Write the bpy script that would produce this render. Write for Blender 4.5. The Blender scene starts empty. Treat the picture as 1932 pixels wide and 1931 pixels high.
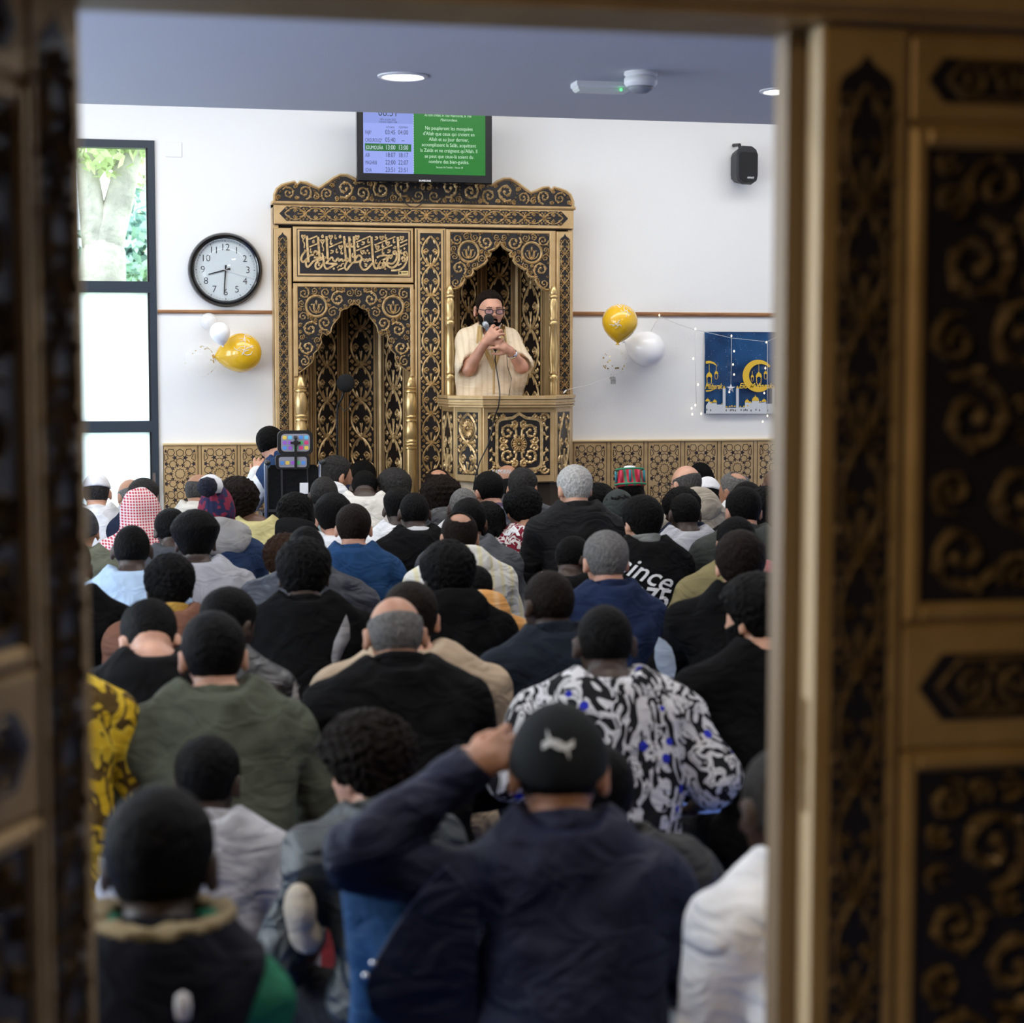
import bpy, bmesh, math, random
import numpy as np
from mathutils import Vector, Matrix
from mathutils.bvhtree import BVHTree

SC = bpy.context.scene
COL = SC.collection
PI = math.pi
# ---------------------------------------------------------------- camera
FPX = 3480.0; CX = 966.0; CY = 965.5
YAW = math.radians(12.3); PITCH = math.atan(265.5 / FPX)
CAMZ = 1.45
cam_d = bpy.data.cameras.new('camera'); cam = bpy.data.objects.new('camera', cam_d); COL.objects.link(cam)
cam_d.sensor_width = 36; cam_d.sensor_fit = 'HORIZONTAL'; cam_d.lens = 36 * FPX / 1932
cam_d.clip_start = 0.05; cam_d.clip_end = 200
cam.location = (0, 0, CAMZ)
cam.rotation_euler = (PI / 2 - PITCH, 0, -YAW)
cam_d.dof.use_dof = True; cam_d.dof.focus_distance = 11.1; cam_d.dof.aperture_fstop = 3.4; cam_d.dof.aperture_blades = 0
SC.camera = cam
SC.view_settings.view_transform = 'Standard'; SC.view_settings.look = 'None'
SC.view_settings.exposure = 0.0; SC.view_settings.gamma = 1.0; SC.view_settings.use_curve_mapping = False
# ---------------------------------------------------------------- world
wd = bpy.data.worlds.new('world'); SC.world = wd; wd.use_nodes = True
wn = wd.node_tree.nodes; wl = wd.node_tree.links
bg = wn['Background']; bg.inputs['Color'].default_value = (0.82, 0.92, 1.0, 1); bg.inputs['Strength'].default_value = 5.5
# ---------------------------------------------------------------- large lights
def area(name, loc, rot, sx, sy, power, col=(1, 1, 1), spread=180):
    d = bpy.data.lights.new(name, 'AREA'); d.shape = 'RECTANGLE'; d.size = sx; d.size_y = sy; d.energy = power; d.color = col
    d.spread = math.radians(spread)
    o = bpy.data.objects.new(name, d); COL.objects.link(o); o.location = loc; o.rotation_euler = rot
    return o
YW = 11.72            # front wall
YE = 9.36             # edge of the low ceiling
ZC = 2.75; ZH = 3.75  # low and high ceiling
XL = -3.4; XR = 6.6   # side walls
YD = 2.2              # doors
# ceiling light strips of the high bay in front of the wall
area('bay_light', (1.6, 9.95, ZH - 0.06), (0, 0, 0), 8.2, 0.9, 124, (1.0, 0.97, 0.92))
# daylight coming in at the windows of the side wall
for i_, y_ in enumerate((4.2, 6.7, 9.2)):
    area('window_daylight', (XL + 0.05, y_, 1.55), (0, -PI / 2, 0), 2.3, 1.7, 46, (0.90, 0.95, 1.0))
# lamp of the entrance corridor
area('corridor_light', (-1.35, 0.2, 2.6), (0, 0, 0), 0.6, 0.6, 62, (1.0, 0.84, 0.62))

# ---------------------------------------------------------------- geometry helpers
_F = np.array([math.sin(YAW) * math.cos(PITCH), math.cos(YAW) * math.cos(PITCH), -math.sin(PITCH)])
_R = np.array([math.cos(YAW), -math.sin(YAW), 0.0])
_U = np.cross(_R, _F)
def ray(px, py): return _F + (px - CX) / FPX * _R - (py - CY) / FPX * _U
def P(px, py, Y):
    "photo pixel -> the point of the plane y = Y seen there"
    r = ray(px, py); t = Y / r[1]; return np.array([0, 0, CAMZ]) + r * t
def PD(px, py, d): return np.array([0, 0, CAMZ]) + ray(px, py) * d
def PX(px, Y): return P(px, 700, Y)[0]
def PZ(py, px, Y): return P(px, py, Y)[2]

class FR:
    "a flat frame: origin, two axes in the plane and the outward normal"
    def __init__(s, o, U=(1, 0, 0), V=(0, 0, 1), N=(0, -1, 0)):
        s.o = np.array(o, float); s.U = np.array(U, float); s.V = np.array(V, float); s.N = np.array(N, float)
    def __call__(s, u, v, n=0.0): return s.o + s.U * u + s.V * v + s.N * n
    def at(s, u, v, n=0.0): return FR(s(u, v, n), s.U, s.V, s.N)
    def flip(s): return FR(s.o, -s.U, s.V, s.N)

class MB:
    def __init__(s): s.v = []; s.f = []
    def add(s, vs, fs):
        b = len(s.v); s.v.extend([tuple(map(float, q)) for q in vs]); s.f.extend([tuple(b + i for i in f) for f in fs]); return s
    def box(s, x0, x1, y0, y1, z0, z1):
        vs = [(x, y, z) for x in (x0, x1) for y in (y0, y1) for z in (z0, z1)]
        return s.add(vs, [(0, 1, 3, 2), (4, 6, 7, 5), (0, 4, 5, 1), (2, 3, 7, 6), (0, 2, 6, 4), (1, 5, 7, 3)])
    def fbox(s, fr, u0, u1, v0, v1, n0, n1):
        vs = [fr(u, v, n) for u in (u0, u1) for v in (v0, v1) for n in (n0, n1)]
        return s.add(vs, [(0, 1, 3, 2), (4, 6, 7, 5), (0, 4, 5, 1), (2, 3, 7, 6), (0, 2, 6, 4), (1, 5, 7, 3)])
    def bevbox(s, fr, u0, u1, v0, v1, n0, n1, b):
        "plate with a chamfered front edge"
        vs = [fr(*q, n0) for q in ((u0, v0), (u1, v0), (u1, v1), (u0, v1))] + [fr(*q, n1 - b) for q in ((u0, v0), (u1, v0), (u1, v1), (u0, v1))] + \
             [fr(*q, n1) for q in ((u0 + b, v0 + b), (u1 - b, v0 + b), (u1 - b, v1 - b), (u0 + b, v1 - b))]
        fs = [(8, 9, 10, 11), (3, 2, 1, 0)]
        for i in range(4):
            j = (i + 1) % 4; fs += [(i, j, j + 4, i + 4), (i + 4, j + 4, j + 8, i + 8)]
        return s.add(vs, fs)
    def prism(s, fr, poly, n0, n1):
        k = len(poly); vs = [fr(u, v, n0) for u, v in poly] + [fr(u, v, n1) for u, v in poly]
        fs = [tuple(range(k))[::-1], tuple(range(k, 2 * k))] + [(i, (i + 1) % k, (i + 1) % k + k, i + k) for i in range(k)]
        return s.add(vs, fs)
    def ribbon(s, fr, pts, w, h, n0=0.0, closed=False):
        "a raised ridge along a line: w half widths, h height"
        p = np.array(pts, float); k = len(p)
        if np.isscalar(w): w = [w] * k
        if closed: t = np.roll(p, -1, 0) - np.roll(p, 1, 0)
        else: t = np.gradient(p, axis=0)
        t /= np.maximum(np.linalg.norm(t, axis=1, keepdims=True), 1e-9)
        q = np.stack([-t[:, 1], t[:, 0]], 1); w = np.array(w)[:, None]
        a = p + q * w; b = p - q * w; vs = []
        for i in range(k): vs += [fr(*a[i], n0), fr(*p[i], n0 + h), fr(*b[i], n0)]
        fs = []
        for i in range(k if closed else k - 1):
            j = (i + 1) % k; fs += [(3 * i, 3 * i + 1, 3 * j + 1, 3 * j), (3 * i + 1, 3 * i + 2, 3 * j + 2, 3 * j + 1)]
        return s.add(vs, fs)
    def flatrib(s, fr, pts, w, n, th=0.002, closed=False):
        "a flat band along a line with a thickness"
        p = np.array(pts, float); k = len(p)
        if np.isscalar(w): w = [w] * k
        t = (np.roll(p, -1, 0) - np.roll(p, 1, 0)) if closed else np.gradient(p, axis=0)
        t /= np.maximum(np.linalg.norm(t, axis=1, keepdims=True), 1e-9)
        q = np.stack([-t[:, 1], t[:, 0]], 1); w = np.array(w)[:, None]; a = p + q * w; b = p - q * w; vs = []
        for i in range(k): vs += [fr(*a[i], n), fr(*a[i], n + th), fr(*b[i], n + th), fr(*b[i], n)]
        fs = []
        for i in range(k if closed else k - 1):
            j = (i + 1) % k
            for e in range(3): fs.append((4 * i + e, 4 * i + e + 1, 4 * j + e + 1, 4 * j + e))
        return s.add(vs, fs)
    def tube(s, pts, r, seg=8, cap=True):
        p = np.array(pts, float); k = len(p)
        if np.isscalar(r): r = [r] * k
        t = np.gradient(p, axis=0); t /= np.maximum(np.linalg.norm(t, axis=1, keepdims=True), 1e-9)
        ref = np.array([0, 0, 1.0]) if abs(t[0][2]) < 0.9 else np.array([1.0, 0, 0])
        vs = []
        for i in range(k):
            x = np.cross(ref, t[i]); x /= max(np.linalg.norm(x), 1e-9); y = np.cross(t[i], x); ref = np.cross(t[i], x) * 0 + ref
            for j in range(seg):
                a = 2 * PI * j / seg; vs.append(p[i] + r[i] * (math.cos(a) * x + math.sin(a) * y))
        fs = [(i * seg + j, i * seg + (j + 1) % seg, (i + 1) * seg + (j + 1) % seg, (i + 1) * seg + j) for i in range(k - 1) for j in range(seg)]
        if cap: fs += [tuple(range(seg))[::-1], tuple(range((k - 1) * seg, k * seg))]
        return s.add(vs, fs)
    def lathe(s, c, prof, seg=20, ax=((1, 0, 0), (0, 1, 0), (0, 0, 1)), cap=True):
        "prof: (radius, height) along the third axis"
        X, Y, Z = [np.array(a, float) for a in ax]; c = np.array(c, float); k = len(prof); vs = []
        for r, h in prof:
            for j in range(seg):
                a = 2 * PI * j / seg; vs.append(c + X * r * math.cos(a) + Y * r * math.sin(a) + Z * h)
        fs = [(i * seg + j, i * seg + (j + 1) % seg, (i + 1) * seg + (j + 1) % seg, (i + 1) * seg + j) for i in range(k - 1) for j in range(seg)]
        if cap: fs += [tuple(range(seg))[::-1], tuple(range((k - 1) * seg, k * seg))]
        return s.add(vs, fs)
    def mesh(s, name, mat=None, smooth=False):
        me = bpy.data.meshes.new(name); me.from_pydata(s.v, [], s.f); me.validate(verbose=False)
        if mat: me.materials.append(mat)
        if smooth: me.shade_smooth()
        me.update(); return me
    def build(s, name, mat, parent=None, smooth=False, angle=None, loc=None):
        me = s.mesh(name, mat, smooth)
        if angle is not None:
            bm = bmesh.new(); bm.from_mesh(me)
            bmesh.ops.recalc_face_normals(bm, faces=bm.faces)
            for f in bm.faces: f.smooth = True
            for e in bm.edges: e.smooth = (len(e.link_faces) == 2 and e.calc_face_angle(4) < math.radians(angle))
            bm.to_mesh(me); bm.free()
        o = bpy.data.objects.new(name, me); COL.objects.link(o)
        if parent: o.parent = parent
        if loc is not None:
            me.transform(Matrix.Translation(-Vector(loc))); o.location = loc
        return o

def obj(name, me, parent=None):
    o = bpy.data.objects.new(name, me); COL.objects.link(o)
    if parent: o.parent = parent
    return o
def tag(o, label, cat, group=None, kind=None):
    o['label'] = label; o['category'] = cat
    if group: o['group'] = group
    if kind: o['kind'] = kind
    return o
def struct(o, label=None):
    o['kind'] = 'structure'
    if label: o['label'] = label
    return o
def thing(name, label, cat, group=None, loc=(0, 0, 0)):
    o = bpy.data.objects.new(name, None); COL.objects.link(o); o.empty_display_size = 0.05
    tag(o, label, cat, group); o.location = (0, 0, 0); return o
def text_mesh(s, size=1.0, align='CENTER', extrude=0.0, bold=0.0, shear=0.0, line=1.0):
    cu = bpy.data.curves.new('lettering', 'FONT'); cu.body = s; cu.size = size; cu.align_x = align; cu.align_y = 'CENTER'
    cu.extrude = extrude; cu.offset = bold; cu.shear = shear; cu.space_line = line; cu.resolution_u = 3
    o = bpy.data.objects.new('lettering', cu); COL.objects.link(o); bpy.context.view_layer.update()
    me = bpy.data.meshes.new_from_object(o.evaluated_get(bpy.context.evaluated_depsgraph_get()))
    bpy.data.objects.remove(o); bpy.data.curves.remove(cu); return me
def text_on(mb, fr, s, size, u=0, v=0, n=0.0, align='CENTER', bold=0.0, shear=0.0, line=1.0, sx=1.0):
    me = text_mesh(s, size, align, 0, bold, shear, line)
    mb.add([fr(u + q.co.x * sx, v + q.co.y, n) for q in me.vertices], [tuple(p.vertices) for p in me.polygons]); bpy.data.meshes.remove(me)

# ---------------------------------------------------------------- materials
MATS = {}
def mat(name, col, rough=0.6, metal=0.0, spec=0.5, emit=None, estr=0.0, alpha=1.0, trans=0.0, sheen=0.0, coat=0.0):
    if name in MATS: return MATS[name]
    m = bpy.data.materials.new(name); m.use_nodes = True; b = m.node_tree.nodes['Principled BSDF']
    b.inputs['Base Color'].default_value = (*col, 1); b.inputs['Roughness'].default_value = rough; b.inputs['Metallic'].default_value = metal
    b.inputs['Specular IOR Level'].default_value = spec; b.inputs['Alpha'].default_value = alpha; b.inputs['Transmission Weight'].default_value = trans
    b.inputs['Sheen Weight'].default_value = sheen; b.inputs['Coat Weight'].default_value = coat
    if emit: b.inputs['Emission Color'].default_value = (*emit, 1); b.inputs['Emission Strength'].default_value = estr
    MATS[name] = m; return m
def nodes(m): return m.node_tree.nodes, m.node_tree.links, m.node_tree.nodes['Principled BSDF']
def s2l(c): return tuple((x / 255 / 12.92) if x / 255 <= 0.04045 else ((x / 255 + 0.055) / 1.055) ** 2.4 for x in c)
def noise_col(m, c1, c2, scale=6, detail=4, lo=0.35, hi=0.65, vec='Object', stretch=None):
    n, l, b = nodes(m); tc = n.new('ShaderNodeTexCoord'); nz = n.new('ShaderNodeTexNoise'); nz.inputs['Scale'].default_value = scale; nz.inputs['Detail'].default_value = detail
    rp = n.new('ShaderNodeValToRGB'); rp.color_ramp.elements[0].position = lo; rp.color_ramp.elements[1].position = hi
    rp.color_ramp.elements[0].color = (*c1, 1); rp.color_ramp.elements[1].color = (*c2, 1)
    src = tc.outputs[vec]
    if stretch:
        mp = n.new('ShaderNodeMapping'); mp.inputs['Scale'].default_value = stretch; l.new(src, mp.inputs['Vector']); src = mp.outputs['Vector']
    l.new(src, nz.inputs['Vector']); l.new(nz.outputs['Fac'], rp.inputs['Fac']); l.new(rp.outputs['Color'], b.inputs['Base Color']); return m
def bump(m, scale=40, strength=0.3, dist=0.01, detail=3, stretch=None, distort=0.0):
    n, l, b = nodes(m); tc = n.new('ShaderNodeTexCoord'); nz = n.new('ShaderNodeTexNoise'); nz.inputs['Scale'].default_value = scale; nz.inputs['Detail'].default_value = detail
    nz.inputs['Distortion'].default_value = distort
    src = tc.outputs['Object']
    if stretch:
        mp = n.new('ShaderNodeMapping'); mp.inputs['Scale'].default_value = stretch; l.new(src, mp.inputs['Vector']); src = mp.outputs['Vector']
    bp = n.new('ShaderNodeBump'); bp.inputs['Strength'].default_value = strength; bp.inputs['Distance'].default_value = dist
    l.new(src, nz.inputs['Vector']); l.new(nz.outputs['Fac'], bp.inputs['Height']); l.new(bp.outputs['Normal'], b.inputs['Normal']); return m

M_wall = bump(mat('wall_paint', (0.83, 0.83, 0.82), 0.75), 60, 0.06)
M_ceil = bump(mat('ceiling_paint', (0.52, 0.515, 0.545), 0.7), 80, 0.05)
M_ceilw = mat('bay_ceiling_paint', (0.8, 0.8, 0.8), 0.8)
M_carpet = bump(noise_col(mat('blue_carpet', (0.03, 0.09, 0.35), 0.95, sheen=0.3), (0.018, 0.075, 0.34), (0.04, 0.14, 0.50), 30), 300, 0.5, 0.004)
M_gold = noise_col(mat('gold_paint', (0.5, 0.35, 0.16), 0.40, 0.42, 0.5), (0.53, 0.355, 0.165), (0.64, 0.445, 0.225), 14, 5)
M_goldhi = mat('burnished_gold', (0.62, 0.44, 0.20), 0.26, 0.65)
M_relief = noise_col(mat('relief_gold', (0.5, 0.36, 0.18), 0.38, 0.45), (0.44, 0.29, 0.125), (0.76, 0.55, 0.28), 45, 3)
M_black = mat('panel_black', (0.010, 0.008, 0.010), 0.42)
M_groove = mat('groove_dark', (0.035, 0.022, 0.012), 0.6)
M_oak = noise_col(mat('oak_trim', (0.3, 0.15, 0.06), 0.5), (0.24, 0.105, 0.04), (0.40, 0.20, 0.085), 9, 5, stretch=(1, 1, 22))
M_frame = mat('slate_frame', (0.022, 0.034, 0.050), 0.45)
M_blackpl = mat('black_plastic', (0.012, 0.012, 0.014), 0.38)
M_white = mat('white_plastic', (0.78, 0.78, 0.78), 0.4)
M_chrome = mat('chrome', (0.75, 0.76, 0.78), 0.2, 1.0)
# ================================================================ the room
def wallbox(name, label, m, *boxes):
    mb = MB()
    for b in boxes: mb.box(*b)
    return struct(mb.build(name, m), label)
wallbox('floor', 'blue carpeted prayer hall floor', M_carpet, (XL - 0.2, XR + 0.2, -3.0, YW + 1.2, -0.1, 0.0))
wallbox('ceiling', 'blue-grey low ceiling over the congregation', M_ceil, (XL, XR, YD + 0.12, YE, ZC, ZH + 0.1))
wallbox('ceiling_bay', 'white high ceiling in front of the prayer niche wall', M_ceilw, (XL, XR, YE, YW + 1.2, ZH, ZH + 0.1))
# front wall around the window and the niche cabinet
XWL, XWR = -1.05, PX(297.5, YW)            # window
ZWT = PZ(266, 297, YW); ZWB = 0.12
XM0, XM1 = PX(519, 11.52), PX(1081, 11.52)  # cabinet
ZM1 = PZ(348, 800, 11.52)
wallbox('wall_front', 'white painted front wall behind the gold prayer niche', M_wall,
        (XL, XWL, YW, YW + 0.3, 0, ZH), (XWL, XWR, YW, YW + 0.3, ZWT, ZH), (XWL, XWR, YW, YW + 0.3, 0, ZWB),
        (XWR, XM0 + 0.03, YW, YW + 0.3, 0, ZH), (XM0 + 0.03, XM1 - 0.03, YW, YW + 0.3, ZM1 - 0.1, ZH), (XM1 - 0.03, XR, YW, YW + 0.3, 0, ZH))
wallbox('wall_right', 'white side wall of the hall', M_wall, (XR, XR + 0.2, YD, YW + 1.2, 0, ZH))
lb = []
ys = [YD, 3.35, 5.05, 5.85, 7.55, 8.35, 10.05, YW + 1.2]
for i in range(0, 8, 2): lb.append((XL - 0.2, XL, ys[i], ys[i + 1], 0, ZH))
for i in range(1, 7, 2): lb += [(XL - 0.2, XL, ys[i], ys[i + 1], 0, 0.4), (XL - 0.2, XL, ys[i], ys[i + 1], 2.7, ZH)]
wallbox('wall_left', 'white side wall with tall windows', M_wall, *lb)
M_frost = mat('frosted_glass', (0.93, 0.96, 0.98), 0.9)
n_, l_, b_ = nodes(M_frost); tr = n_.new('ShaderNodeBsdfTranslucent'); tr.inputs['Color'].default_value = (0.95, 0.98, 1, 1)
l_.new(tr.outputs[0], n_['Material Output'].inputs['Surface'])
for i, (y0, y1) in enumerate(((3.35, 5.05), (5.85, 7.55), (8.35, 10.05))):
    mb = MB()
    for (a, b, c, d) in ((y0, y0 + .06, .4, 2.7), (y1 - .06, y1, .4, 2.7), (y0, y1, .4, .46), (y0, y1, 2.64, 2.7), (y0, y1, 1.7, 1.76)):
        mb.box(XL - 0.12, XL - 0.04, a, b, c, d)
    w = struct(mb.build('window_%d' % (i + 2), M_frame), 'side window with slate grey frame')
    MB().box(XL - 0.09, XL - 0.08, y0 + .05, y1 - .05, .45, 2.65).build('pane', M_frost, w)
# outer skin of the niche bay (unseen black sides added to keep light out) and back of the hall
wallbox('wall_niche_back', 'dark back of the niche recess with added light-tight sides', M_black, (XM0 - .1, XM1 + .1, YW + 0.95, YW + 1.05, 0, ZH), (XM0 - .12, XM0 - .10, YW + .28, YW + 1.05, 0, ZH), (XM1 + .10, XM1 + .12, YW + .28, YW + 1.05, 0, ZH))
# partition with the doorway, and the corridor behind the camera
XO0 = PX(168, YD); XO1 = PX(1467, YD)
ZD = PZ(52, 800, YD)
M_corr = mat('corridor_paint', (0.32, 0.24, 0.16), 0.8)
wallbox('wall_doorway', 'partition wall around the carved double door', M_corr,
        (XL, XO0 - 0.10, YD + 0.02, YD + 0.12, 0, ZH), (XO1 + 0.92, XR, YD + 0.02, YD + 0.12, 0, ZH), (XO0 - 0.10, XO1 + 0.92, YD + 0.02, YD + 0.12, ZD + 0.16, ZH))
wallbox('wall_corridor', 'plain walls of the entrance corridor', M_corr, (-1.9, -1.8, -2.5, YD, 0, 2.8), (3.1, 3.2, -2.5, YD, 0, 2.8), (-1.9, 3.2, -2.6, -2.5, 0, 2.8), (-1.9, 3.2, -2.6, YD + .02, 2.7, 2.8))
# picture rail
for i, (a, b) in enumerate(((PX(299, YW), XM0), (XM1, XR))):
    zt = PZ(585.5, 410, YW) if i == 0 else PZ(589.5, 1270, YW); zb = PZ(592.5, 410, YW) if i == 0 else PZ(597.5, 1270, YW)
    mb = MB(); f = FR((a, YW, zb)); mb.bevbox(f, 0, b - a, 0, zt - zb, 0, .016, .005); mb.fbox(f, 0, b - a, (zt - zb) * .42, (zt - zb) * .56, .012, .020)
    struct(mb.build('trim_%d' % (i + 1), M_oak), 'narrow oak picture rail')
# ---------------------------------------------------------------- window of the front wall
def window_front():
    mb = MB(); y0, y1 = YW - 0.015, YW + 0.07
    sw = XWR - PX(284.5, YW)
    mb.box(XWR - sw, XWR, y0, y1, ZWB, ZWT); mb.box(XWL, XWL + sw, y0, y1, ZWB, ZWT)
    zt2 = PZ(279, 230, YW); mb.box(XWL + sw, XWR - sw, y0, y1, zt2, ZWT)
    zm = [(PZ(531, 230, YW), PZ(552, 230, YW)), (PZ(795, 230, YW), PZ(816, 230, YW))]
    for a, b in zm: mb.box(XWL + sw, XWR - sw, y0, y1, b, a)
    mb.box(XWL + sw, XWR - sw, y0, y1, ZWB, ZWB + .08)
    w = struct(mb.build('window_1', M_frame), 'tall slate-framed window beside the clock, upper pane clear')
    mg = mat('clear_glass', (0.97, 0.99, 1.0), 0.02, trans=0.0)
    n, l, b = nodes(mg); t = n.new('ShaderNodeBsdfTransparent'); t.inputs[0].default_value = (0.95, 0.98, 0.98, 1); gl = n.new('ShaderNodeBsdfGlossy'); gl.inputs['Roughness'].default_value = 0.02
    mx = n.new('ShaderNodeMixShader'); mx.inputs[0].default_value = 0.05; l.new(t.outputs[0], mx.inputs[1]); l.new(gl.outputs[0], mx.inputs[2]); l.new(mx.outputs[0], n['Material Output'].inputs['Surface'])
    rows = [(zm[0][0], zt2, mg), (zm[1][0], zm[0][1], M_frost), (ZWB + .08, zm[1][1], M_frost)]
    for a, b, m in rows:
        MB().box(XWL + sw, XWR - sw, YW + .03, YW + .036, a, b).build('pane', m, w)
        g = MB(); g.box(XWR - sw - .012, XWR - sw, y0 + .02, YW + .05, a, b); g.box(XWL + sw, XWL + sw + .012, y0 + .02, YW + .05, a, b); g.build('glazing_bead', M_blackpl, w)
    h = MB(); c = P(291, 925, YW - .02); h.lathe(c, [(.012, 0), (.014, .01), (.012, .03)], 12, ((1, 0, 0), (0, 0, 1), (0, -1, 0))); h.box(c[0] - .008, c[0] + .008, c[1] - .04, c[1] - .025, c[2] - .01, c[2] + .11)
    h.build('window_handle', M_chrome, w)
window_front()
# ---------------------------------------------------------------- trees outside
def tree(name, label, base, trunk, boughs, leafc, nleaf, seed, col1, col2, bark=(0.42, 0.36, 0.29)):
    rnd = random.Random(seed); t = thing(name, label, 'tree', None)
    mb = MB()
    for pts, rr in trunk: mb.tube(pts, rr, 12)
    mb.build('trunk', bump(noise_col(mat('bark_' + name, bark, 0.9), tuple(c * .75 for c in bark), tuple(min(1, c * 1.25) for c in bark), 5), 14, 0.8, 0.03), t, smooth=True)
    lf = MB()
    for _ in range(nleaf):
        c, r = boughs[rnd.randrange(len(boughs))]
        d = np.array([rnd.gauss(0, 1) for _ in range(3)]); d /= np.linalg.norm(d); p = np.array(c) + d * np.array(r) * rnd.random() ** .4
        a = np.array([rnd.gauss(0, 1) for _ in range(3)]); a /= np.linalg.norm(a); b = np.cross(a, d); b /= max(1e-6, np.linalg.norm(b)); s = leafc * rnd.uniform(.6, 1.3)
        lf.add([p - a * s, p + b * s * .5, p + a * s, p - b * s * .5], [(0, 1, 2, 3)])
    m = noise_col(mat('leaf_' + name, col1, 0.6), col1, col2, 1.4, 2)
    o = lf.build('foliage', m, t); o['kind'] = 'stuff'
Yt = 15.2
tp = lambda x, y: P(x, y, Yt)
tree('plane_tree', 'forked plane tree trunk seen through the clear upper window pane', None,
     [([(tp(180, 990)[0], Yt, -.3), tp(181, 990), tp(183, 700), tp(190, 540), tp(196, 470), tp(200, 440)], [.27, .26, .24, .20, .17, .10]), ([tp(192, 500), tp(205, 440), tp(222, 390), tp(243, 300), tp(262, 180), tp(285, 60)], [.15, .135, .115, .095, .08, .06]),
      ([tp(190, 490), tp(180, 430), tp(172, 380), tp(160, 280), tp(140, 120)], [.14, .12, .10, .075, .05])],
     [(tp(225, 255), (.55, .5, .22)), (tp(270, 240), (.4, .5, .25)), (tp(190, 290), (.3, .5, .2))], 0.055, 900, 3, (0.46, 0.58, 0.22), (0.70, 0.78, 0.40), (0.56, 0.51, 0.44))
tq = lambda x, y: P(x, y, 21)
tree('garden_shrub', 'hazy blue-green shrub behind the tree trunk outside', None, [([(tq(255, 900)[0], 21, -.3), tq(255, 900), tq(256, 600), tq(258, 470)], [.11, .1, .07, .04])],
     [(tq(250, 480), (.75, .6, .38)), (tq(272, 440), (.5, .6, .5)), (tq(205, 520), (.6, .5, .3))], 0.075, 1700, 8, (0.24, 0.42, 0.36), (0.52, 0.68, 0.57))
tree('distant_tree', 'pale slim tree against the sky outside the window', None, [([(P(264, 900, 24)[0], 24, -.3), P(264, 900, 24), P(270, 450, 24), P(274, 330, 24)], [.11, .1, .07, .03])],
     [(P(268, 300, 24), (.5, .5, .5)), (P(278, 400, 24), (.3, .4, .6))], 0.07, 300, 5, (0.45, 0.58, 0.30), (0.62, 0.74, 0.42))
MB().box(-30, 30, YW + 1.3, 60, -0.25, -0.15).build('ground_outside', noise_col(mat('lawn', (0.2, 0.3, 0.1), .9), (0.16, 0.28, 0.08), (0.3, 0.4, 0.14), 2))['kind'] = 'structure'
# ================================================================ carved scrollwork
def bez(a, b, c, d, k=7):
    t = np.linspace(0, 1, k)[:, None]; a, b, c, d = [np.array(q, float) for q in (a, b, c, d)]
    return (1 - t) ** 3 * a + 3 * (1 - t) ** 2 * t * b + 3 * (1 - t) * t * t * c + t ** 3 * d
def leaf(mb, fr, a, b, w, h, bend=0.25, k=5):
    a = np.array(a, float); b = np.array(b, float); d = b - a; q = np.array([-d[1], d[0]]) * bend
    p = bez(a, a + d * .35 + q, a + d * .7 + q, b, k); ww = w * np.interp(np.linspace(0, 1, k), [0, .3, .65, .88, 1], [.18, .62, 1, .85, .12])
    mb.ribbon(fr, p, ww, h)
def bulb(mb, fr, c, r, h, k=7):
    vs = [fr(c[0], c[1], h)] + [fr(c[0] + r * math.cos(2 * PI * i / k), c[1] + r * math.sin(2 * PI * i / k), 0) for i in range(k)]
    mb.add(vs, [(0, 1 + i, 1 + (i + 1) % k) for i in range(k)])
def spiral(mb, fr, c, r, a0, turns, sgn, w, h, leaves=6, k=None):
    k = k or max(10, int(14 * turns)); t = np.linspace(0, 1, k); a = a0 + sgn * 2 * PI * turns * t; rr = r * (1 - .80 * t ** .9)
    p = np.stack([c[0] + rr * np.cos(a), c[1] + rr * np.sin(a)], 1); mb.ribbon(fr, p, w * (1 - .45 * t), h); bulb(mb, fr, p[-1], w * 1.5, h * 1.1)
    for i in range(leaves):
        s = (i + .6) / leaves * .8; j = int(s * (k - 1)); tg = p[min(j + 1, k - 1)] - p[max(j - 1, 0)]; tg /= max(1e-9, np.linalg.norm(tg))
        inn = np.array(c) - p[j]; L = r * .46 * (1 - .5 * s); inn /= max(1e-9, np.linalg.norm(inn))
        leaf(mb, fr, p[j], p[j] + tg * L * .75 + inn * L * .62, w * 1.55, h, -.25 * sgn, 4)
        if i % 2 == 0 and s < .5: leaf(mb, fr, p[j], p[j] + tg * L * .7 - inn * L * .42, w * 1.4, h, .3 * sgn, 4)
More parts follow.
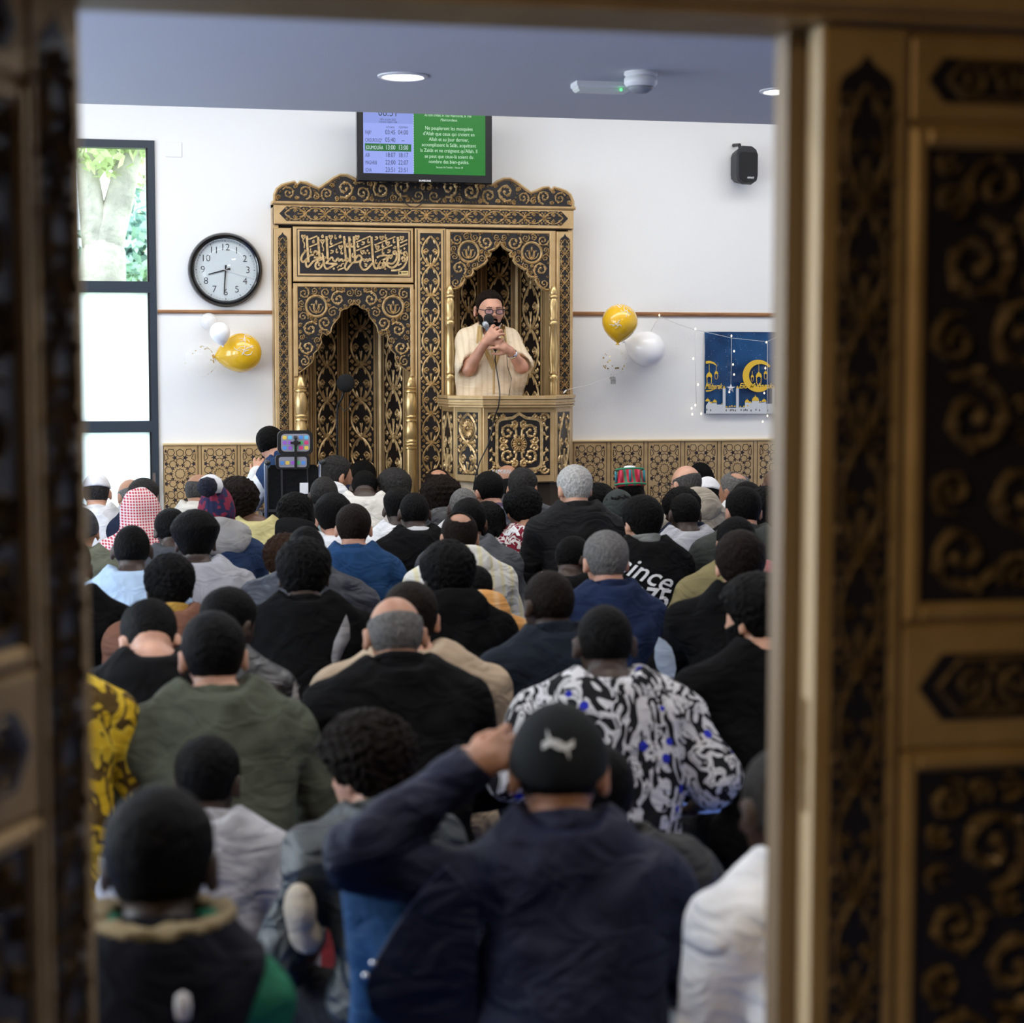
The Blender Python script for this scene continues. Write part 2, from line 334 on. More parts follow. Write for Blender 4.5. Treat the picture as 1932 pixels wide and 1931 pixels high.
def band(mb, fr, w, L, h=.006, ratio=1.35, rosette=None):
    "symmetric vine along v from 0 to L, u centred on 0, width w"
    n = max(1, round(L / (ratio * w))); p = L / n; A = .43 * w
    for k in range(n):
        f = fr.at(0, k * p); ros = rosette is not None and k == rosette
        if ros: flower(mb, f.at(0, p * .5), w * .30, h)
        for s in (1, -1):
            t = np.linspace(0, 1, 11); mb.ribbon(f, np.stack([s * A * np.sin(PI * t) ** .8, p * t], 1), .050 * w, h)
            if not ros:
                spiral(mb, f, (s * .205 * w, p * .50), .165 * w, -PI / 2 if s > 0 else -PI / 2, 1.15, s, .042 * w, h, 5, 12)
                leaf(mb, f, (s * .02 * w, p * .06), (s * .20 * w, p * .30), .07 * w, h, -.25 * s); leaf(mb, f, (0, p * .12), (s * .055 * w, p * .40), .055 * w, h, .1 * s)
                leaf(mb, f, (s * .03 * w, p * .95), (s * .20 * w, p * .74), .07 * w, h, .25 * s)
            spiral(mb, f, (s * .37 * w, p * .085), .085 * w, PI, 1.0, s, .034 * w, h, 2, 9); spiral(mb, f, (s * .37 * w, p * .915), .085 * w, PI, 1.0, -s, .034 * w, h, 2, 9)
            leaf(mb, f, (s * .06 * w, p * .0), (s * .30 * w, p * .0), .06 * w, h, .12 * s); leaf(mb, f, (s * .40 * w, p * .30), (s * .49 * w, p * .17), .05 * w, h, .2 * s); leaf(mb, f, (s * .40 * w, p * .70), (s * .49 * w, p * .83), .05 * w, h, -.2 * s)
        leaf(mb, f, (0, -p * .10 if k else 0), (0, p * .14), .06 * w, h * 1.2, 0)
def flower(mb, fr, r, h, n=14):
    for i in range(n):
        a = 2 * PI * i / n; c, s = math.cos(a), math.sin(a); leaf(mb, fr, (.28 * r * c, .28 * r * s), (r * c, r * s), r * .20, h * 1.3, 0, 4)
    bulb(mb, fr, (0, 0), r * .22, h * 1.6, 10); ring(mb, fr, (0, 0), r * 1.06, r * .05, h)
def ring(mb, fr, c, r, w, h, k=26):
    mb.ribbon(fr, [(c[0] + r * math.cos(2 * PI * i / k), c[1] + r * math.sin(2 * PI * i / k)) for i in range(k)], w, h, closed=True)
def inpoly(x, y, poly):
    ins = np.zeros(x.shape, bool); k = len(poly)
    for i in range(k):
        x0, y0 = poly[i]; x1, y1 = poly[(i + 1) % k]
        if y0 == y1: continue
        c = ((y0 > y) != (y1 > y)) & (x < (x1 - x0) * (y - y0) / (y1 - y0) + x0); ins ^= c
    return ins
def polydist(x, y, poly):
    d = np.full(x.shape, 1e9); k = len(poly)
    for i in range(k):
        a = np.array(poly[i]); b = np.array(poly[(i + 1) % k]); ab = b - a; L = max(1e-12, ab @ ab)
        t = np.clip(((x - a[0]) * ab[0] + (y - a[1]) * ab[1]) / L, 0, 1); d = np.minimum(d, np.hypot(x - a[0] - t * ab[0], y - a[1] - t * ab[1]))
    return d
def fill_scrolls(mb, fr, poly, w, h, holes=(), rmin=.012, rmax=.06, n=40, seed=1, sgn0=None):
    "fills an outline with packed scrolls and leaves"
    rnd = random.Random(seed); p = np.array(poly); lo, hi = p.min(0), p.max(0); st = max((hi - lo).max() / 110, .0015)
    gx, gy = np.meshgrid(np.arange(lo[0], hi[0], st), np.arange(lo[1], hi[1], st)); d = np.where(inpoly(gx, gy, poly), polydist(gx, gy, poly), -1)
    for cx, cy, r in holes: d = np.minimum(d, np.hypot(gx - cx, gy - cy) - r)
    cs = []
    for _ in range(n):
        i = np.argmax(d); r = min(d.flat[i], rmax)
        if r < rmin: break
        c = (gx.flat[i], gy.flat[i]); cs.append((c, r)); d = np.minimum(d, np.hypot(gx - c[0], gy - c[1]) - r)
    for q, (c, r) in enumerate(cs):
        s = 1 if rnd.random() < .5 else -1
        if r > rmin * 1.9: spiral(mb, fr, c, r * .96, rnd.uniform(0, 6.28), 1.35, s, max(w * .6, r * .125), h, 8)
        else:
            a = rnd.uniform(0, 6.28)
            for e in range(3): leaf(mb, fr, (c[0] - r * .6 * math.cos(a), c[1] - r * .6 * math.sin(a)), (c[0] + r * math.cos(a + (e - 1) * .9), c[1] + r * math.sin(a + (e - 1) * .9)), r * .24, h, .2 * (e - 1), 4)
def tulip(mb, fr, c, r, h):
    f = fr.at(*c)
    for s in (1, -1):
        mb.ribbon(f, bez((0, -.62 * r), (s * .5 * r, -.6 * r), (s * .12 * r, .25 * r), (s * .52 * r, .22 * r), 8), r * .085, h); bulb(mb, f, (s * .54 * r, .18 * r), r * .10, h)
        leaf(mb, f, (s * .04 * r, -.45 * r), (s * .2 * r, .32 * r), r * .10, h, -.2 * s); mb.ribbon(f, bez((0, -.72 * r), (s * .45 * r, -.78 * r), (s * .72 * r, -.45 * r), (s * .76 * r, -.02 * r), 7), r * .07, h)
    leaf(mb, f, (0, .08 * r), (0, .70 * r), r * .13, h, 0); leaf(mb, f, (0, -.86 * r), (0, -.45 * r), r * .10, h, 0)

# ================================================================ the niche cabinet
YM = 11.52
FW = FR((0, YM, 0))                 # u = X, v = Z on the cabinet front
XZ = lambda x, y, Y=YM: (lambda q: (q[0], q[2]))(P(x, y, Y))
niche = thing('prayer_niche', 'gold and black carved double prayer niche cabinet on the front wall', 'prayer niche')
def rect(x0, y0, x1, y1, Y=YM):
    xm = (x0 + x1) / 2; ym = (y0 + y1) / 2
    return PX(x0, Y), PX(x1, Y), P(xm, y1, Y)[2], P(xm, y0, Y)[2]
def inlay_board(parent, name, x0, y0, x1, y1, pad, pointed=None, ratio=1.35, rosette=None, depth=.05, zbot=None, Y=YM):
    "gold board with a black inset panel and a carved vine"
    u0, u1, v0, v1 = rect(x0, y0, x1, y1, Y)
    if zbot is not None: v0 = zbot
    fw = FR((0, Y, 0)); b = MB().bevbox(fw, u0, u1, v0, v1, -depth, 0, .006).build(name, M_gold, parent)
    pu, pv = pad; a0, a1, c0, c1 = u0 + pu, u1 - pu, v0 + pv, v1 - pv; w, L = a1 - a0, c1 - c0
    vert = L > w; e = .5 * min(w, L)
    if pointed == 'both' and not vert: poly = [(a0 - e * .5, (c0 + c1) / 2), (a0, c0), (a1, c0), (a1 + e * .5, (c0 + c1) / 2), (a1, c1), (a0, c1)]
    elif pointed == 'top': m = (a0 + a1) / 2; poly = [(a0, c0), (a1, c0), (a1, c1 - w * .4), (a1 - w * .1, c1 - w * .2), (m + w * .12, c1), (m, c1 + w * .25), (m - w * .12, c1), (a0 + w * .1, c1 - w * .2), (a0, c1 - w * .4)]
    else: poly = [(a0, c0), (a1, c0), (a1, c1), (a0, c1)]
    MB().prism(fw, poly, -.002, .0015).build('inset_panel', M_black, b)
    r = MB()
    if vert: band(r, FR(fw((a0 + a1) / 2, c0 + .01, .002), fw.U, fw.V, fw.N), w * .94, L - .03, .007, ratio, rosette)
    else:
        half = L / 2 * 0 + (a1 - a0) / 2; cu = (a0 + a1) / 2; cv = (c0 + c1) / 2
        band(r, FR(fw(cu, cv, .002), fw.U, fw.V, fw.N).__class__(fw(cu, cv, .002), fw.V, fw.U, fw.N), L * .94, half, .007, ratio)
        band(r, FR(fw(cu, cv, .002), fw.V, -fw.U, fw.N), L * .94, half, .007, ratio)
    r.build('carved_vine', M_relief, b)
    return b
ZCR = PZ(385, 800, YM)              # underside of the crest board
UM = (XM0 + XM1) / 2; HW = (XM1 - XM0) / 2
# carcass sides and top
cb = MB(); cb.box(XM0, XM0 + .03, YM + .012, YW + .02, 0, ZCR); cb.box(XM1 - .03, XM1, YM + .012, YW + .02, 0, ZCR); cb.box(XM0, XM1, YM, YW + .02, ZCR - .03, ZCR)
cb.build('cabinet_side', M_gold, niche)
# crest
ks = 1 / 291.0
prof = [(519, 0), (519, 12), (524, 23), (532, 29), (540, 32), (556, 36), (561, 31), (566, 36), (577, 35), (590, 29), (600, 25.5), (606, 29), (612, 33), (618, 37), (628, 44), (640, 50), (652, 50), (664, 45), (675, 38), (690, 44), (715, 52), (740, 60), (770, 62), (800, 66)]
left = [((x - 800) / 281 * HW, h * ks) for x, h in prof]; full = left + [(-u, v) for u, v in left[:-1]][::-1]
fcr = FR((UM, YM - .01, ZCR)); cr = MB().prism(fcr, full, -.035, 0).build('crest_board', M_black, niche)
r = MB(); r.ribbon(fcr, [(u * .994, v - .006) for u, v in full], .010, .014); r.build('crest_edge', M_gold, cr)
r = MB(); sub_ = MB(); fill_scrolls(sub_, FR((0, 0, 0), (1, 0, 0), (0, 1, 0), (0, 0, 1)), [(u * .985, max(.006, v - .016)) for u, v in left] + [(-.002, .006)], .008, .011, (), .0065, .062, 130, 6)
for s in (1, -1): r.add([fcr(s * v[0], v[1], v[2] + .001) for v in sub_.v], sub_.f)
r.build('carved_scrolls', M_relief, cr)
# strip and frieze
zA, zB = PZ(391, 800, YM), PZ(427.5, 800, YM)
MB().bevbox(FW, XM0 - .012, XM1 + .012, zA, ZCR, -.06, .022, .008).build('cornice_strip', M_gold, niche)
fz = MB().bevbox(FW, XM0, XM1, zB, zA - .002, -.06, .008, .004).build('frieze_board', M_gold, niche)
v0, v1 = PZ(421.5, 800, YM), PZ(394.5, 800, YM); u0, u1 = PX(543, YM), PX(1058, YM); e = (v1 - v0) / 2
MB().prism(FW, [(u0 - e, (v0 + v1) / 2), (u0, v0), (u1, v0), (u1 + e, (v0 + v1) / 2), (u1, v1), (u0, v1)], .004, .0095).build('inset_panel', M_black, fz)
r = MB(); fm = FW((u0 + u1) / 2, (v0 + v1) / 2, .010)
band(r, FR(fm, (0, 0, 1), (1, 0, 0)), (v1 - v0) * .95, (u1 - u0) / 2 + .01, .007, 1.5); band(r, FR(fm, (0, 0, 1), (-1, 0, 0)), (v1 - v0) * .95, (u1 - u0) / 2 + .01, .007, 1.5); r.build('carved_vine', M_relief, fz)
MB().fbox(FW, XM0 + .01, XM1 - .01, zB - .006, zB, -.05, -.004).build('shadow_gap', M_groove, niche)
MB().box(XM0 + .035, XM1 - .035, YM + .056, YM + .066, zB - .07, ZCR - .035).build('backing_board', M_black, niche)  # unseen board added to stop light leaking through below the frieze
# pilasters
inlay_board(niche, 'pilaster', 519, 430, 552, 900, (.026, .04), 'top', 1.5, None, .05, 0.02)
inlay_board(niche, 'pilaster', 1049.5, 437, 1081, 900, (.022, .03), 'top', 1.5, None, .05, 0.02)
inlay_board(niche, 'pilaster', 784, 431, 842, 900, (.032, .03), None, 1.45, 3, .05, 0.02)
for xx in (788, 838):
    u = PX(xx, YM); r = MB(); r.fbox(FW, u - .003, u + .003, .05, zB - .02, -.004, .0008); r.build('shadow_gap', M_groove, niche)
# calligraphy panel
u0, u1, v0, v1 = rect(554, 428, 782, 533.5); cp = MB().bevbox(FW, u0 + .004, u1 - .004, v0 + .003, v1 - .004, -.05, .002, .005).build('calligraphy_board', M_gold, niche)
a0, a1, c0, c1 = rect(562, 433.5, 776, 523); MB().fbox(FW, a0, a1, c0, c1, 0, .0035).build('groove_line', M_groove, cp)
MB().bevbox(FW, a0 + .005, a1 - .005, c0 + .005, c1 - .005, 0, .009, .003).build('inner_frame', M_gold, cp)
a0, a1, c0, c1 = rect(567, 438, 771, 517.5); pan = MB().fbox(FW, a0, a1, c0, c1, .004, .0105).build('inset_panel', M_black, cp)
C = lambda x, y: (a0 + (x - 100) / (1810 - 100) * (a1 - a0), c0 + (1 - (y - (108 + (x - 100) * .019)) / (760 - 108)) * (c1 - c0))
st = MB(); fc = FW.at(0, 0, .0105); W1 = 14.5 / 8.4 / 290
def stroke(pts, w=1.0, taper=False):
    p = np.array([C(*q) for q in pts])
    if len(p) > 2:
        t = np.arange(len(p)); tt = np.linspace(0, len(p) - 1, (len(p) - 1) * 4 + 1); q = []
        for s in tt:   # catmull-rom
            i = min(int(s), len(p) - 2); f = s - i; A, B, D, E = p[max(i - 1, 0)], p[i], p[i + 1], p[min(i + 2, len(p) - 1)]
            q.append(.5 * (2 * B + (D - A) * f + (2 * A - 5 * B + 4 * D - E) * f * f + (3 * B - A - 3 * D + E) * f ** 3))
        p = np.array(q)
    k = len(p); ww = np.full(k, W1 * w)
    if taper: ww *= np.interp(np.linspace(0, 1, k), [0, .15, .75, 1], [.55, 1, 1, .25])
    st.flatrib(fc, p, ww, 0, .0045 + .00006 * (len(st.f) % 61) + .00002 * (len(st.f) % 7))
for s in ([(212, 180), (222, 380), (235, 590)], [(385, 200), (396, 360), (408, 505)], [(518, 190), (528, 380), (535, 550)], [(792, 190), (806, 380), (822, 545)], [(875, 195), (880, 400), (888, 600)], [(945, 195), (955, 400), (965, 590)],
          [(1225, 200), (1236, 420), (1250, 600), (1275, 680), (1312, 690), (1350, 650)], [(1640, 205), (1650, 400), (1658, 540), (1620, 640), (1550, 682), (1480, 655), (1460, 605)]): stroke(s, 1.15)
for x, y in ((212, 180), (385, 200), (518, 190), (792, 190), (875, 195), (945, 195), (1640, 205)): stroke([(x, y), (x + 12, y + 40), (x + 26, y + 62)], .8)
for s in ([(168, 405), (190, 415), (170, 440), (140, 480), (122, 545), (150, 585), (205, 540), (262, 485), (320, 470), (372, 462), (365, 425), (335, 420), (328, 455), (352, 475)], [(205, 545), (193, 610), (215, 662), (252, 640), (305, 580), (365, 545), (425, 520)],
          [(320, 512), (400, 518), (505, 520), (440, 545), (370, 580), (342, 640), (362, 690), (412, 680), (452, 625), (482, 560)], [(445, 445), (465, 520), (475, 610), (495, 675), (530, 690), (590, 660), (640, 630), (685, 615)],
          [(500, 600), (560, 612), (685, 615)], [(505, 612), (550, 560), (600, 515), (622, 560), (660, 572), (695, 530), (712, 572), (752, 545), (768, 572), (800, 560), (830, 535), (862, 545), (845, 578), (818, 565)],
          [(1060, 570), (1095, 545), (1110, 580), (1145, 545), (1160, 580), (1196, 540), (1212, 575)], [(962, 560), (1010, 490), (1060, 505), (1062, 560), (1000, 590), (930, 600), (880, 650), (832, 710), (803, 665), (830, 585)],
          [(1050, 575), (1045, 640), (1085, 705), (1150, 700), (1235, 610)], [(1305, 525), (1360, 500), (1430, 490), (1490, 508), (1420, 555), (1368, 590), (1328, 650), (1355, 690), (1402, 640), (1378, 575), (1440, 620), (1425, 670), (1385, 680)],
          [(1490, 510), (1465, 590), (1440, 650)], [(1612, 470), (1575, 470), (1572, 435), (1606, 430), (1622, 500), (1600, 580), (1540, 622), (1460, 600)], [(1785, 490), (1745, 490), (1735, 455), (1765, 438), (1788, 490), (1780, 570), (1735, 665), (1650, 718), (1530, 725)],
          [(1700, 560), (1715, 520), (1750, 535), (1740, 580), (1705, 575)]): stroke(s, 1.0)
for s in ([(250, 235), (375, 185)], [(250, 355), (370, 305)], [(560, 360), (765, 275)], [(980, 285), (1210, 190)], [(985, 415), (1205, 325)], [(1270, 330), (1600, 200)], [(1275, 440), (1550, 330)], [(1675, 300), (1790, 250)], [(1675, 360), (1790, 310)], [(690, 715), (785, 680)], [(1640, 650), (1695, 620)]): stroke(s, .72)
for x, y in ((160, 195), (585, 200), (455, 265), (740, 355), (1000, 205), (1080, 435), (1385, 215), (1315, 365), (1480, 300), (1525, 505), (1705, 220)):
    stroke([(x, y + 40), (x - 26, y), (x - 22, y - 22), (x - 4, y - 12), (x, y + 4)], .62); stroke([(x, y + 40), (x + 26, y), (x + 22, y - 22), (x + 4, y - 12), (x, y + 4)], .62)
for x, y in ((660, 205), (590, 290), (680, 420), (755, 440), (845, 335), (915, 335), (1010, 335), (1175, 270), (1450, 205), (1580, 270), (1405, 340), (1405, 440), (1295, 590), (1695, 440), (275, 415), (930, 490)): stroke([(x - 2, y - 38), (x - 12, y + 8), (x, y + 26), (x + 13, y + 18), (x + 8, y + 2)], .62)
for x, y in ((455, 190), (315, 270), (730, 195)): stroke([(x, y - 26), (x + 14, y + 6), (x, y + 20), (x - 13, y + 6), (x - 2, y - 16)], .62)
for x, y in ((1160, 415), (1130, 455), (1185, 455), (1745, 385), (630, 690), (1440, 700)): st.prism(fc, [C(x - 20, y), C(x, y + 22), C(x + 20, y), C(x, y - 22)], 0, .006)
for x, y in ((600, 425), (1090, 295), (1297, 220), (1497, 420)): stroke([(x - 20, y - 14), (x + 20, y - 10), (x + 12, y + 16), (x - 26, y + 30)], .7)
for s in ([(165, 235), (150, 258), (172, 300), (170, 372)], [(460, 300), (452, 338), (470, 375), (464, 422)], [(372, 598), (412, 604), (388, 634), (412, 640)], [(680, 680), (722, 640), (742, 655), (755, 622), (790, 610)], [(1108, 618), (1152, 628), (1118, 652), (1152, 660)], [(1570, 360), (1580, 385), (1592, 350), (1605, 385), (1612, 350)]): stroke(s, .62)
o = st.build('calligraphy', M_relief, pan); o['label'] = 'raised gold Arabic calligraphy'
b0, b1, d0, d1 = rect(752, 511.5, 770.5, 519); pq = MB().fbox(FW, b0, b1, d0, d1, .0105, .0125).build('maker_plaque', mat('brass_sticker', (.75, .58, .25), .4, .3), pan)
q = MB(); q.prism(FW, [(b0 + .004, d0 + .005), (b0 + .02, d0 + .005), (b0 + .018, d0 + .017), (b0 + .012, d0 + .021), (b0 + .006, d0 + .017)], .0125, .013); q.fbox(FW, b0 + .026, b1 - .006, d0 + .013, d0 + .016, .0125, .013); q.fbox(FW, b0 + .026, b1 - .01, d0 + .007, d0 + .010, .0125, .013); q.build('plaque_print', M_groove, pq)
# arches
def arch_panel(outer, innertop, pts, med, seed, edge, zlow):
    "frame, spandrel board with its openings blacked in and its carving"
    x0, y0, x1, y1 = outer; u0, u1, v0, v1 = rect(*outer); ix0, iy0, ix1 = innertop; i0, i1 = PX(ix0, YM), PX(ix1, YM); iv = PZ(iy0, (ix0 + ix1) / 2, YM)
    f = MB(); f.bevbox(FW, u0 + .003, i0, zlow, v1 - .004, -.05, .003, .005); f.bevbox(FW, i1, u1 - .003, zlow, v1 - .004, -.05, .003, .005); f.bevbox(FW, i0 - .004, i1 + .004, iv, v1 - .004, -.05, .003, .005)
    fo = f.build('arch_frame', M_gold, niche)
    curve = [XZ(*q) for q in pts]
    poly = [(i0, curve[0][1]), (i0, iv), (i1, iv), (i1, curve[-1][1])] + curve[::-1]
    FS = FR((0, YM - .0 + .004, 0))
    bd = MB().prism(FS, poly, -.02, 0).build('spandrel', M_black, fo)  # solid black plate: the dark seen through the openwork put into its colour
    r = MB(); holes = [(*XZ(mx, my), mr / 290) for mx, my, mr in med]
    for cx, cy, rr in holes: ring(r, FS, (cx, cy), rr * .93, .0085, .012, 30); tulip(r, FS, (cx, cy), rr * .80, .009)
    cu = (i0 + i1) / 2
    ls = [q for q in curve if q[0] <= cu + .004]; lp = [(i0, curve[0][1]), (i0, iv), (cu, iv)] + ([(cu, ls[-1][1])] if abs(ls[-1][0] - cu) > .002 else []) + ls[::-1]
    sub = MB(); lh = [h for h in holes if h[0] < cu]; fill_scrolls(sub, FR((0, 0, 0), (1, 0, 0), (0, 1, 0), (0, 0, 1)), lp, .006, .010, lh, .0058, .052, 120, seed)
    for s in (1, -1): r.add([FS(v[0] if s > 0 else 2 * cu - v[0], v[1], v[2]) for v in sub.v], sub.f)
    if edge:
        c2 = np.array(curve); r.ribbon(FS, c2, edge, .014)
        for q in pts[3:-3:4]: pass
    else: r.ribbon(FS, curve, .0045, .009)
    r.build('carved_scrolls', M_relief, bd); return fo
Lp = [(564, 704), (568, 701), (578, 694), (588, 685), (592, 676), (592, 668), (600, 660), (607, 647), (605, 636), (608, 628), (617, 633), (624, 628), (626, 618), (629, 612), (634, 606), (641, 597), (642, 589), (648, 584), (653, 583), (658, 580), (661, 576), (665, 575.5), (669, 573.5)]
Lp = Lp + [(2 * 669 - x, y + (x < 600) * .3) for x, y in Lp[:-1][::-1]]
arch_panel((554, 534.5, 782, 712), (563, 542.5, 774.5), Lp, ((597, 578, 20), (742, 579, 20)), 4, 0, PZ(711, 660, YM))
Rp = [(852, 546), (858, 546), (866, 543), (873, 536), (877, 527), (875, 521), (880, 523), (889, 521), (893, 514), (892, 508), (898, 508), (906, 503), (914, 498), (919, 491), (918, 485), (924, 484), (926, 479), (922, 474), (929, 472), (936, 468), (942, 461), (944, 456)]
Rp = Rp + [(2 * 944 - x, y + .016 * (944 - x)) for x, y in Rp[:-1][::-1]]
arch_panel((842, 433, 1049, 552), (850.5, 440, 1036.5), Rp, ((884.5, 475, 20), (1003.6, 477, 20)), 9, .009, PZ(750, 945, YM))
# side jambs of the left arch under the frame
for a, b in ((554, 562.5), (775.5, 783)):
    MB().bevbox(FW, PX(a, YM) + .004, PX(b, YM), .02, PZ(712.5, 668, YM), -.05, -.004, .004).build('jamb', M_gold, niche)
# niche recesses
def recess(x0, x1, zf, zt, depth, lab):
    cu = (x0 + x1) / 2; w = (x1 - x0) / 2; pl = [(-1.06, 0.0), (-1.04, .22), (-.66, .74), (0, 1.0), (.66, .74), (1.04, .22), (1.06, 0.0)]
    pts = [(cu + a * w, YM + .02 + d * depth) for a, d in pl]
    for i in range(len(pts) - 1):
        a = np.array([*pts[i], zf]); b = np.array([*pts[i + 1], zf]); L = np.linalg.norm(b - a); U = (b - a) / L; N = np.array([U[1], -U[0], 0]); f = FR(a, U, (0, 0, 1), N)
        bd = MB().fbox(f, 0, L, 0, zt - zf, -.02, 0).build('niche_facet', M_gold, niche)
        if 0 < i < 5:
            e = L * .17; MB().fbox(f, e, L - e, .03, zt - zf, 0, .002).build('inset_panel', M_black, bd)
            r = MB(); band(r, f.at(L / 2, .05, .002), L - 2 * e - .012, zt - zf - .05, .006, 1.35); r.build('carved_vine', M_relief, bd)
            g = MB()
            for u in (.05, .10, .90, .95): g.fbox(f, L * u - .002, L * u + .002, 0, zt - zf, 0, .0012)
            g.build('groove_line', M_groove, bd)
            g = MB(); g.ribbon(f, [(0, 0), (0, zt - zf)], L * .035, .012); g.build('corner_bead', M_gold, bd)
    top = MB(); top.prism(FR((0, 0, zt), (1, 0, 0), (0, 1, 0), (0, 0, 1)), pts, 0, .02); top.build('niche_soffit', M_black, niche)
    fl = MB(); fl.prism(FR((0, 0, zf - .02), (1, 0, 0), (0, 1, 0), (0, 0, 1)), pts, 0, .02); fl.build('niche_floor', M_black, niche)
recess(PX(566, YM), PX(772, YM), 0.02, PZ(545, 670, YM), .62, 'left')
recess(PX(854, YM), PX(1036, YM), 0.22, PZ(445, 945, YM), .62, 'right')
# turned columns
def column(x, yt, yb, zlow, k, prof):
    c = P(x, yb, YM - .035); zt = PZ(yt, x, YM - .035); zb = c[2]
    pr = [(r * k, zb + (zt - zb) * t) for r, t in prof]
    if zlow is not None: pr = [(k * .85, zlow), (k * .85, zb)] + pr
    MB().lathe((c[0], c[1], 0), [(r, z) for r, z in pr], 20).build('turned_column', M_goldhi, niche, angle=50)
big = [(.85, 0), (.9, .005), (1.05, .01), (1.05, .03), (.88, .035), (1.02, .06), (1.02, .075), (.9, .085), (1.0, .11), (.95, .12), (.75, .14), (.98, .20), (1.0, .26), (.85, .33), (.72, .375), (1.02, .385), (1.02, .405), (.8, .415), (.95, .44), (.95, .455), (.75, .47), (.95, .56), (1.0, .64), (.86, .73), (.72, .77), (.98, .785), (.98, .80), (.75, .81), (.9, .835), (.72, .85), (.80, .86), (.45, .97), (.2, .995), (0.02, 1)]
column(568, 709, 846, .02, .040, big); column(775, 710, 848, .02, .040, big)
slim = [(.9, 0), (.95, .10), (.85, .13), (1.05, .15), (1.05, .17), (.8, .185), (1.0, .20), (.8, .225), (1.0, .30), (1.08, .38), (.95, .46), (.7, .62), (1.05, .64), (1.05, .665), (.85, .675), (1.0, .70), (.82, .72), (1.02, .80), (.95, .85), (.75, .875), (1.0, .885), (1.0, .90), (.75, .91), (.9, .93), (.5, .985), (.1, 1)]
column(849, 537, 745, None, .030, slim); column(1044, 538, 746, None, .030, slim)
# ---------------------------------------------------------------- pulpit
pul = thing('pulpit', 'gold carved pulpit balcony in front of the speaker', 'pulpit')
YP = 10.86
plan = [(PX(826, 11.48), 11.48), (PX(846, 11.10), 11.10), (PX(911, YP), YP), (PX(1048, YP), YP), (PX(1079, 11.12), 11.12), (PX(1084, 11.48), 11.48)]
body = [(PX(836, 11.48), 11.48), (PX(859, 11.16), 11.16), (PX(910, YP + .07), YP + .07), (PX(1047, YP + .07), YP + .07), (PX(1075, 11.18), 11.18), (PX(1079, 11.48), 11.48)]
zt, zb_ = PZ(747.5, 980, YP), PZ(768, 980, YP); zbb = PZ(911, 980, YP + .07)
H = FR((0, 0, 0), (1, 0, 0), (0, 1, 0), (0, 0, 1))
cen = np.array([np.mean([p[0] for p in plan]), 11.48])
def off(pl, k): return [tuple(cen + (np.array(p) - cen) * k) for p in pl]
def parapet(pl, k, th, a, b):
    "hollow rail following the plan"
    o_ = off(pl, k); i_ = off(pl, k - th); m = MB()
    for q in range(len(pl) - 1): m.prism(H, [o_[q], o_[q + 1], i_[q + 1], i_[q]], a, b)
    return m
lo = parapet(plan, 1.0, .24, zb_ + .024, zt - .018).build('ledge', M_gold, pul)
for k, a, b in ((1.015, zt - .018, zt), (1.01, zb_ + .014, zb_ + .024), (.985, zb_ + .006, zb_ + .014), (1.0, zb_ - .003, zb_ + .006)): parapet(plan, k, .255, a, b).build('ledge_moulding', M_gold, lo)
bo = MB()
parapet(body, 1.0, .12, zbb, zb_).build('body', M_gold, pul)
parapet(body, .92, .10, 0.0, zbb).build('plinth', M_groove, pul)
for i in range(4):
    a = np.array([*body[i], zbb]); b = np.array([*body[i + 1], zbb]); L = np.linalg.norm(b - a); U = (b - a) / L; N = np.array([U[1], -U[0], 0]); f = FR(a, U, (0, 0, 1), N); hh = zb_ - zbb
    e = .032; pnl = MB().bevbox(f, .003, L - .003, .003, hh - .003, 0, .008, .004).build('panel', M_gold, pul)
    MB().fbox(f, e, L - e, .045, hh - .035, .004, .0095).build('inset_panel', M_black, pnl); r = MB(); g = f.at(L / 2, .045, .0095); ph = hh - .08; pw = L - 2 * e
    if i != 2: band(r, g.at(0, .008), pw * .92, ph - .016, .007, 1.25, 1 if i != 0 else None)
    else:
        cv = ph * .5; fl = g.at(0, cv); hw = pw * .36; hv = ph * .37
        out = [(-hw, -hv * .75), (-hw * .96, -hv * .95), (-hw * .8, -hv * 1.06), (-hw * .3, -hv * 1.12), (0, -hv * 1.3)]; out = out + [(-u, v) for u, v in out[:-1][::-1]]; out = out + [(u, -v) for u, v in out[::-1]]
        r.flatrib(fl, out, .009, 0, .008, closed=True); flower(r, fl, .045, .008, 16)
        for sx in (1, -1):
            for sy in (1, -1):
                sp = lambda c, rr, a0, sg, t=1.3, n=8: spiral(r, FR(fl.o, fl.U * sx, fl.V * sy, fl.N), c, rr, a0, t, sg, .008, .009, n)
                sp((hw * .50, hv * .50), hw * .42, PI * 1.25, -1, 1.35, 10); sp((hw * .72, hv * .18), hw * .2, PI, 1, 1.0, 5); sp((hw * .22, hv * .86), hw * .18, -PI / 2, -1, 1.0, 5)
                sp((pw * .40, ph * .405), pw * .085, 0, 1, 1.2, 6); sp((pw * .26, ph * .435), pw * .055, 0, -1, 1.1, 5)
                for e in range(4): leaf(r, FR(fl.o, fl.U * sx, fl.V * sy, fl.N), (pw * .44, ph * (.05 + .075 * e)), (pw * (.40 if e % 2 else .475), ph * (.12 + .075 * e)), .011, .009, .3)
    r.build('carved_scrolls', M_relief, pnl)
for k, a in ((1.004, zt - .0195), (1.004, zb_ + .0235), (.99, zb_ + .0055)): parapet(plan, k, .2, a - .0022, a + .0022).build('groove_line', M_groove, lo)
# platform behind the ledge for the speaker
MB().box(PX(858, 11.3), PX(1040, 11.3), 11.08, 11.5, 0, .22).build('platform', M_groove, pul)
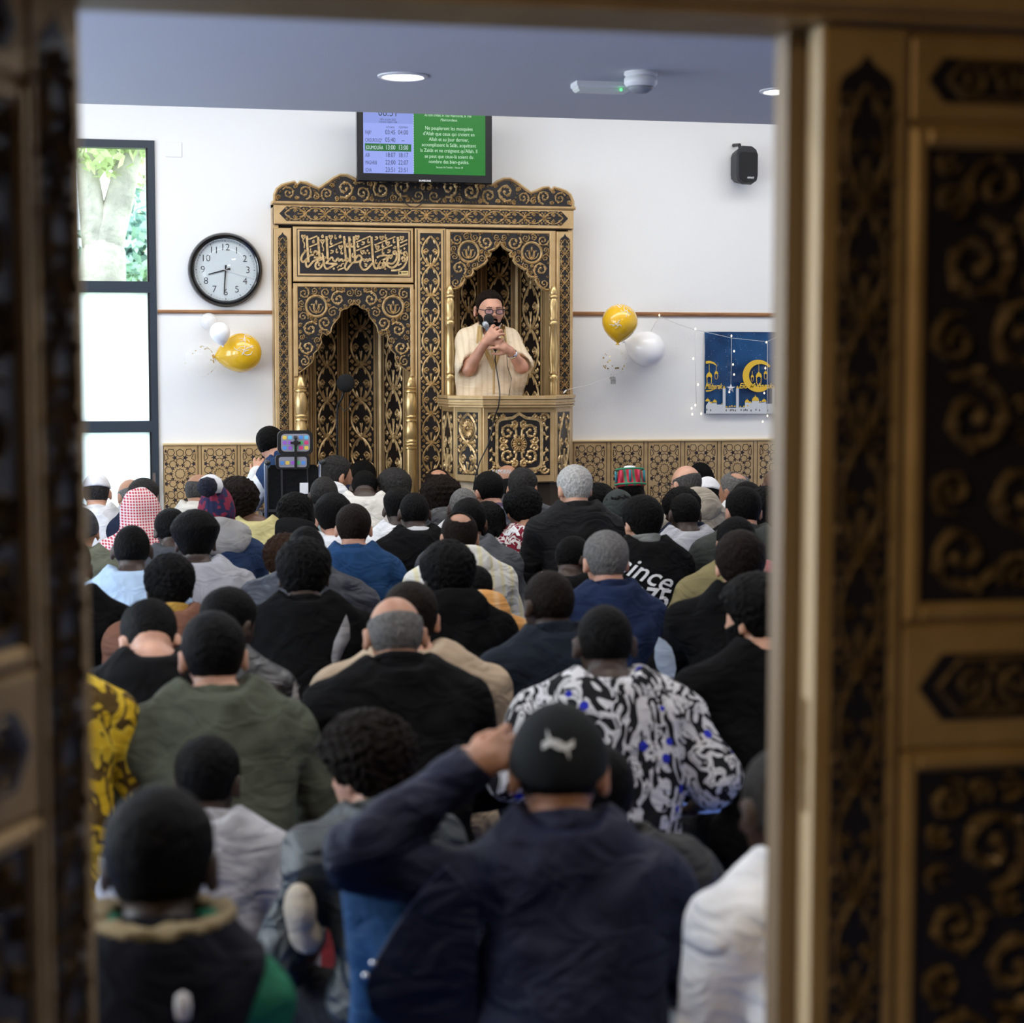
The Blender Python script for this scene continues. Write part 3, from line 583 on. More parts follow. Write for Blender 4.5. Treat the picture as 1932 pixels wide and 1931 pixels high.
# ================================================================ the carved doors
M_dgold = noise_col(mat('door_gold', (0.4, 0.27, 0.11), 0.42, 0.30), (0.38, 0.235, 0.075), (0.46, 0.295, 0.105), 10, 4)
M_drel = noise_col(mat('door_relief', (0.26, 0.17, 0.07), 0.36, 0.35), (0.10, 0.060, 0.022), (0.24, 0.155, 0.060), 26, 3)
def cartouche(fr, parent, u0, u1, v0, v1, seed):
    e = (v1 - v0) * .42; m = (v0 + v1) / 2
    poly = [(u0, m), (u0 + e * .25, m - e * .35), (u0 + e * .9, v0), (u1 - e * .9, v0), (u1 - e * .25, m - e * .35), (u1, m), (u1 - e * .25, m + e * .35), (u1 - e * .9, v1), (u0 + e * .9, v1), (u0 + e * .25, m + e * .35)]
    p = MB().prism(fr, poly, -.002, .0015).build('cartouche', M_black, parent); r = MB(); f = fr.at(0, 0, .0015)
    q = [(u0 + (u - u0) * .9 + (u1 - u0) * .05, v0 + (v - v0) * .8 + (v1 - v0) * .1) for u, v in poly]; r.ribbon(f, q, .004, .006, closed=True)
    fill_scrolls(r, f, q, .006, .008, (), .008, .030, 26, seed); r.build('carved_scrolls', M_drel, p)
def door_leaf(name, label, fr, w, H, rails, edge):
    "fr: u from the meeting stile, v up; rails: (lower panel top, mid rail bottom/top, big panel bottom/top, cartouches)"
    d = MB().fbox(fr, 0, w, .01, H, -.05, -.008).build(name, M_dgold); struct(d, label)
    for s in (0, 1):   # stiles with a vine band
        g = fr if s == 0 else FR(fr(w, 0), -fr.U, fr.V, fr.N)
        st_ = MB().bevbox(g, 0, .118, .01, H, -.009, 0, .004).build('stile', M_dgold, d); a, b = .022, .096
        m = (a + b) / 2; z1 = H - .075
        MB().prism(g, [(a, .02), (b, .02), (b, z1), (b - .006, z1 + .012), (m + .010, z1 + .026), (m, z1 + .040), (m - .010, z1 + .026), (a + .006, z1 + .012), (a, z1)], -.002, .0015).build('inset_panel', M_black, st_)
        r = MB(); band(r, FR(g(m, .03, .0015), g.U, g.V, g.N), (b - a) * .9, z1 - .03, .007, 2.2); r.build('carved_vine', M_drel, st_)
        MB().fbox(g, .112, .115, .02, H - .01, -.006, .0008).build('groove_line', M_groove, st_)
    u0, u1 = .130, w - .130
    for k, (v0, v1, kind) in enumerate(rails):
        if kind == 'rail':
            rl = MB().bevbox(fr, .120, w - .120, v0, v1, -.009, -.001, .004).build('rail', M_dgold, d)
            hh = (v1 - v0); cartouche(fr, rl, u0 + .012, u1 - .012, v0 + hh * .23, v1 - hh * .23, 11 + k)
        else:
            fm = MB()
            for a, b, c, e in ((.120, .146, v0, v1), (w - .146, w - .120, v0, v1), (.140, w - .140, v0, v0 + .026), (.140, w - .140, v1 - .026, v1)): fm.bevbox(fr, a, b, c, e, -.02, .004, .008)
            p = fm.build('panel_moulding', M_dgold, d)
            pn = MB().fbox(fr, .144, w - .144, v0 + .024, v1 - .024, -.010, -.0065).build('panel', M_black, p); r = MB(); f = fr.at(0, 0, -.0065); cu = w / 2
            sub = MB(); fill_scrolls(sub, FR((0, 0, 0), (1, 0, 0), (0, 1, 0), (0, 0, 1)), [(.150, v0 + .03), (cu, v0 + .03), (cu, v1 - .03), (.150, v1 - .03)], .008, .014, (), .012, .062, 46, 21 + k)
            for s in (1, -1): r.add([f(q[0] if s > 0 else w - q[0], q[1], q[2]) for q in sub.v], sub.f)
            r.build('carved_scrolls', M_drel, pn)
    return d
XR0 = PX(1545, YD); HT = PZ(46, 1600, YD)
zr = lambda y: PZ(y, 1800, YD)
FDR = FR((XR0, YD, 0))
RAILS = [(zr(230), HT - .012, 'rail'), (zr(1175), zr(240), 'panel'), (zr(1412), zr(1180), 'rail'), (.10, zr(1418), 'panel')]
dr = door_leaf('door_1', 'closed carved leaf of the gold and black double door', FDR, .84, HT, RAILS, True)
# rebate lip on the far side of the closed leaf and lock plate on its edge
e = MB(); e.box(PX(1479, YD + .055), XR0 + .05, YD + .053, YD + .10, .01, HT); e.build('rebate_strip', mat('door_edge', (.20, .13, .055), .5, .1), dr)
e = MB(); e.box(XR0 - .0035, XR0 + .001, YD + .018, YD + .034, PZ(1540, 1540, YD), PZ(1325, 1540, YD)); e.box(XR0 - .006, XR0, YD + .020, YD + .031, PZ(1450, 1540, YD), PZ(1420, 1540, YD)); e.build('lock_plate', mat('brass_dull', (.35, .24, .11), .35, .8), dr)
MB().box(XR0 - .0015, XR0, YD + .001, YD + .049, .012, HT - .002).build('lit_edge_strip', mat('door_edge_lit', (.60, .46, .26), .5), dr)  # pale strip: light falling on the leaf edge put into its colour
a = math.radians(27); UL = (-math.sin(a), -math.cos(a), 0); NL = (math.cos(a), -math.sin(a), 0)
door_leaf('door_2', 'opened carved leaf of the double door in deep shade', FR((XO0 - .004, YD - .004, 0), UL, (0, 0, 1), NL), .84, HT, RAILS, False)
# head and jambs of the frame
hd = MB(); hd.box(XO0 - .10, XO1 + .95, YD - .02, YD + .13, HT + .003, HT + .17); hd.bevbox(FR((0, YD - .02, 0)), XO0 - .10, XO1 + .95, HT + .012, HT + .052, 0, .012, .006); hd.bevbox(FR((0, YD - .02, 0)), XO0 - .10, XO1 + .95, HT + .075, HT + .16, 0, .016, .008)
struct(hd.build('trim_3', M_dgold), 'gold moulded head of the door frame')
jm = MB(); jm.box(XO0 - .10, XO0 - .006, YD + .0, YD + .13, 0, HT + .003); jm.box(XR0 + .842, XR0 + .95, YD - .02, YD + .13, 0, HT + .003)
struct(jm.build('trim_4', M_dgold), 'jambs of the double door')
# ================================================================ wall panelling
def wains(name, label, x0, x1, ztop, centers, wi):
    t = thing(name, label, 'wall panelling', 'geometric wall panelling'); Y = YW - .022; f = FR((0, Y, 0)); zt = ztop
    MB().box(x0, x1, YW - .022, YW - .001, .0, zt - .012).build('backing_board', M_gold, t)
    MB().bevbox(FR((0, YW, 0)), x0 - .004, x1 + .004, zt - .014, zt, 0, .036, .004).build('top_rail', mat('pale_gold', (.72, .55, .30), .4, .3), t)
    s = wi / 235.0
    def lattice():
        ln = MB(); dk = MB(); W2, top = 117.0, 0.0
        cl = lambda u, v: (max(-W2, min(W2, u)) * s, max(-960, min(0, v)) * s)
        def petal(cx, cy, th, closed=True):
            ps = []
            for r, q in ((-30, 0), (-10, 27), (20, 23), (31, 0), (20, -23), (-10, -27)):
                ps.append((cx + r * math.sin(th) + q * math.cos(th), cy + r * math.cos(th) - q * math.sin(th)))
            k = [cl(*p) for p in ps]
            if len(set(k)) > 3 and abs(cx) < W2 + 20 and -960 < cy < 8: ln.flatrib(f0, k, 3.1 * s, 0, .0009, closed=True)
        def star(cx, cy, r, th=0):
            k = [cl(cx + (r if i % 2 == 0 else r * .45) * math.sin(th + PI * i / 5), cy + (r if i % 2 == 0 else r * .45) * math.cos(th + PI * i / 5)) for i in range(10)]
            if abs(cx) < W2 + 10 and -960 < cy < 10: dk.prism(f0, k, 0, .0012)
        f0 = FR((0, 0, 0))
        for c in (-192, -522, -852):
            ln.flatrib(f0, [cl((41 if i % 2 == 0 else 32) * math.sin(PI * i / 10), c + (41 if i % 2 == 0 else 32) * math.cos(PI * i / 10)) for i in range(20)], 3.1 * s, 0, .0009, closed=True)
            for i in range(10):
                th = 2 * PI * i / 10; petal(90 * math.sin(th), c + 90 * math.cos(th), th); t2 = th + PI / 10
                dk.prism(f0, [cl(50 * math.sin(t2), c + 50 * math.cos(t2)), cl(84 * math.sin(t2 + .17), c + 84 * math.cos(t2 + .17)), cl(72 * math.sin(t2), c + 72 * math.cos(t2)), cl(84 * math.sin(t2 - .17), c + 84 * math.cos(t2 - .17))], 0, .0012)
                star(131 * math.sin(t2), c + 131 * math.cos(t2), 24, t2)
            for sx in (1, -1):
                petal(sx * 70, c + 168, PI + sx * .5); petal(sx * 118, c + 128, sx * 1.3); star(sx * 110, c + 176, 17)
            petal(0, c + 165, PI)
        return ln.mesh('lattice_line', M_groove), dk.mesh('star_inlay', mat('star_dark', (.018, .010, .014), .5))
    ml, mk = lattice(); pm = None
    for cx in centers:
        a, b = max(cx - wi * .56, x0 + .005), min(cx + wi * .56, x1 - .002)
        pn = MB().bevbox(f, a, b, .05, zt - .02, 0, .004, .002).build('panel', M_gold, t)
        lo_, hi_ = a, b
        for me, nm in ((ml, 'lattice_line'), (mk, 'star_inlay')):
            o = obj(nm, me, pn); o['kind'] = 'stuff'; o.location = (cx, Y - .004, zt - .024 - .012)
        g = MB(); g.fbox(f, b + .004, b + .0075, .02, zt - .014, 0, .0015); g.fbox(f, a - .0075, a - .004, .02, zt - .014, 0, .0015); g.build('groove_line', M_groove, t)
zl = PZ(836, 400, YW); wl_ = PX(440.6, YW) - PX(383, YW)
wains('wall_panelling', 'gold panelling with black star lattice beside the window', PX(306, YW), XM0 - .005, zl, [PX(337, YW), PX(411.5, YW), PX(485, YW)], wl_)
cc = [PX(x, YW) for x in (1112, 1182, 1252.5, 1322, 1390.5)]; dx = (cc[-1] - cc[0]) / 4
wains('wall_panelling', 'gold panelling with black star lattice below the blue banner', XM1 + .005, XR - .01, PZ(829, 1270, YW), [cc[0] + dx * i for i in range(14)], PX(1209, YW) - PX(1155.7, YW))
# ================================================================ television
tv = thing('television', 'black wall screen showing prayer times above the niche', 'television'); YT = 11.36
u0, u1 = PX(676.5, YT), PX(929, YT); v0 = PZ(344.5, 803, YT); v1 = v0 + (u1 - u0) * .60
ft = FR((0, YT, 0)); MB().bevbox(ft, u0, u1, v0, v1, -.06, 0, .006).build('bezel', mat('tv_gloss', (.008, .008, .010), .18), tv)
MB().box((u0 + u1) / 2 - .2, (u0 + u1) / 2 + .2, YT + .06, YW, v0 + .12, v0 + .36).build('wall_bracket', M_blackpl, tv)
s0, s1, w0 = PX(688, YT), PX(916, YT), PZ(329, 803, YT); w1 = w0 + (s1 - s0) * .5625
def emis(name, c, s=1.0):
    m = mat(name, (0, 0, 0), .3, emit=c, estr=s); return m
sm = PX(782, YT); E = .0012
scr = MB().fbox(ft, s0, sm, w0, w1, -.001, E).build('screen', emis('screen_lilac', s2l((150, 165, 240)), 1.0), tv)
MB().fbox(ft, s0, sm, PZ(233, 735, YT), w1, E, E + .0004).build('screen_header', emis('screen_lilac_dark', s2l((134, 150, 222)), 1.0), scr)
g2 = MB().fbox(ft, sm, s1, w0, w1, -.001, E).build('screen', emis('screen_green', s2l((28, 122, 40)), 1.0), tv)
TZ = lambda y, x=735: PZ(y, x, YT)
MB().fbox(ft, PX(691, YT), PX(777.5, YT), TZ(285.5), TZ(271.5), E, E + .0008).build('highlight_row', emis('screen_green_bar', s2l((24, 105, 44)), 1.0), scr)
px_ = 1 / (3480 / 11.5); dk = (scr, emis('text_dark', s2l((30, 48, 66)), 1.0))
def tvt(pm, s, x, y, size, align='CENTER', sx=.8, bold=.0, shear=0):
    mb = MB(); text_on(mb, ft, s, size * px_, PX(x, YT), PZ(y, x, YT), E + .0012, align, bold, shear, 1.0, sx); mb.build('screen_text', pm[1], pm[0])
tvt(dk, '08:31', 734.5, 213, 20, sx=.85)
tvt(dk, 'VEN. 6 JUIN 2025', 734, 226, 5, sx=.8); tvt(dk, '10 DHUL HIJJAH 1446', 734, 230.5, 5, sx=.75)
tvt(dk, 'ATHAN', 738.5, 240.5, 5.5); tvt(dk, 'IQAMAH', 763, 240.7, 5.5)
for (n_, a_, b_, y) in (('FAJR*', '03:45', '04:00', 250), ('CHOUROUQ*', '05:40', '--', 264.5), ('ASR', '18:07', '18:17', 293), ('MAGHRIB', '22:00', '22:07', 307), ('ICHA', '23:51', '23:51', 321)):
    tvt(dk, n_, 691.5, y, 10, 'LEFT', .50); tvt(dk, a_, 738.5, y, 12, sx=.72); tvt(dk, b_, 762.5, y + .4, 12, sx=.72)
lt = (scr, emis('text_light', s2l((205, 225, 235)), 1.0)); tvt(lt, 'JOUMOUÂA', 692.5, 278.5, 10, 'LEFT', .6); tvt(lt, '13:00', 738.5, 278.7, 12, sx=.72); tvt(lt, '13:00', 762.5, 279, 12, sx=.72)
lt = (g2, emis('text_pale', s2l((200, 235, 205)), 1.0))
tvt(lt, "Au nom d'Allah, le Tout Miséricorde, le Très", 846, 218.5, 7.2, sx=.68, shear=.3); tvt(lt, 'Miséricordieux.', 848, 227, 7.2, sx=.72, shear=.3)
for s_, y in (('Ne peupleront les mosquées', 243), ("d'Allah que ceux qui croient en", 253.5), ('Allah et au Jour dernier,', 264), ('accomplissent la Salât, acquittent', 274.5), ("la Zakât et ne craignent qu'Allah. Il", 285), ('se peut que ceux-là soient du', 296), ('nombre des bien-guidés.', 306)): tvt(lt, s_, 848, y, 9.6, sx=.81)
tvt(lt, 'Sourate At-Tawbah - Verset 18', 849, 316.5, 5, sx=.8)
lt = MB()
for i in range(26): a = PZ(325 - i * 4.6, 782, YT); lt.fbox(ft, sm - .0025, sm + .0015, a, a + .008, E, E + .0008)
lt.build('screen_dashes', emis('text_light2', s2l((190, 205, 235)), 1.0), scr)
lt = MB(); text_on(lt, ft, 'SAMSUNG', 5 * px_, PX(803, YT), PZ(341.5, 803, YT), .0005, bold=.0004); lt.build('brand_mark', mat('silver_print', (.7, .7, .72), .4), tv)
cb = MB(); pts = [P(x, y, 11.40) for x, y in ((765, 344), (762, 368), (768, 380), (778, 388), (790, 389), (800, 382), (806, 368), (808, 344))]; cb.tube([tuple(p + np.array([0, .09, 0])) for p in pts], .003, 6); tag(cb.build('cable', M_blackpl, smooth=True), 'thin black cable looping below the wall screen', 'cable')
# ================================================================ clock
ck = thing('wall_clock', 'round black-rimmed wall clock reading half past eight', 'clock'); cc_ = P(425, 510, YW); AX = ((1, 0, 0), (0, 0, 1), (0, -1, 0)); R = 70 / 3480 * 11.55
MB().lathe(cc_, [(R * .98, 0), (R, .02), (R * .97, .04), (R * .93, .05), (R * .90, .044), (R * .88, .05), (R * .85, .045), (R * .835, .03), (R * .83, .012)], 56, AX, False).build('rim', mat('clock_rim', (.012, .012, .013), .16, coat=.5), ck, angle=40)
MB().lathe(cc_, [(R * .845, .042), (R * .83, .046), (R * .815, .040)], 56, AX, False).build('inner_ring', M_chrome, ck, angle=40)
MB().lathe(cc_, [(R * .83, .010), (R * .83, .020)], 56, AX).build('dial', mat('dial_white', (.62, .68, .70), .6), ck)
fk = FR((cc_[0], YW - .0205, cc_[2])); nm = MB()
for h in range(1, 13):
    a = 2 * PI * h / 12; text_on(nm, fk, str(h), R * .26, R * .60 * math.sin(a), R * .60 * math.cos(a), .0006, bold=-.0004)
for i in range(60):
    a = 2 * PI * i / 60; r0, r1 = (R * .755, R * .79) if i % 5 == 0 else (R * .765, R * .785); nm.flatrib(fk, [(r0 * math.sin(a), r0 * math.cos(a)), (r1 * math.sin(a), r1 * math.cos(a))], .0022 if i % 5 == 0 else .0009, 0, .0006)
nm.build('numerals', mat('ink', (.02, .02, .025), .6), ck)
def hand(name, ang, L, w, n, m):
    h = MB(); d = np.array([math.sin(ang), math.cos(ang)]); h.flatrib(fk, [-d * R * .13, d * 0, d * L], [w * 1.4, w, w * .6], n, .0015); h.build(name, m, ck)
hand('hour_hand', math.radians(255), R * .47, .005, .004, M_blackpl); hand('minute_hand', math.radians(184), R * .64, .0045, .006, M_blackpl); hand('second_hand', math.radians(105), R * .80, .0015, .008, M_white)
gm = mat('clock_glass', (1, 1, 1), .02); n_, l_, b_ = nodes(gm); t_ = n_.new('ShaderNodeBsdfTransparent'); g_ = n_.new('ShaderNodeBsdfGlossy'); g_.inputs['Roughness'].default_value = .03; x_ = n_.new('ShaderNodeMixShader'); x_.inputs[0].default_value = .035
l_.new(t_.outputs[0], x_.inputs[1]); l_.new(g_.outputs[0], x_.inputs[2]); l_.new(x_.outputs[0], n_['Material Output'].inputs['Surface'])
MB().lathe(cc_, [(R * .82, .034), (R * .5, .044), (.001, .048)], 48, AX).build('glass', gm, ck, smooth=True)
# blank cover plate on the wall
u0, u1, v0, v1 = rect(318, 268, 349, 297, YW); MB().bevbox(FR((0, YW, 0)), u0, u1, v0, v1, 0, .005, .003).build('cover_plate', M_wall); o = bpy.data.objects['cover_plate']; tag(o, 'small blank cover plate painted white between window and clock', 'cover plate')
# ================================================================ speaker
sp = thing('loudspeaker', 'black wall loudspeaker high on the white wall', 'loudspeaker'); c = P(1409, 312, YW - .14); ss = 11.9 / 3480
def spk(w, h): return [(-w * .42, -h), (w * .42, -h), (w * .9, -h * .8), (w, -h * .55), (w, h * .6), (w * .8, h * .86), (w * .45, h), (-w * .45, h), (-w * .8, h * .86), (-w, h * .6), (-w, -h * .55), (-w * .9, -h * .8)]
yw = math.radians(12); fs = FR(c, (math.cos(yw), math.sin(yw), 0), (0, 0, 1), (math.sin(yw), -math.cos(yw), 0))
b = MB(); poly = spk(23 * ss, 36.5 * ss); k = len(poly); A = [fs(u, v, 0) for u, v in poly]; Bk = [fs(u * .62, v * .8, -.12) for u, v in poly]; Fr = [fs(u * .93, v * .95, .018) for u, v in poly]
b.add(Bk + A + Fr, [tuple(range(k))[::-1], tuple(range(2 * k, 3 * k))] + [(i, (i + 1) % k, (i + 1) % k + k, i + k) for i in range(k)] + [(i + k, (i + 1) % k + k, (i + 1) % k + 2 * k, i + 2 * k) for i in range(k)]); b.build('cabinet', mat('speaker_shell', (.020, .021, .023), .5), sp)
MB().prism(fs, [(u * .86, max(-h_ if 0 else v * .88, -1) if v < 0 else min(v * .88, 24 * ss)) for u, v in poly for h_ in (0,)], .016, .021).build('grille', bump(mat('speaker_grille', (.008, .008, .009), .6), 600, .5), sp)
b = MB(); text_on(b, fs, 'APART', 5 * ss, 5 * ss, -24 * ss, .0225, bold=.0006); b.build('logo_badge', M_white, sp)
b = MB(); b.tube([fs(-6 * ss, 30 * ss, -.05), fs(-6 * ss, 40 * ss, -.06), fs(-5 * ss, 42 * ss, -.14)], .012, 8); b.build('bracket', M_blackpl, sp)
# ================================================================ balloons
def balloon_mat(name, c, alpha, rough=.18, trans=False):
    m = mat(name, c, rough, coat=.6)
    if trans:
        n, l, bb = nodes(m); t = n.new('ShaderNodeBsdfTransparent'); x = n.new('ShaderNodeMixShader'); x.inputs[0].default_value = alpha; l.new(t.outputs[0], x.inputs[1]); l.new(bb.outputs[0], x.inputs[2]); l.new(x.outputs[0], n['Material Output'].inputs['Surface'])
    return m
M_by = balloon_mat('balloon_yellow', (.80, .47, .015), 1); M_bw = balloon_mat('balloon_white', (.94, .94, .95), 1, .4); M_bc = balloon_mat('balloon_clear', (.92, .92, .90), .13, .08, True); M_bt = balloon_mat('balloon_thin', (.92, .92, .92), .55, .4, True)
def balloon(label, px, py, rpx, Y, m, tail, L=1.0, confetti=0, prints=0, seed=0):
    "tail: direction of the knot in the picture plane"
    t = thing('balloon', label, 'balloon', 'party balloons on the front wall'); c = P(px, py, Y); r = rpx / 3480 * (Y / math.cos(math.radians(3)) * 1.0)
    d = np.array([math.sin(tail), 0, math.cos(tail)]); X = np.cross(d, (0, 1, 0)); ax = (X, (0, 1, 0), d)
    pr = [(.001, -1.0)] + [(math.sin(a), -math.cos(a)) for a in np.linspace(.15, 1.75, 14)] + [(.94, .35), (.80, .66), (.58, .95), (.33, 1.18), (.12, 1.32), (.07, 1.36)]
    pr = [(a * r, b * r * (L if b > 0 else 1)) for a, b in pr]; bo = MB().lathe(c, pr, 28, ax).build('skin', m, t, smooth=True)
    e = c + d * 1.36 * r * L; MB().lathe(e, [(.05 * r, -.02 * r), (.05 * r, .03 * r), (.13 * r, .10 * r), (.10 * r, .11 * r)], 10, ax).build('knot', m, t, smooth=True)
    rnd = random.Random(seed)
    if confetti:
        cf = MB()
        for i in range(confetti):
            a = rnd.gauss(-.9 if px > 1000 else .3, .9); b = rnd.uniform(-1, .6); q = np.array([math.cos(a) * math.cos(b), -abs(math.sin(b)) * .6 - .2, math.sin(a) * math.cos(b)]); q /= np.linalg.norm(q)
            if i % 2: q = np.array([rnd.gauss(-.5 if px > 1000 else .45, .35), -.5, rnd.gauss(-.1 if px > 1000 else .55, .35)]); q /= np.linalg.norm(q)
            z = np.cross(q, (0, 0, 1)); z /= np.linalg.norm(z); y2 = np.cross(q, z); p0 = c + q * r * .97; s = .007 * rnd.uniform(.6, 1.1); cf.add([p0 + s * (math.cos(w_) * z + math.sin(w_) * y2) for w_ in np.linspace(0, 5.24, 6)], [tuple(range(6))])
        o = cf.build('confetti', mat('gold_foil', (.55, .38, .08), .3, .7), t)
    if prints:
        pm = MB()
        for (cx_, cz_, s) in ((-.05, .05, .5), (.1, .72, .32)) if tail < 0 else ((.05, .62, .48), (-.45, -.15, .26)):
            for i in range(9):
                a = rnd.uniform(0, 6.28); p = [np.array([cx_ + s * .9 * rnd.uniform(-.5, .5), cz_ + s * rnd.uniform(-.4, .4)])]
                for j in range(5): a += rnd.uniform(-.8, .8); p.append(p[-1] + .11 * s * np.array([math.cos(a), math.sin(a)]) * 1.6)
                vs = [];
                for q in p:
                    q = q * min(1, .96 / max(.01, np.linalg.norm(q))); vs.append(c + np.array([q[0], -math.sqrt(max(.0, 1 - q @ q)) * 1.004 - .004, q[1]]) * r)
                pm.tube(vs, .0016, 4)
        pm.build('printed_scrolls', M_white, t)
    return t
balloon('yellow balloon with white print below the clock', 456, 666, 37, YW - .13, M_by, -PI / 2 - .15, 1.0, 0, 1, 1)
balloon('small white balloon between the yellow and the fainter one', 415, 627, 19, YW - .27, M_bw, PI - .2, 1.0)
balloon('pale balloon touching the oak rail under the clock', 394, 607, 16, YW - .06, M_bt, PI * .85, 1.0)
balloon('clear confetti balloon nearest the window', 378, 681, 30, YW - .10, M_bc, 1.0, .9, 26, 0, 2)
balloon('yellow balloon above the clear one, near the pulpit', 1169.5, 608, 35, YW - .34, M_by, PI + .1, .85, 0, 1, 3)
balloon('big white balloon half hidden by the yellow one', 1221, 659, 35, YW - .13, M_bw, -PI / 2 + .3, 1.0)
balloon('clear confetti balloon below the big yellow one', 1158, 683, 27, YW - .14, M_bc, PI, .7, 30, 0, 4)
w = MB(); c = P(1157, 719, YW - .12); w.box(c[0] - .014, c[0] + .014, c[1] - .012, c[1] + .012, c[2] - .02, c[2] + .01); w.lathe((c[0] - .004, c[1], c[2] + .012), [(.022, 0), (.018, .014), (.004, .018)], 12); tag(w.build('balloon_clip', mat('smoke_plastic', (.32, .32, .31), .4)), 'small grey clip hanging under the clear balloon', 'clip')
# ================================================================ banner
bn = thing('banner', 'blue festive banner with golden moons and lettering', 'banner'); YB = YW - .012
u0, u1, v0, v1 = PX(1329, YB), PX(1560, YB), PZ(780, 1400, YB), PZ(626.5, 1400, YB); nb = 60; mbk = 40; vs = []; fs_ = []
def wav(a, b): return -.006 * math.sin(a * 9 + b * 5) * (1 - .4 * b) - .004 * math.sin(a * 23) * (1 - b) - .010 * max(0, math.sin((a * 1.4 + (1 - b)) * 7)) * (b > .35)
for j in range(mbk + 1):
    for i in range(nb + 1):
        a, b = i / nb, j / mbk; vs.append((u0 + (u1 - u0) * a, YB + wav(a, b), v0 + (v1 - v0) * b))
for j in range(mbk):
    for i in range(nb): q = j * (nb + 1) + i; fs_.append((q, q + 1, q + nb + 2, q + nb + 1))
Mb = noise_col(mat('banner_blue', (.008, .05, .16), .38), (.004, .03, .10), (.010, .075, .21), 5, 2); 
MB().add(vs, fs_).build('sheet', Mb, bn, smooth=True)
fb = FR((0, YB - .022, 0)); BX = lambda x, y: XZ(x, y, YB)
BS = 1 / 10.164
def bc(x, y): return BX(1310 + x * BS, 610 + y * BS)
gp = MB(); yl = MB(); wh = MB()
def moon(m, cx, cy, r):
    o = [(cx + r * math.cos(a), cy + r * math.sin(a)) for a in np.linspace(-.75, math.pi * 1.35 + 2.2, 40)]
    A = np.linspace(math.radians(-50), math.radians(215), 30)
    out = [(cx + r * math.cos(a + PI * .5), cy - r * math.sin(a + PI * .5) * 1.0) for a in A]; 
    inn = [(cx + .28 * r + .82 * r * math.cos(a + PI * .5), cy - .05 * r - .86 * r * math.sin(a + PI * .5)) for a in A]
    p = []; w = []
    for a, b in zip(out, inn): p.append(((a[0] + b[0]) / 2, (a[1] + b[1]) / 2)); w.append(np.hypot(a[0] - b[0], a[1] - b[1]) / 2 * BS / 291)
    m.flatrib(fb, [bc(*q) for q in p], w, 0, .001)
def lantern(m, x, y, s):
    m.prism(fb, [bc(x - 60 * s, y + 60 * s), bc(x - 40 * s, y + 10 * s), bc(x, y - 30 * s), bc(x + 40 * s, y + 10 * s), bc(x + 60 * s, y + 60 * s), bc(x + 40 * s, y + 90 * s), bc(x, y + 60 * s), bc(x - 40 * s, y + 90 * s)], 0, .001)
    for e in (-1, 1): m.flatrib(fb, [bc(x + e * 46 * s, y + 80 * s), bc(x + e * 40 * s, y + 190 * s), bc(x + e * 10 * s, y + 240 * s)], .0022 * s, 0, .001)
    m.flatrib(fb, [bc(x, y - 30 * s), bc(x, y - 170 * s)], .0012, 0, .001)
def dome(x, y, r):
    yl.prism(fb, [bc(x - r, y)] + [bc(x - r * 1.05 * math.cos(a), y - r * 1.25 * math.sin(a)) for a in np.linspace(.1, PI - .1, 12)][:6] + [bc(x, y - r * 1.9)] + [bc(x - r * 1.05 * math.cos(a), y - r * 1.25 * math.sin(a)) for a in np.linspace(.1, PI - .1, 12)][6:] + [bc(x + r, y)], 0, .001)
for dx_ in (0, 955):
    for m, (ox, cut) in ((yl, (dx_ + 240 - 0, 0)),): moon(yl, ox - 10 + (0 if dx_ else 0), 1015, 285) if dx_ else None
    if dx_:
        lantern(yl, ox + 20, 960, 1.0); lantern(yl, ox + 150, 930, .62); lantern(yl, ox - 105, 1000, .5)
    else:
        lantern(yl, 265, 960, 1.0); lantern(yl, 400, 930, .62); yl.flatrib(fb, [bc(200, 755), bc(270, 745), bc(350, 765), bc(420, 825)], [.009, .008, .006, .001], 0, .001); yl.flatrib(fb, [bc(200, 1300), bc(290, 1295), bc(370, 1265)], [.005, .004, .001], 0, .001)
text_on(yl, fb, 'Eid Mubarak', 150 * BS / 291, *bc(1150, 1205), .0012, bold=.0010, shear=.35, sx=.92); text_on(yl, fb, 'Mubarak', 150 * BS / 291, *bc(345, 1215), .0012, bold=.0010, shear=.35, sx=.66)
for x, y, r in ((1150, 1490, 65), (990, 1520, 42), (1050, 1530, 22), (1315, 1510, 42), (1245, 1520, 20), (370, 1520, 40), (300, 1535, 22), (235, 1500, 40), (600, 1615, 18), (655, 1610, 18), (700, 1600, 20), (755, 1605, 18), (860, 1610, 16), (930, 1605, 18), (1000, 1590, 16), (510, 1550, 12), (1560, 1600, 18)): dome(x, y, r)
wh.prism(fb, [bc(205, 1735), bc(205, 1580), bc(260, 1500), bc(330, 1535), bc(410, 1530), bc(410, 1560), bc(525, 1560), bc(525, 1250), bc(578, 1250), bc(578, 1625), bc(780, 1625), bc(780, 1250), bc(832, 1250), bc(832, 1615), bc(950, 1615), bc(950, 1520), bc(1085, 1530), bc(1085, 1490), bc(1220, 1490), bc(1220, 1530), bc(1355, 1515), bc(1355, 1545), bc(1475, 1545), bc(1475, 1240), bc(1525, 1240), bc(1525, 1610), bc(1800, 1610), bc(1800, 1735)], -.0012, 0)
for x in (550, 806, 1500): yl.prism(fb, [bc(x - 27, 1250), bc(x, 1195), bc(x + 27, 1250)], 0, .001)
wh.build('mosque_skyline', mat('banner_silver', (.62, .64, .66), .45), bn); yl.build('gold_print', mat('banner_gold', (.78, .50, .045), .4), bn)['kind'] = 'stuff'
ds = MB(); rnd = random.Random(5)
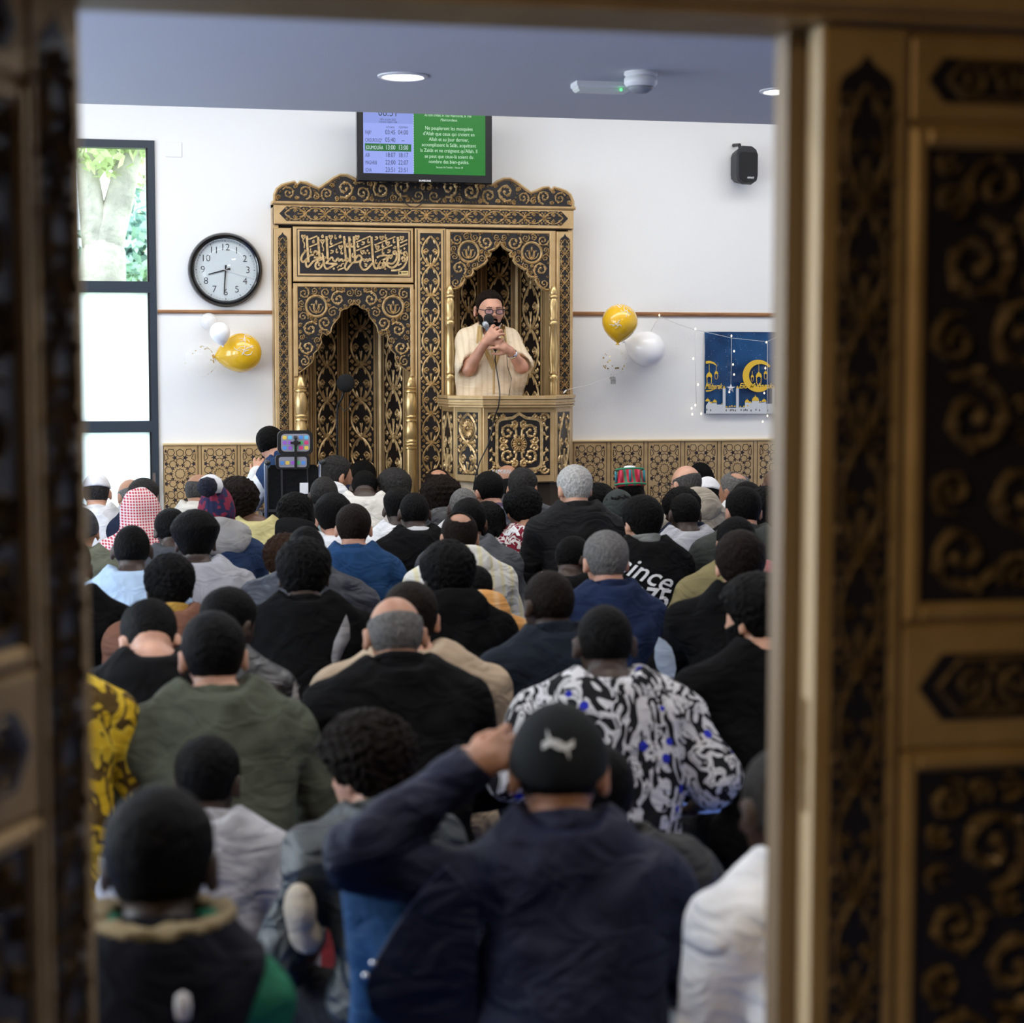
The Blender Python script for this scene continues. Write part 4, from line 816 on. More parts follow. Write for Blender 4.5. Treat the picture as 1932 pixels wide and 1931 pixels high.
for i in range(170):
    x, y = rnd.uniform(210, 1800), rnd.uniform(200, 1150) if i % 3 else rnd.uniform(200, 1500); p = bc(x, y); s = .0011 * rnd.uniform(.6, 1.6); ds.prism(fb, [(p[0] - s, p[1]), (p[0], p[1] - s), (p[0] + s, p[1]), (p[0], p[1] + s)], -.0015, -.0008)
o = ds.build('printed_stars', M_white, bn); o['kind'] = 'stuff'
dk = MB()
for x in (220, 290, 590, 670, 700, 730, 765, 875, 930, 960, 990, 1065, 1230, 1160, 1385, 1560): p = bc(x, 1660 + (x * 7 % 20)); dk.fbox(fb, p[0] - .003, p[0] + .003, p[1] - .006, p[1] + .006, .0005, .001)
dk.build('window_print', M_groove, bn)
# ================================================================ string lights
M_bulb = emis('fairy_glow', (1.0, .82, .55), 3.5); M_wire = mat('clear_wire', (.62, .62, .60), .4)
sl = thing('string_lights', 'fairy light string with a star draped over the banner', 'string lights'); YS = YW - .05
wire = MB(); bl = []
def run(pts, Y=YS, r=.0016):
    MB().tube(np.array([P(*p, Y) for p in pts]), r, 5).build('wire', M_wire, sl, smooth=True)
run([(1228, 626), (1236, 610), (1245, 598)]); run([(1245, 598), (1280, 612), (1312, 623), (1330, 626)]); run([(1330, 626.5), (1380, 638), (1447, 645), (1500, 620)]); run([(1312, 623), (1312, 700), (1314, 770)]); run([(1380, 632), (1380, 680), (1379, 724)]); run([(1448, 646), (1448, 780)])
run([(1066, 738), (1080, 733), (1110, 727), (1150, 712)], 11.30)
bulbs = [(1244, 595), (1312, 621), (1308, 677), (1317, 726), (1312, 765), (1305, 771), (1323, 781), (1380, 634), (1446, 646), (1383, 688), (1385, 707), (1444, 695), (1442, 742), (1376, 740), (1385, 663), (1448, 785), (1439, 796), (1306, 782)]
pass
for x, y in bulbs: c = P(x, y, YS); MB().lathe(c, [(.001, -.007), (.004, -.005), (.0048, 0), (.004, .005), (.001, .008)], 8).build('bulb', M_bulb, sl, smooth=True)
c = P(1065, 740, 11.30); MB().lathe(c, [(.002, -.012), (.006, -.008), (.006, .006), (.002, .02)], 8, ((1, 0, 0), (0, 1, 0), (.6, 0, .8))).build('bulb', M_white, sl, smooth=True)
c = P(1379, 733, YS - .01); st5 = MB(); rr = .033; ring5 = [((rr if i % 2 == 0 else rr * .40) * math.sin(PI * i / 5), (rr if i % 2 == 0 else rr * .40) * math.cos(PI * i / 5)) for i in range(10)]
vs = [tuple(c + np.array([0, -.012, 0])), tuple(c + np.array([0, .006, 0]))] + [tuple(c + np.array([a, 0, b])) for a, b in ring5]; st5.add(vs, [(0, 2 + i, 2 + (i + 1) % 10) for i in range(10)] + [(1, 2 + (i + 1) % 10, 2 + i) for i in range(10)]); st5.build('star', mat('silver_star', (.8, .78, .8), .3, .3), sl)
# ================================================================ ceiling fixtures
def on_ceiling(px, py): r = ray(px, py); t = (ZC - CAMZ) / r[2]; return np.array([0, 0, CAMZ]) + r * t
def downlight(px, py, lab, c=None):
    c = on_ceiling(px, py) if c is None else np.array(c); t = thing('downlight', lab, 'ceiling light', 'round recessed downlights')
    MB().lathe(c, [(.112, 0), (.112, -.006), (.095, -.010), (.088, -.002), (.088, 0)], 32, cap=False).build('trim_ring', M_white, t, angle=30)
    MB().lathe((c[0], c[1], c[2] - .003), [(.088, 0), (.088, -.003)], 32).build('diffuser', emis('lamp_glow', (1.0, .97, .92), 7.0), t)
    d = bpy.data.lights.new('downlight_lamp', 'AREA'); d.shape = 'DISK'; d.size = .16; d.energy = 11.5; d.color = (1, .96, .91); o = bpy.data.objects.new('downlight_lamp', d); COL.objects.link(o); o.location = (c[0], c[1], c[2] - .02); o.parent = t
downlight(760, 143, 'lit round downlight in the low ceiling left of the detector'); downlight(1478, 171, 'lit round downlight beside the closed door leaf')
cA, cB = on_ceiling(760, 143), on_ceiling(1478, 171)
for r_ in range(1, 4):
    for q_, xx in enumerate((cA[0] - (cB[0] - cA[0]), cA[0], cB[0])):
        downlight(None, None, 'round downlight further back in the low ceiling', (xx, cA[1] - 1.75 * r_, ZC))
c = on_ceiling(1209, 136); dt = thing('smoke_detector', 'white dome smoke detector on the ceiling', 'detector')
MB().lathe(c, [(.072, 0), (.074, -.012), (.066, -.02), (.073, -.03), (.073, -.05), (.062, -.064)], 28).build('base', M_white, dt, angle=40)
MB().lathe(c, [(.058, -.062), (.050, -.078), (.030, -.090), (.002, -.094)], 28).build('sensor_dome', mat('sensor_grey', (.28, .29, .31), .5), dt, smooth=True)
em = thing('emergency_light', 'white rectangular emergency light with green indicator on the ceiling', 'emergency light'); c = on_ceiling(1135, 157); ca, sa = math.cos(.0), math.sin(.0)
fe = FR(c, (1, 0, 0), (0, 1, 0), (0, 0, -1)); MB().bevbox(fe, -.13, .13, -.06, .06, 0, .026, .008).build('housing', M_white, em); MB().bevbox(fe, -.122, .122, -.052, .052, .026, .042, .01).build('diffuser', mat('pale_diffuser', (.72, .74, .68), .5), em)
c2 = fe(.075, -.058, .036); MB().lathe(c2, [(.005, 0), (.004, .006)], 8, AX).build('indicator', emis('led_green', (.05, 1, .15), 4), em)
# ================================================================ microphone in the niche
mk = thing('microphone_stand', 'black foam microphone on a stand inside the prayer niche', 'microphone stand'); c = P(652, 723, 11.5)
MB().lathe(c, [(.001, -.03), (.045, -.028), (.056, -.012), (.058, .008), (.05, .024), (.02, .032), (.001, .033)], 24, AX).build('foam_head', mat('foam', (.004, .004, .004), .95), mk, smooth=True)
s = MB(); s.tube([P(649, 737, 11.52), P(645, 752, 11.54), P(637, 765, 11.56), P(636, 790, 11.57), (P(636, 790, 11.57)[0], 11.57, .04)], .008, 8); s.tube([P(640, 765, 11.55), P(650, 776, 11.53), P(660, 768, 11.52), P(663, 752, 11.52)], .004, 6); s.lathe((P(636, 790, 11.57)[0], 11.57, 0.023), [(.11, 0), (.11, .015), (.02, .025)], 20); s.build('stand', M_blackpl, mk, smooth=True)
# ================================================================ wheelchair
wc = thing('wheelchair', 'black wheelchair with patterned head supports near the niche', 'wheelchair'); WD = 10.35; c0 = PD(553, 880, WD); wx, wy = c0[0], c0[1]; fwc = FR((wx, wy, 0)); kk = WD / 3480
def wz(y): return CAMZ - (y - 700) * kk
def rrect(w, h, r, n=4): return [(sx * (w - r) + r * math.cos(a), sy * (h - r) + r * math.sin(a)) for sx, sy, a0 in ((1, 1, 0), (-1, 1, PI / 2), (-1, -1, PI), (1, -1, 1.5 * PI)) for a in np.linspace(a0, a0 + PI / 2, n)]
icons = [(.10, .30, .75), (.85, .62, .10), (.75, .06, .22), (.08, .08, .09), (.15, .55, .85), (.85, .85, .85), (.10, .55, .20), (.80, .30, .08), (.35, .12, .6)]
def headrest(px, y0, y1, hwpx, lab):
    c = fwc.at((px - 553) * kk, (wz(y0) + wz(y1)) / 2); w, h = hwpx * kk, (wz(y0) - wz(y1)) / 2
    b = MB(); b.prism(c, rrect(w, h, min(w, h) * .45), -.035, .012); hr = b.build('head_support', M_blackpl, wc)
    MB().prism(c, rrect(w * .82, h * .72, h * .3), .010, .014).build('printed_fabric', mat('fabric_grey', (.30, .30, .36), .8), hr); rn = random.Random(int(px)); i = 0
    for a in (-.62, -.31, 0, .31, .62):
        for bq in (-.45, 0, .45) if h > .05 else (-.1,):
            q = c.at(a * w, bq * h * .95); ic = icons[rn.randrange(9)]; MB().prism(q, rrect(w * .115, w * .105, .004, 2), .014, .0155).build('icon_print', mat('icon_%d' % icons.index(ic), ic, .6), hr)
headrest(557.5, 812, 858, 33, '')
headrest(552, 858, 885, 32, '')
b = MB(); cc2 = fwc.at(4.5 * kk, wz(835)); b.fbox(cc2, -.028, .028, -.006, .006, .015, .026); b.fbox(cc2, -.006, .006, -.028, .028, .015, .026); b.lathe(cc2(0, 0, .026), [(.016, 0), (.012, .012)], 10, AX); b.fbox(cc2, -.007, .007, -.15, -.02, .012, .022); b.build('support_bracket', M_blackpl, wc)
bw = 47 * kk; z0, z1 = .44, wz(877); vs = []; fs_ = []
b = MB(); b.prism(fwc, [(-bw, z0), (bw, z0), (bw, z1 - .02), (bw * .9, z1), (-bw * .9, z1), (-bw, z1 - .02)], -.03, 0); bk = b.build('backrest', bump(mat('nylon_black', (.003, .003, .004), .6, spec=.15), 30, .4, .02), wc)
b = MB(); b.fbox(fwc, -bw * .5, -bw * .42, z0, z1, 0, .004); b.fbox(fwc, bw * .55, bw * .6, z0, z1, 0, .004); b.fbox(fwc, -bw, bw, z0 + .22, z0 + .235, 0, .003); b.build('strap', mat('webbing', (.02, .02, .024), .5), bk)
u = (573 - 553) * kk; b = MB(); b.fbox(fwc, u - .024, u + .024, wz(932), wz(911), .004, .0055); o = b.build('paper_tag', mat('paper', (.8, .8, .82), .8), bk)
for s in (-1, 1):
    b = MB(); X = wx + s * (bw + .012); b.tube([(X, wy, .40), (X, wy, z1), (X, wy - .01, z1 + .015)], .011, 8); b.tube([(X, wy - .01, z1 + .012), (X, wy - .10, z1 + .018)], .010, 8); b.tube([(X, wy + .02, .62), (X, wy + .34, .62), (X, wy + .38, .56), (X, wy + .38, .2)], .011, 8); b.tube([(X, wy - .02, .42), (X, wy + .42, .42)], .012, 8); b.build('side_frame', mat('frame_silver', (.55, .56, .58), .28, .9), wc, smooth=True)
    MB().tube([(X, wy - .06, z1 + .018), (X, wy - .14, z1 + .02)], .015, 10).build('push_handle', M_blackpl, wc, smooth=True)
    MB().box(X - .02, X + .02, wy + .02, wy + .30, .625, .655).build('armrest', M_blackpl, wc)
    wh_ = MB(); XX = X + s * .045; wp = [(XX, wy + .08 + .27 * math.cos(a), .285 + .27 * math.sin(a)) for a in np.linspace(0, 2 * PI, 33)]; wh_.tube(wp, .014, 8, False); wo = wh_.build('wheel', M_blackpl, wc, smooth=True)
    hr_ = MB(); hr_.tube([(XX + s * .03, wy + .08 + .245 * math.cos(a), .285 + .245 * math.sin(a)) for a in np.linspace(0, 2 * PI, 33)], .007, 6, False)
    for i in range(10): a = 2 * PI * i / 10; hr_.tube([(XX, wy + .08, .285), (XX, wy + .08 + .26 * math.cos(a), .285 + .26 * math.sin(a))], .002, 4)
    hr_.lathe((XX - .02 * s, wy + .08, .285), [(.03, 0), (.03, .05)], 12, ((0, 1, 0), (0, 0, 1), (s, 0, 0))); hr_.build('hand_rim', M_chrome, wo, smooth=True)
    cw_ = MB(); cw_.tube([(X, wy + .38 + .07 * math.cos(a), .085 + .07 * math.sin(a)) for a in np.linspace(0, 2 * PI, 17)], .014, 8, False); cw_.tube([(X, wy + .38, .085), (X, wy + .38, .22)], .01, 6); cw_.build('caster', M_blackpl, wc, smooth=True)
MB().box(wx - bw, wx + bw, wy + .01, wy + .36, .42, .47).build('seat', M_blackpl, wc)
# ================================================================ people: smooth bodies from blended volumes
f32 = np.float32
def surfnet(F, xs, ys, zs):
    nx, ny, nz = F.shape; ins = F < 0
    c = np.zeros((nx - 1, ny - 1, nz - 1), np.int8)
    for i in (0, 1):
        for j in (0, 1):
            for k in (0, 1): c += ins[i:nx - 1 + i, j:ny - 1 + j, k:nz - 1 + k]
    act = (c > 0) & (c < 8); I, J, K = np.nonzero(act)
    if len(I) == 0: return np.zeros((0, 3)), np.zeros((0, 4), int)
    idx = np.full(act.shape, -1, np.int64); idx[I, J, K] = np.arange(len(I))
    acc = np.zeros((len(I), 3)); cnt = np.zeros(len(I)); ax = (np.asarray(xs, float), np.asarray(ys, float), np.asarray(zs, float))
    for d in range(3):
        o = [e for e in range(3) if e != d]
        for a in (0, 1):
            for b in (0, 1):
                s = [0, 0, 0]; s[o[0]] = a; s[o[1]] = b; e = list(s); e[d] = 1
                f0 = F[I + s[0], J + s[1], K + s[2]]; f1 = F[I + e[0], J + e[1], K + e[2]]; cr = (f0 < 0) != (f1 < 0)
                t = np.where(cr, f0 / np.where(cr, f0 - f1, 1), 0); P0 = [I + s[0], J + s[1], K + s[2]]
                for q in range(3):
                    v = ax[q][P0[q]]
                    if q == d: v = v + t * (ax[q][P0[q] + 1] - v)
                    acc[:, q] += np.where(cr, v, 0)
                cnt += cr
    V = acc / np.maximum(cnt, 1)[:, None]; Q = []
    for d in range(3):
        o = [(1, 2), (2, 0), (0, 1)][d]; sl0 = [slice(None)] * 3; sl1 = [slice(None)] * 3; sl0[d] = slice(0, -1); sl1[d] = slice(1, None)
        A = ins[tuple(sl0)]; B = ins[tuple(sl1)]; cr = A != B
        lim = [slice(None)] * 3; lim[o[0]] = slice(1, -1); lim[o[1]] = slice(1, -1)
        g = np.argwhere(cr[tuple(lim)])
        if len(g) == 0: continue
        g = g + np.array([1 if q in o else 0 for q in range(3)])
        def cell(da, db):
            h = g.copy(); h[:, o[0]] -= da; h[:, o[1]] -= db; return idx[h[:, 0], h[:, 1], h[:, 2]]
        q4 = np.stack([cell(1, 1), cell(0, 1), cell(0, 0), cell(1, 0)], 1); fl = ~A[g[:, 0], g[:, 1], g[:, 2]]; q4[fl] = q4[fl][:, ::-1]; Q.append(q4)
    Q = np.concatenate(Q); Q = Q[(Q >= 0).all(1)]
    return V, Q
def mesh_vq(name, V, Q, m):
    me = bpy.data.meshes.new(name); me.vertices.add(len(V)); me.vertices.foreach_set('co', np.asarray(V, np.float32).ravel())
    me.loops.add(4 * len(Q)); me.loops.foreach_set('vertex_index', np.asarray(Q, np.int32).ravel()); me.polygons.add(len(Q)); me.polygons.foreach_set('loop_start', np.arange(0, 4 * len(Q), 4, dtype=np.int32))
    me.update(calc_edges=True); me.shade_smooth()
    if m: me.materials.append(m)
    return me
def rng(a, b, s): return np.linspace(a, b, max(3, int(math.ceil((b - a) / s)) + 1))
def axis_(lo, hi, fa, fb, s, S):
    "grid line positions: step s inside fa..fb, S outside"
    q = [rng(fa, fb, s)]
    if lo < fa - 1e-6: q.insert(0, rng(lo, fa, S)[:-1])
    if hi > fb + 1e-6: q.append(rng(fb, hi, S)[1:])
    return np.concatenate(q)
def grid(xs, ys, zs): return np.stack(np.meshgrid(xs, ys, zs, indexing='ij'), -1).astype(f32)
def ell(p, c, r, R=None):
    q = p - np.array(c, f32)
    if R is not None: q = q @ np.array(R, f32)
    r = np.array(r, f32); k0 = np.sqrt(((q / r) ** 2).sum(-1)); k1 = np.sqrt(((q / (r * r)) ** 2).sum(-1)); return k0 * (k0 - 1) / np.maximum(k1, 1e-6)
def cap(p, a, b, ra, rb):
    a = np.array(a, f32); b = np.array(b, f32); ab = b - a; t = np.clip(((p - a) @ ab) / max(float(ab @ ab), 1e-9), 0, 1); return np.sqrt(((p - a - t[..., None] * ab) ** 2).sum(-1)) - (ra + (rb - ra) * t)
def smin(a, b, k): h = np.clip(.5 + .5 * (b - a) / k, 0, 1); return b + (a - b) * h - k * h * (1 - h)
def sm(l, k):
    r = l[0]
    for x in l[1:]: r = smin(r, x, k)
    return r
def rx(a): c, s = math.cos(a), math.sin(a); return np.array([[1, 0, 0], [0, c, -s], [0, s, c]])
def ry(a): c, s = math.cos(a), math.sin(a); return np.array([[c, 0, s], [0, 1, 0], [-s, 0, c]])
def rz(a): c, s = math.cos(a), math.sin(a); return np.array([[c, -s, 0], [s, c, 0], [0, 0, 1]])
def wob(p, f, ph): return np.sin(f * p[..., 0] + 1.7 * np.sin(.8 * f * p[..., 1] + ph) + ph * 2.1) * np.sin(f * 1.1 * p[..., 2] + 1.3 * np.sin(.9 * f * p[..., 0] + ph * 1.7)) 
def curls(p, f, ph): return (np.abs(np.sin(f * p[..., 0] + 2 * np.sin(f * .6 * p[..., 2] + ph))) + np.abs(np.sin(f * 1.1 * p[..., 2] + 2 * np.sin(f * .7 * p[..., 1] + ph * 1.3))) + np.abs(np.sin(f * 1.05 * p[..., 1] + 2 * np.sin(f * .65 * p[..., 0] + ph * .7)))) / 3

SKIN = {'d': (.040, .020, .012), 'b': (.11, .052, .030), 't': (.40, .20, .12), 'l': (.56, .30, .20), 'w': (.50, .25, .165)}
def skin_mat(s):
    n = 'skin_' + s
    if n in MATS: return MATS[n]
    m = mat(n, SKIN[s], .5); noise_col(m, tuple(c * .88 for c in SKIN[s]), tuple(min(1, c * 1.1) for c in SKIN[s]), 18, 3); m.node_tree.nodes['Principled BSDF'].inputs['Subsurface Weight'].default_value = .08
    return m
HAIRC = {'k': (.0042, .0038, .0038), 'n': (.011, .0065, .0045), 'g': (.15, .145, .14), 'w': (.46, .45, .43), 's': (.032, .030, .029), 'm': (.075, .072, .07), 'r': (.030, .014, .007), 'f': (.010, .007, .005)}
def hair_mat(c):
    n = 'hair_' + c
    if n in MATS: return MATS[n]
    m = mat(n, HAIRC[c], .55, spec=.07); a = HAIRC[c]; noise_col(m, tuple(x * .75 for x in a), tuple(min(1, x * 1.2) for x in a), 90, 3); return bump(m, 130, 1.0, .014, 4, stretch=(1, 1, .45))
CL = {}
def cloth(name, c, rough=.85, fold=.5, pattern=None, spec=.22, coat=0, sheen=0.0):
    if name in MATS: return MATS[name]
    m = mat(name, c, rough, spec=spec, coat=coat, sheen=sheen); n, l, b = nodes(m); tc = n.new('ShaderNodeTexCoord')
    if pattern is None: noise_col(m, tuple(x * .86 for x in c), tuple(min(1, x * 1.12) for x in c), 9, 3)
    else: l.new(pattern(n, l, tc), b.inputs['Base Color'])
    nz = n.new('ShaderNodeTexNoise'); nz.inputs['Scale'].default_value = 7; nz.inputs['Detail'].default_value = 2; nz.inputs['Distortion'].default_value = 1.2; mp = n.new('ShaderNodeMapping'); mp.inputs['Scale'].default_value = (1, 1, 1.9); mp.inputs['Rotation'].default_value = (0, .5, 0)
    wv = n.new('ShaderNodeTexNoise'); wv.inputs['Scale'].default_value = 320; ad = n.new('ShaderNodeMath'); ad.operation = 'MULTIPLY_ADD'; ad.inputs[1].default_value = .035
    bp = n.new('ShaderNodeBump'); bp.inputs['Strength'].default_value = fold; bp.inputs['Distance'].default_value = .045
    l.new(tc.outputs['Object'], mp.inputs['Vector']); l.new(mp.outputs[0], nz.inputs['Vector']); l.new(tc.outputs['Object'], wv.inputs['Vector']); l.new(wv.outputs['Fac'], ad.inputs[0]); l.new(nz.outputs['Fac'], ad.inputs[2]); l.new(ad.outputs[0], bp.inputs['Height']); l.new(bp.outputs[0], b.inputs['Normal'])
    return m
def ramp(n, l, src, stops, const=True):
    r = n.new('ShaderNodeValToRGB'); cr = r.color_ramp; cr.interpolation = 'CONSTANT' if const else 'LINEAR'
    while len(cr.elements) < len(stops): cr.elements.new(.5)
    for e, (p, c) in zip(cr.elements, stops): e.position = p; e.color = (*c, 1)
    l.new(src, r.inputs[0]); return r.outputs[0]
def p_zebra(n, l, tc):
    nz = n.new('ShaderNodeTexNoise'); nz.inputs['Scale'].default_value = 40; nz.inputs['Detail'].default_value = 0.3; nz.inputs['Distortion'].default_value = 0.9; mp = n.new('ShaderNodeMapping'); mp.inputs['Scale'].default_value = (1, 1, .40); mp.inputs['Rotation'].default_value = (0, .55, 0)
    wp = n.new('ShaderNodeTexNoise'); wp.inputs['Scale'].default_value = 5; va = n.new('ShaderNodeVectorMath'); va.operation = 'MULTIPLY_ADD'; va.inputs[1].default_value = (.22, .22, .22); l.new(tc.outputs['Object'], wp.inputs['Vector']); l.new(wp.outputs['Color'], va.inputs[0]); l.new(tc.outputs['Object'], va.inputs[2]); l.new(va.outputs[0], mp.inputs['Vector']); l.new(mp.outputs[0], nz.inputs['Vector'])
    vo = n.new('ShaderNodeTexVoronoi'); vo.inputs['Scale'].default_value = 13; l.new(tc.outputs['Object'], vo.inputs['Vector'])
    a = ramp(n, l, nz.outputs['Fac'], [(0, (.010, .010, .012)), (.475, (.62, .62, .64)), (.66, (.010, .010, .012)), (.70, (.6, .6, .62))])
    b = ramp(n, l, vo.outputs['Distance'], [(0, (1, 1, 1)), (.17, (0, 0, 0))]); mx = n.new('ShaderNodeMix'); mx.data_type = 'RGBA'; l.new(b, mx.inputs[0]); l.new(a, mx.inputs[6]); mx.inputs[7].default_value = (.02, .03, .42, 1); return mx.outputs[2]
def p_keff(n, l, tc):
    def wv(d):
        w = n.new('ShaderNodeTexWave'); w.bands_direction = d; w.inputs['Scale'].default_value = 22; l.new(tc.outputs['Object'], w.inputs['Vector']); return w.outputs['Fac']
    a = n.new('ShaderNodeMath'); a.operation = 'MULTIPLY'; l.new(wv('X'), a.inputs[0]); l.new(wv('Z'), a.inputs[1])
    return ramp(n, l, a.outputs[0], [(0, (.62, .52, .52)), (.18, (.42, .055, .075))])
def p_plaid(c1, c2, c3, s=6):
    def f(n, l, tc):
        ch = n.new('ShaderNodeTexVoronoi'); ch.inputs['Scale'].default_value = s * 4; ch.distance = 'CHEBYCHEV'; l.new(tc.outputs['Object'], ch.inputs['Vector']); return ramp(n, l, ch.outputs['Color'], [(0, c1), (.4, c2), (.7, c3)])
    return f
def p_stripe(c1, c2, scale=9, d='X', dist=0.6, w=.5):
    def f(n, l, tc):
        v = n.new('ShaderNodeTexWave'); v.bands_direction = d; v.inputs['Scale'].default_value = scale; v.inputs['Distortion'].default_value = dist; l.new(tc.outputs['Object'], v.inputs['Vector']); return ramp(n, l, v.outputs['Fac'], [(0, c1), (w, c2)], False)
    return f
def p_blot(c1, c2, c3, scale=12, dist=2.0):
    def f(n, l, tc):
        nz = n.new('ShaderNodeTexNoise'); nz.inputs['Scale'].default_value = scale; nz.inputs['Distortion'].default_value = dist; nz.inputs['Detail'].default_value = 1; l.new(tc.outputs['Object'], nz.inputs['Vector']); return ramp(n, l, nz.outputs['Fac'], [(0, c1), (.43, c2), (.55, c3), (.62, c1)])
    return f

def head_sdf(q, ears=True, face=False):
    "q in head units, nose towards +y"
    d = smin(ell(q, (0, -.012, .014), (.0760, .095, .093)), ell(q, (0, .030, -.036), (.057, .066, .084)), .035)
    if face:
        d = smin(d, ell(q, (0, .026, -.034), (.066, .068, .080)), .02); d = smin(d, ell(q, (0, .062, -.088), (.030, .028, .026)), .03); d = smin(d, cap(q, (-.030, .078, .020), (.030, .078, .020), .012, .012), .018)
        for s in (-1, 1): d = -smin(-d, ell(q, (s * .031, .100, .001), (.019, .016, .012)), .012); d = smin(d, ell(q, (s * .031, .076, .001), (.0135, .0135, .0125)), .004); d = smin(d, ell(q, (s * .042, .062, -.026), (.022, .022, .018)), .02)
        d = smin(d, cap(q, (0, .088, .012), (0, .108, -.020), .007, .010), .012); d = smin(d, ell(q, (0, .104, -.024), (.017, .012, .009)), .010); d = smin(d, ell(q, (0, .088, -.054), (.024, .010, .006)), .008); d = smin(d, ell(q, (0, .086, -.064), (.020, .010, .006)), .008)
    else:
        d = smin(d, cap(q, (0, .085, .008), (0, .104, -.022), .007, .012), .015); d = smin(d, ell(q, (0, .060, -.090), (.028, .026, .024)), .03)
    if ears:
        for s in (-1, 1):
            e = ell(q, (s * .086, -.010, -.014), (.011, .022, .034), rz(-s * .5)); e = -smin(-e, ell(q, (s * .100, .002, -.012), (.010, .012, .020)), .006); d = smin(d, e, .008)
    return d
def hairline(q, up=0.0): return q[..., 2] - np.interp(q[..., 1], [-.12, -.06, -.03, -.012, .012, .03, .05, .075, .10], [-.095, -.090, -.055, -.020, -.030, .010 + up, .046 + up, .056 + up, .066 + up]).astype(f32)
def hair_sdf(q, style, ph=0.0, up_=0.0):
    base = smin(ell(q, (0, -.012, .014), (.0760, .095, .093)), ell(q, (0, .030, -.036), (.057, .066, .084)), .035); g = hairline(q, up_); z = q[..., 2]; y = q[..., 1]
    up = np.clip((z + .02) / .09, 0, 1)
    t = {'short': .006 + .012 * up, 'buzz': .0035 + .001 * up, 'fade': .003 + .020 * up ** 1.5, 'full': .013 + .016 * up, 'curly': .016 + .020 * up, 'afro': .034 + .016 * up, 'bigcurl': .030 + .022 * up, 'high': .008 + .040 * up ** 1.2, 'locs': .020 + .012 * up, 'bald': .006 + 0 * up, 'crown': .006 + .006 * up, 'thin': .004 + .006 * up}[style]
    amp, fr_ = {'curly': (.014, 105), 'afro': (.012, 120), 'bigcurl': (.024, 92), 'high': (.008, 110), 'locs': (.014, 100), 'full': (.005, 70), 'short': (.003, 90)}.get(style, (.0015, 130))
    d = base - t * np.clip(g / .018 + .25, .15, 1) - amp * (curls(q, fr_, ph) - .5)
    if style == 'bald': d = np.maximum(d, np.minimum((z - .040) + .25 * (y + .02), .02))       # horseshoe of hair
    if style == 'crown': d = np.maximum(d, .056 - np.sqrt(((q - np.array((0, -.055, .105), f32)) ** 2).sum(-1)))
    if style == 'locs':
        rn = random.Random(int(ph * 10))
        for i in range(34):
            a = rn.uniform(-PI * 1.12, PI * .12) + (PI * 0); r0 = rn.uniform(.3, 1); p0 = np.array([.085 * math.cos(a), .10 * math.sin(a) * 1.0, .06 + .04 * (1 - r0)]); p1 = np.array([.105 * math.cos(a), .115 * math.sin(a), -.02]); p2 = p1 * np.array([1.0, 1.0, 0]) + np.array([0, 0, -.10 - .05 * rn.random()])
            d = np.minimum(d, np.minimum(cap(q, p0, p1, .011, .011), cap(q, p1, p2, .011, .008)))
        g = np.where(y < .03, g + .12, g)
    return np.maximum(d, -g)
def beard_sdf(q):
    d = head_sdf(q, False) - .007 - .003 * (curls(q, 140, 1) - .5); x, y, z = q[..., 0], q[..., 1], q[..., 2]
    line = np.where(np.abs(x) > .045, -.005 - .3 * (y - .02), -.040)
    r = np.maximum(z - line, -(y - .005)); d = np.maximum(d, r); return np.maximum(d, .010 - np.sqrt((x / 2.2) ** 2 + (y - .095) ** 2 + ((z + .058) * 1.4) ** 2))
def hat_sdf(q, kind):
    base = ell(q, (0, -.010, .012), (.078, .098, .102)); z = q[..., 2]; y = q[..., 1]
    if kind == 'kufi': return np.maximum(np.maximum(base - .012, -(z - .028 + .18 * (y + .01))), z - .128)
    if kind == 'tallkufi': return np.maximum(np.maximum(smin(base - .012, cap(q, (0, -.01, .05), (0, -.01, .10), .082, .076), .01), -(z - .035)), z - .150)
    if kind == 'skull': return np.maximum(base - .010, -(z - .055 + .25 * (y + .02)))
    if kind in ('cap', 'capback'):
        d = np.maximum(base - .016, -(z - .004 - .45 * np.minimum(y + .01, 0))); s = 1
        br = np.maximum(ell(q, (0, .105, .030), (.082, .075, .020)), -(y - .06)); br = np.maximum(br, np.abs(z - .030 + 3.0 * (q[..., 0] ** 2)) - .004); d = np.minimum(d, br)
        return np.minimum(d, ell(q, (0, -.01, .128), (.010, .010, .006)))
    if kind == 'beanie':
        d = np.maximum(smin(base - .018, ell(q, (0, -.03, .07), (.07, .08, .085)), .03), -(z + .035 - .25 * np.maximum(y, 0) * 2)); return d - .0025 * np.sin(np.arctan2(q[..., 0], y) * 26)
    if kind == 'hoodup':
        d = smin(base - .030, cap(q, (0, -.03, .0), (0, -.035, -.12), .095, .10), .05); return np.maximum(d, y - .055 - .2 * z)
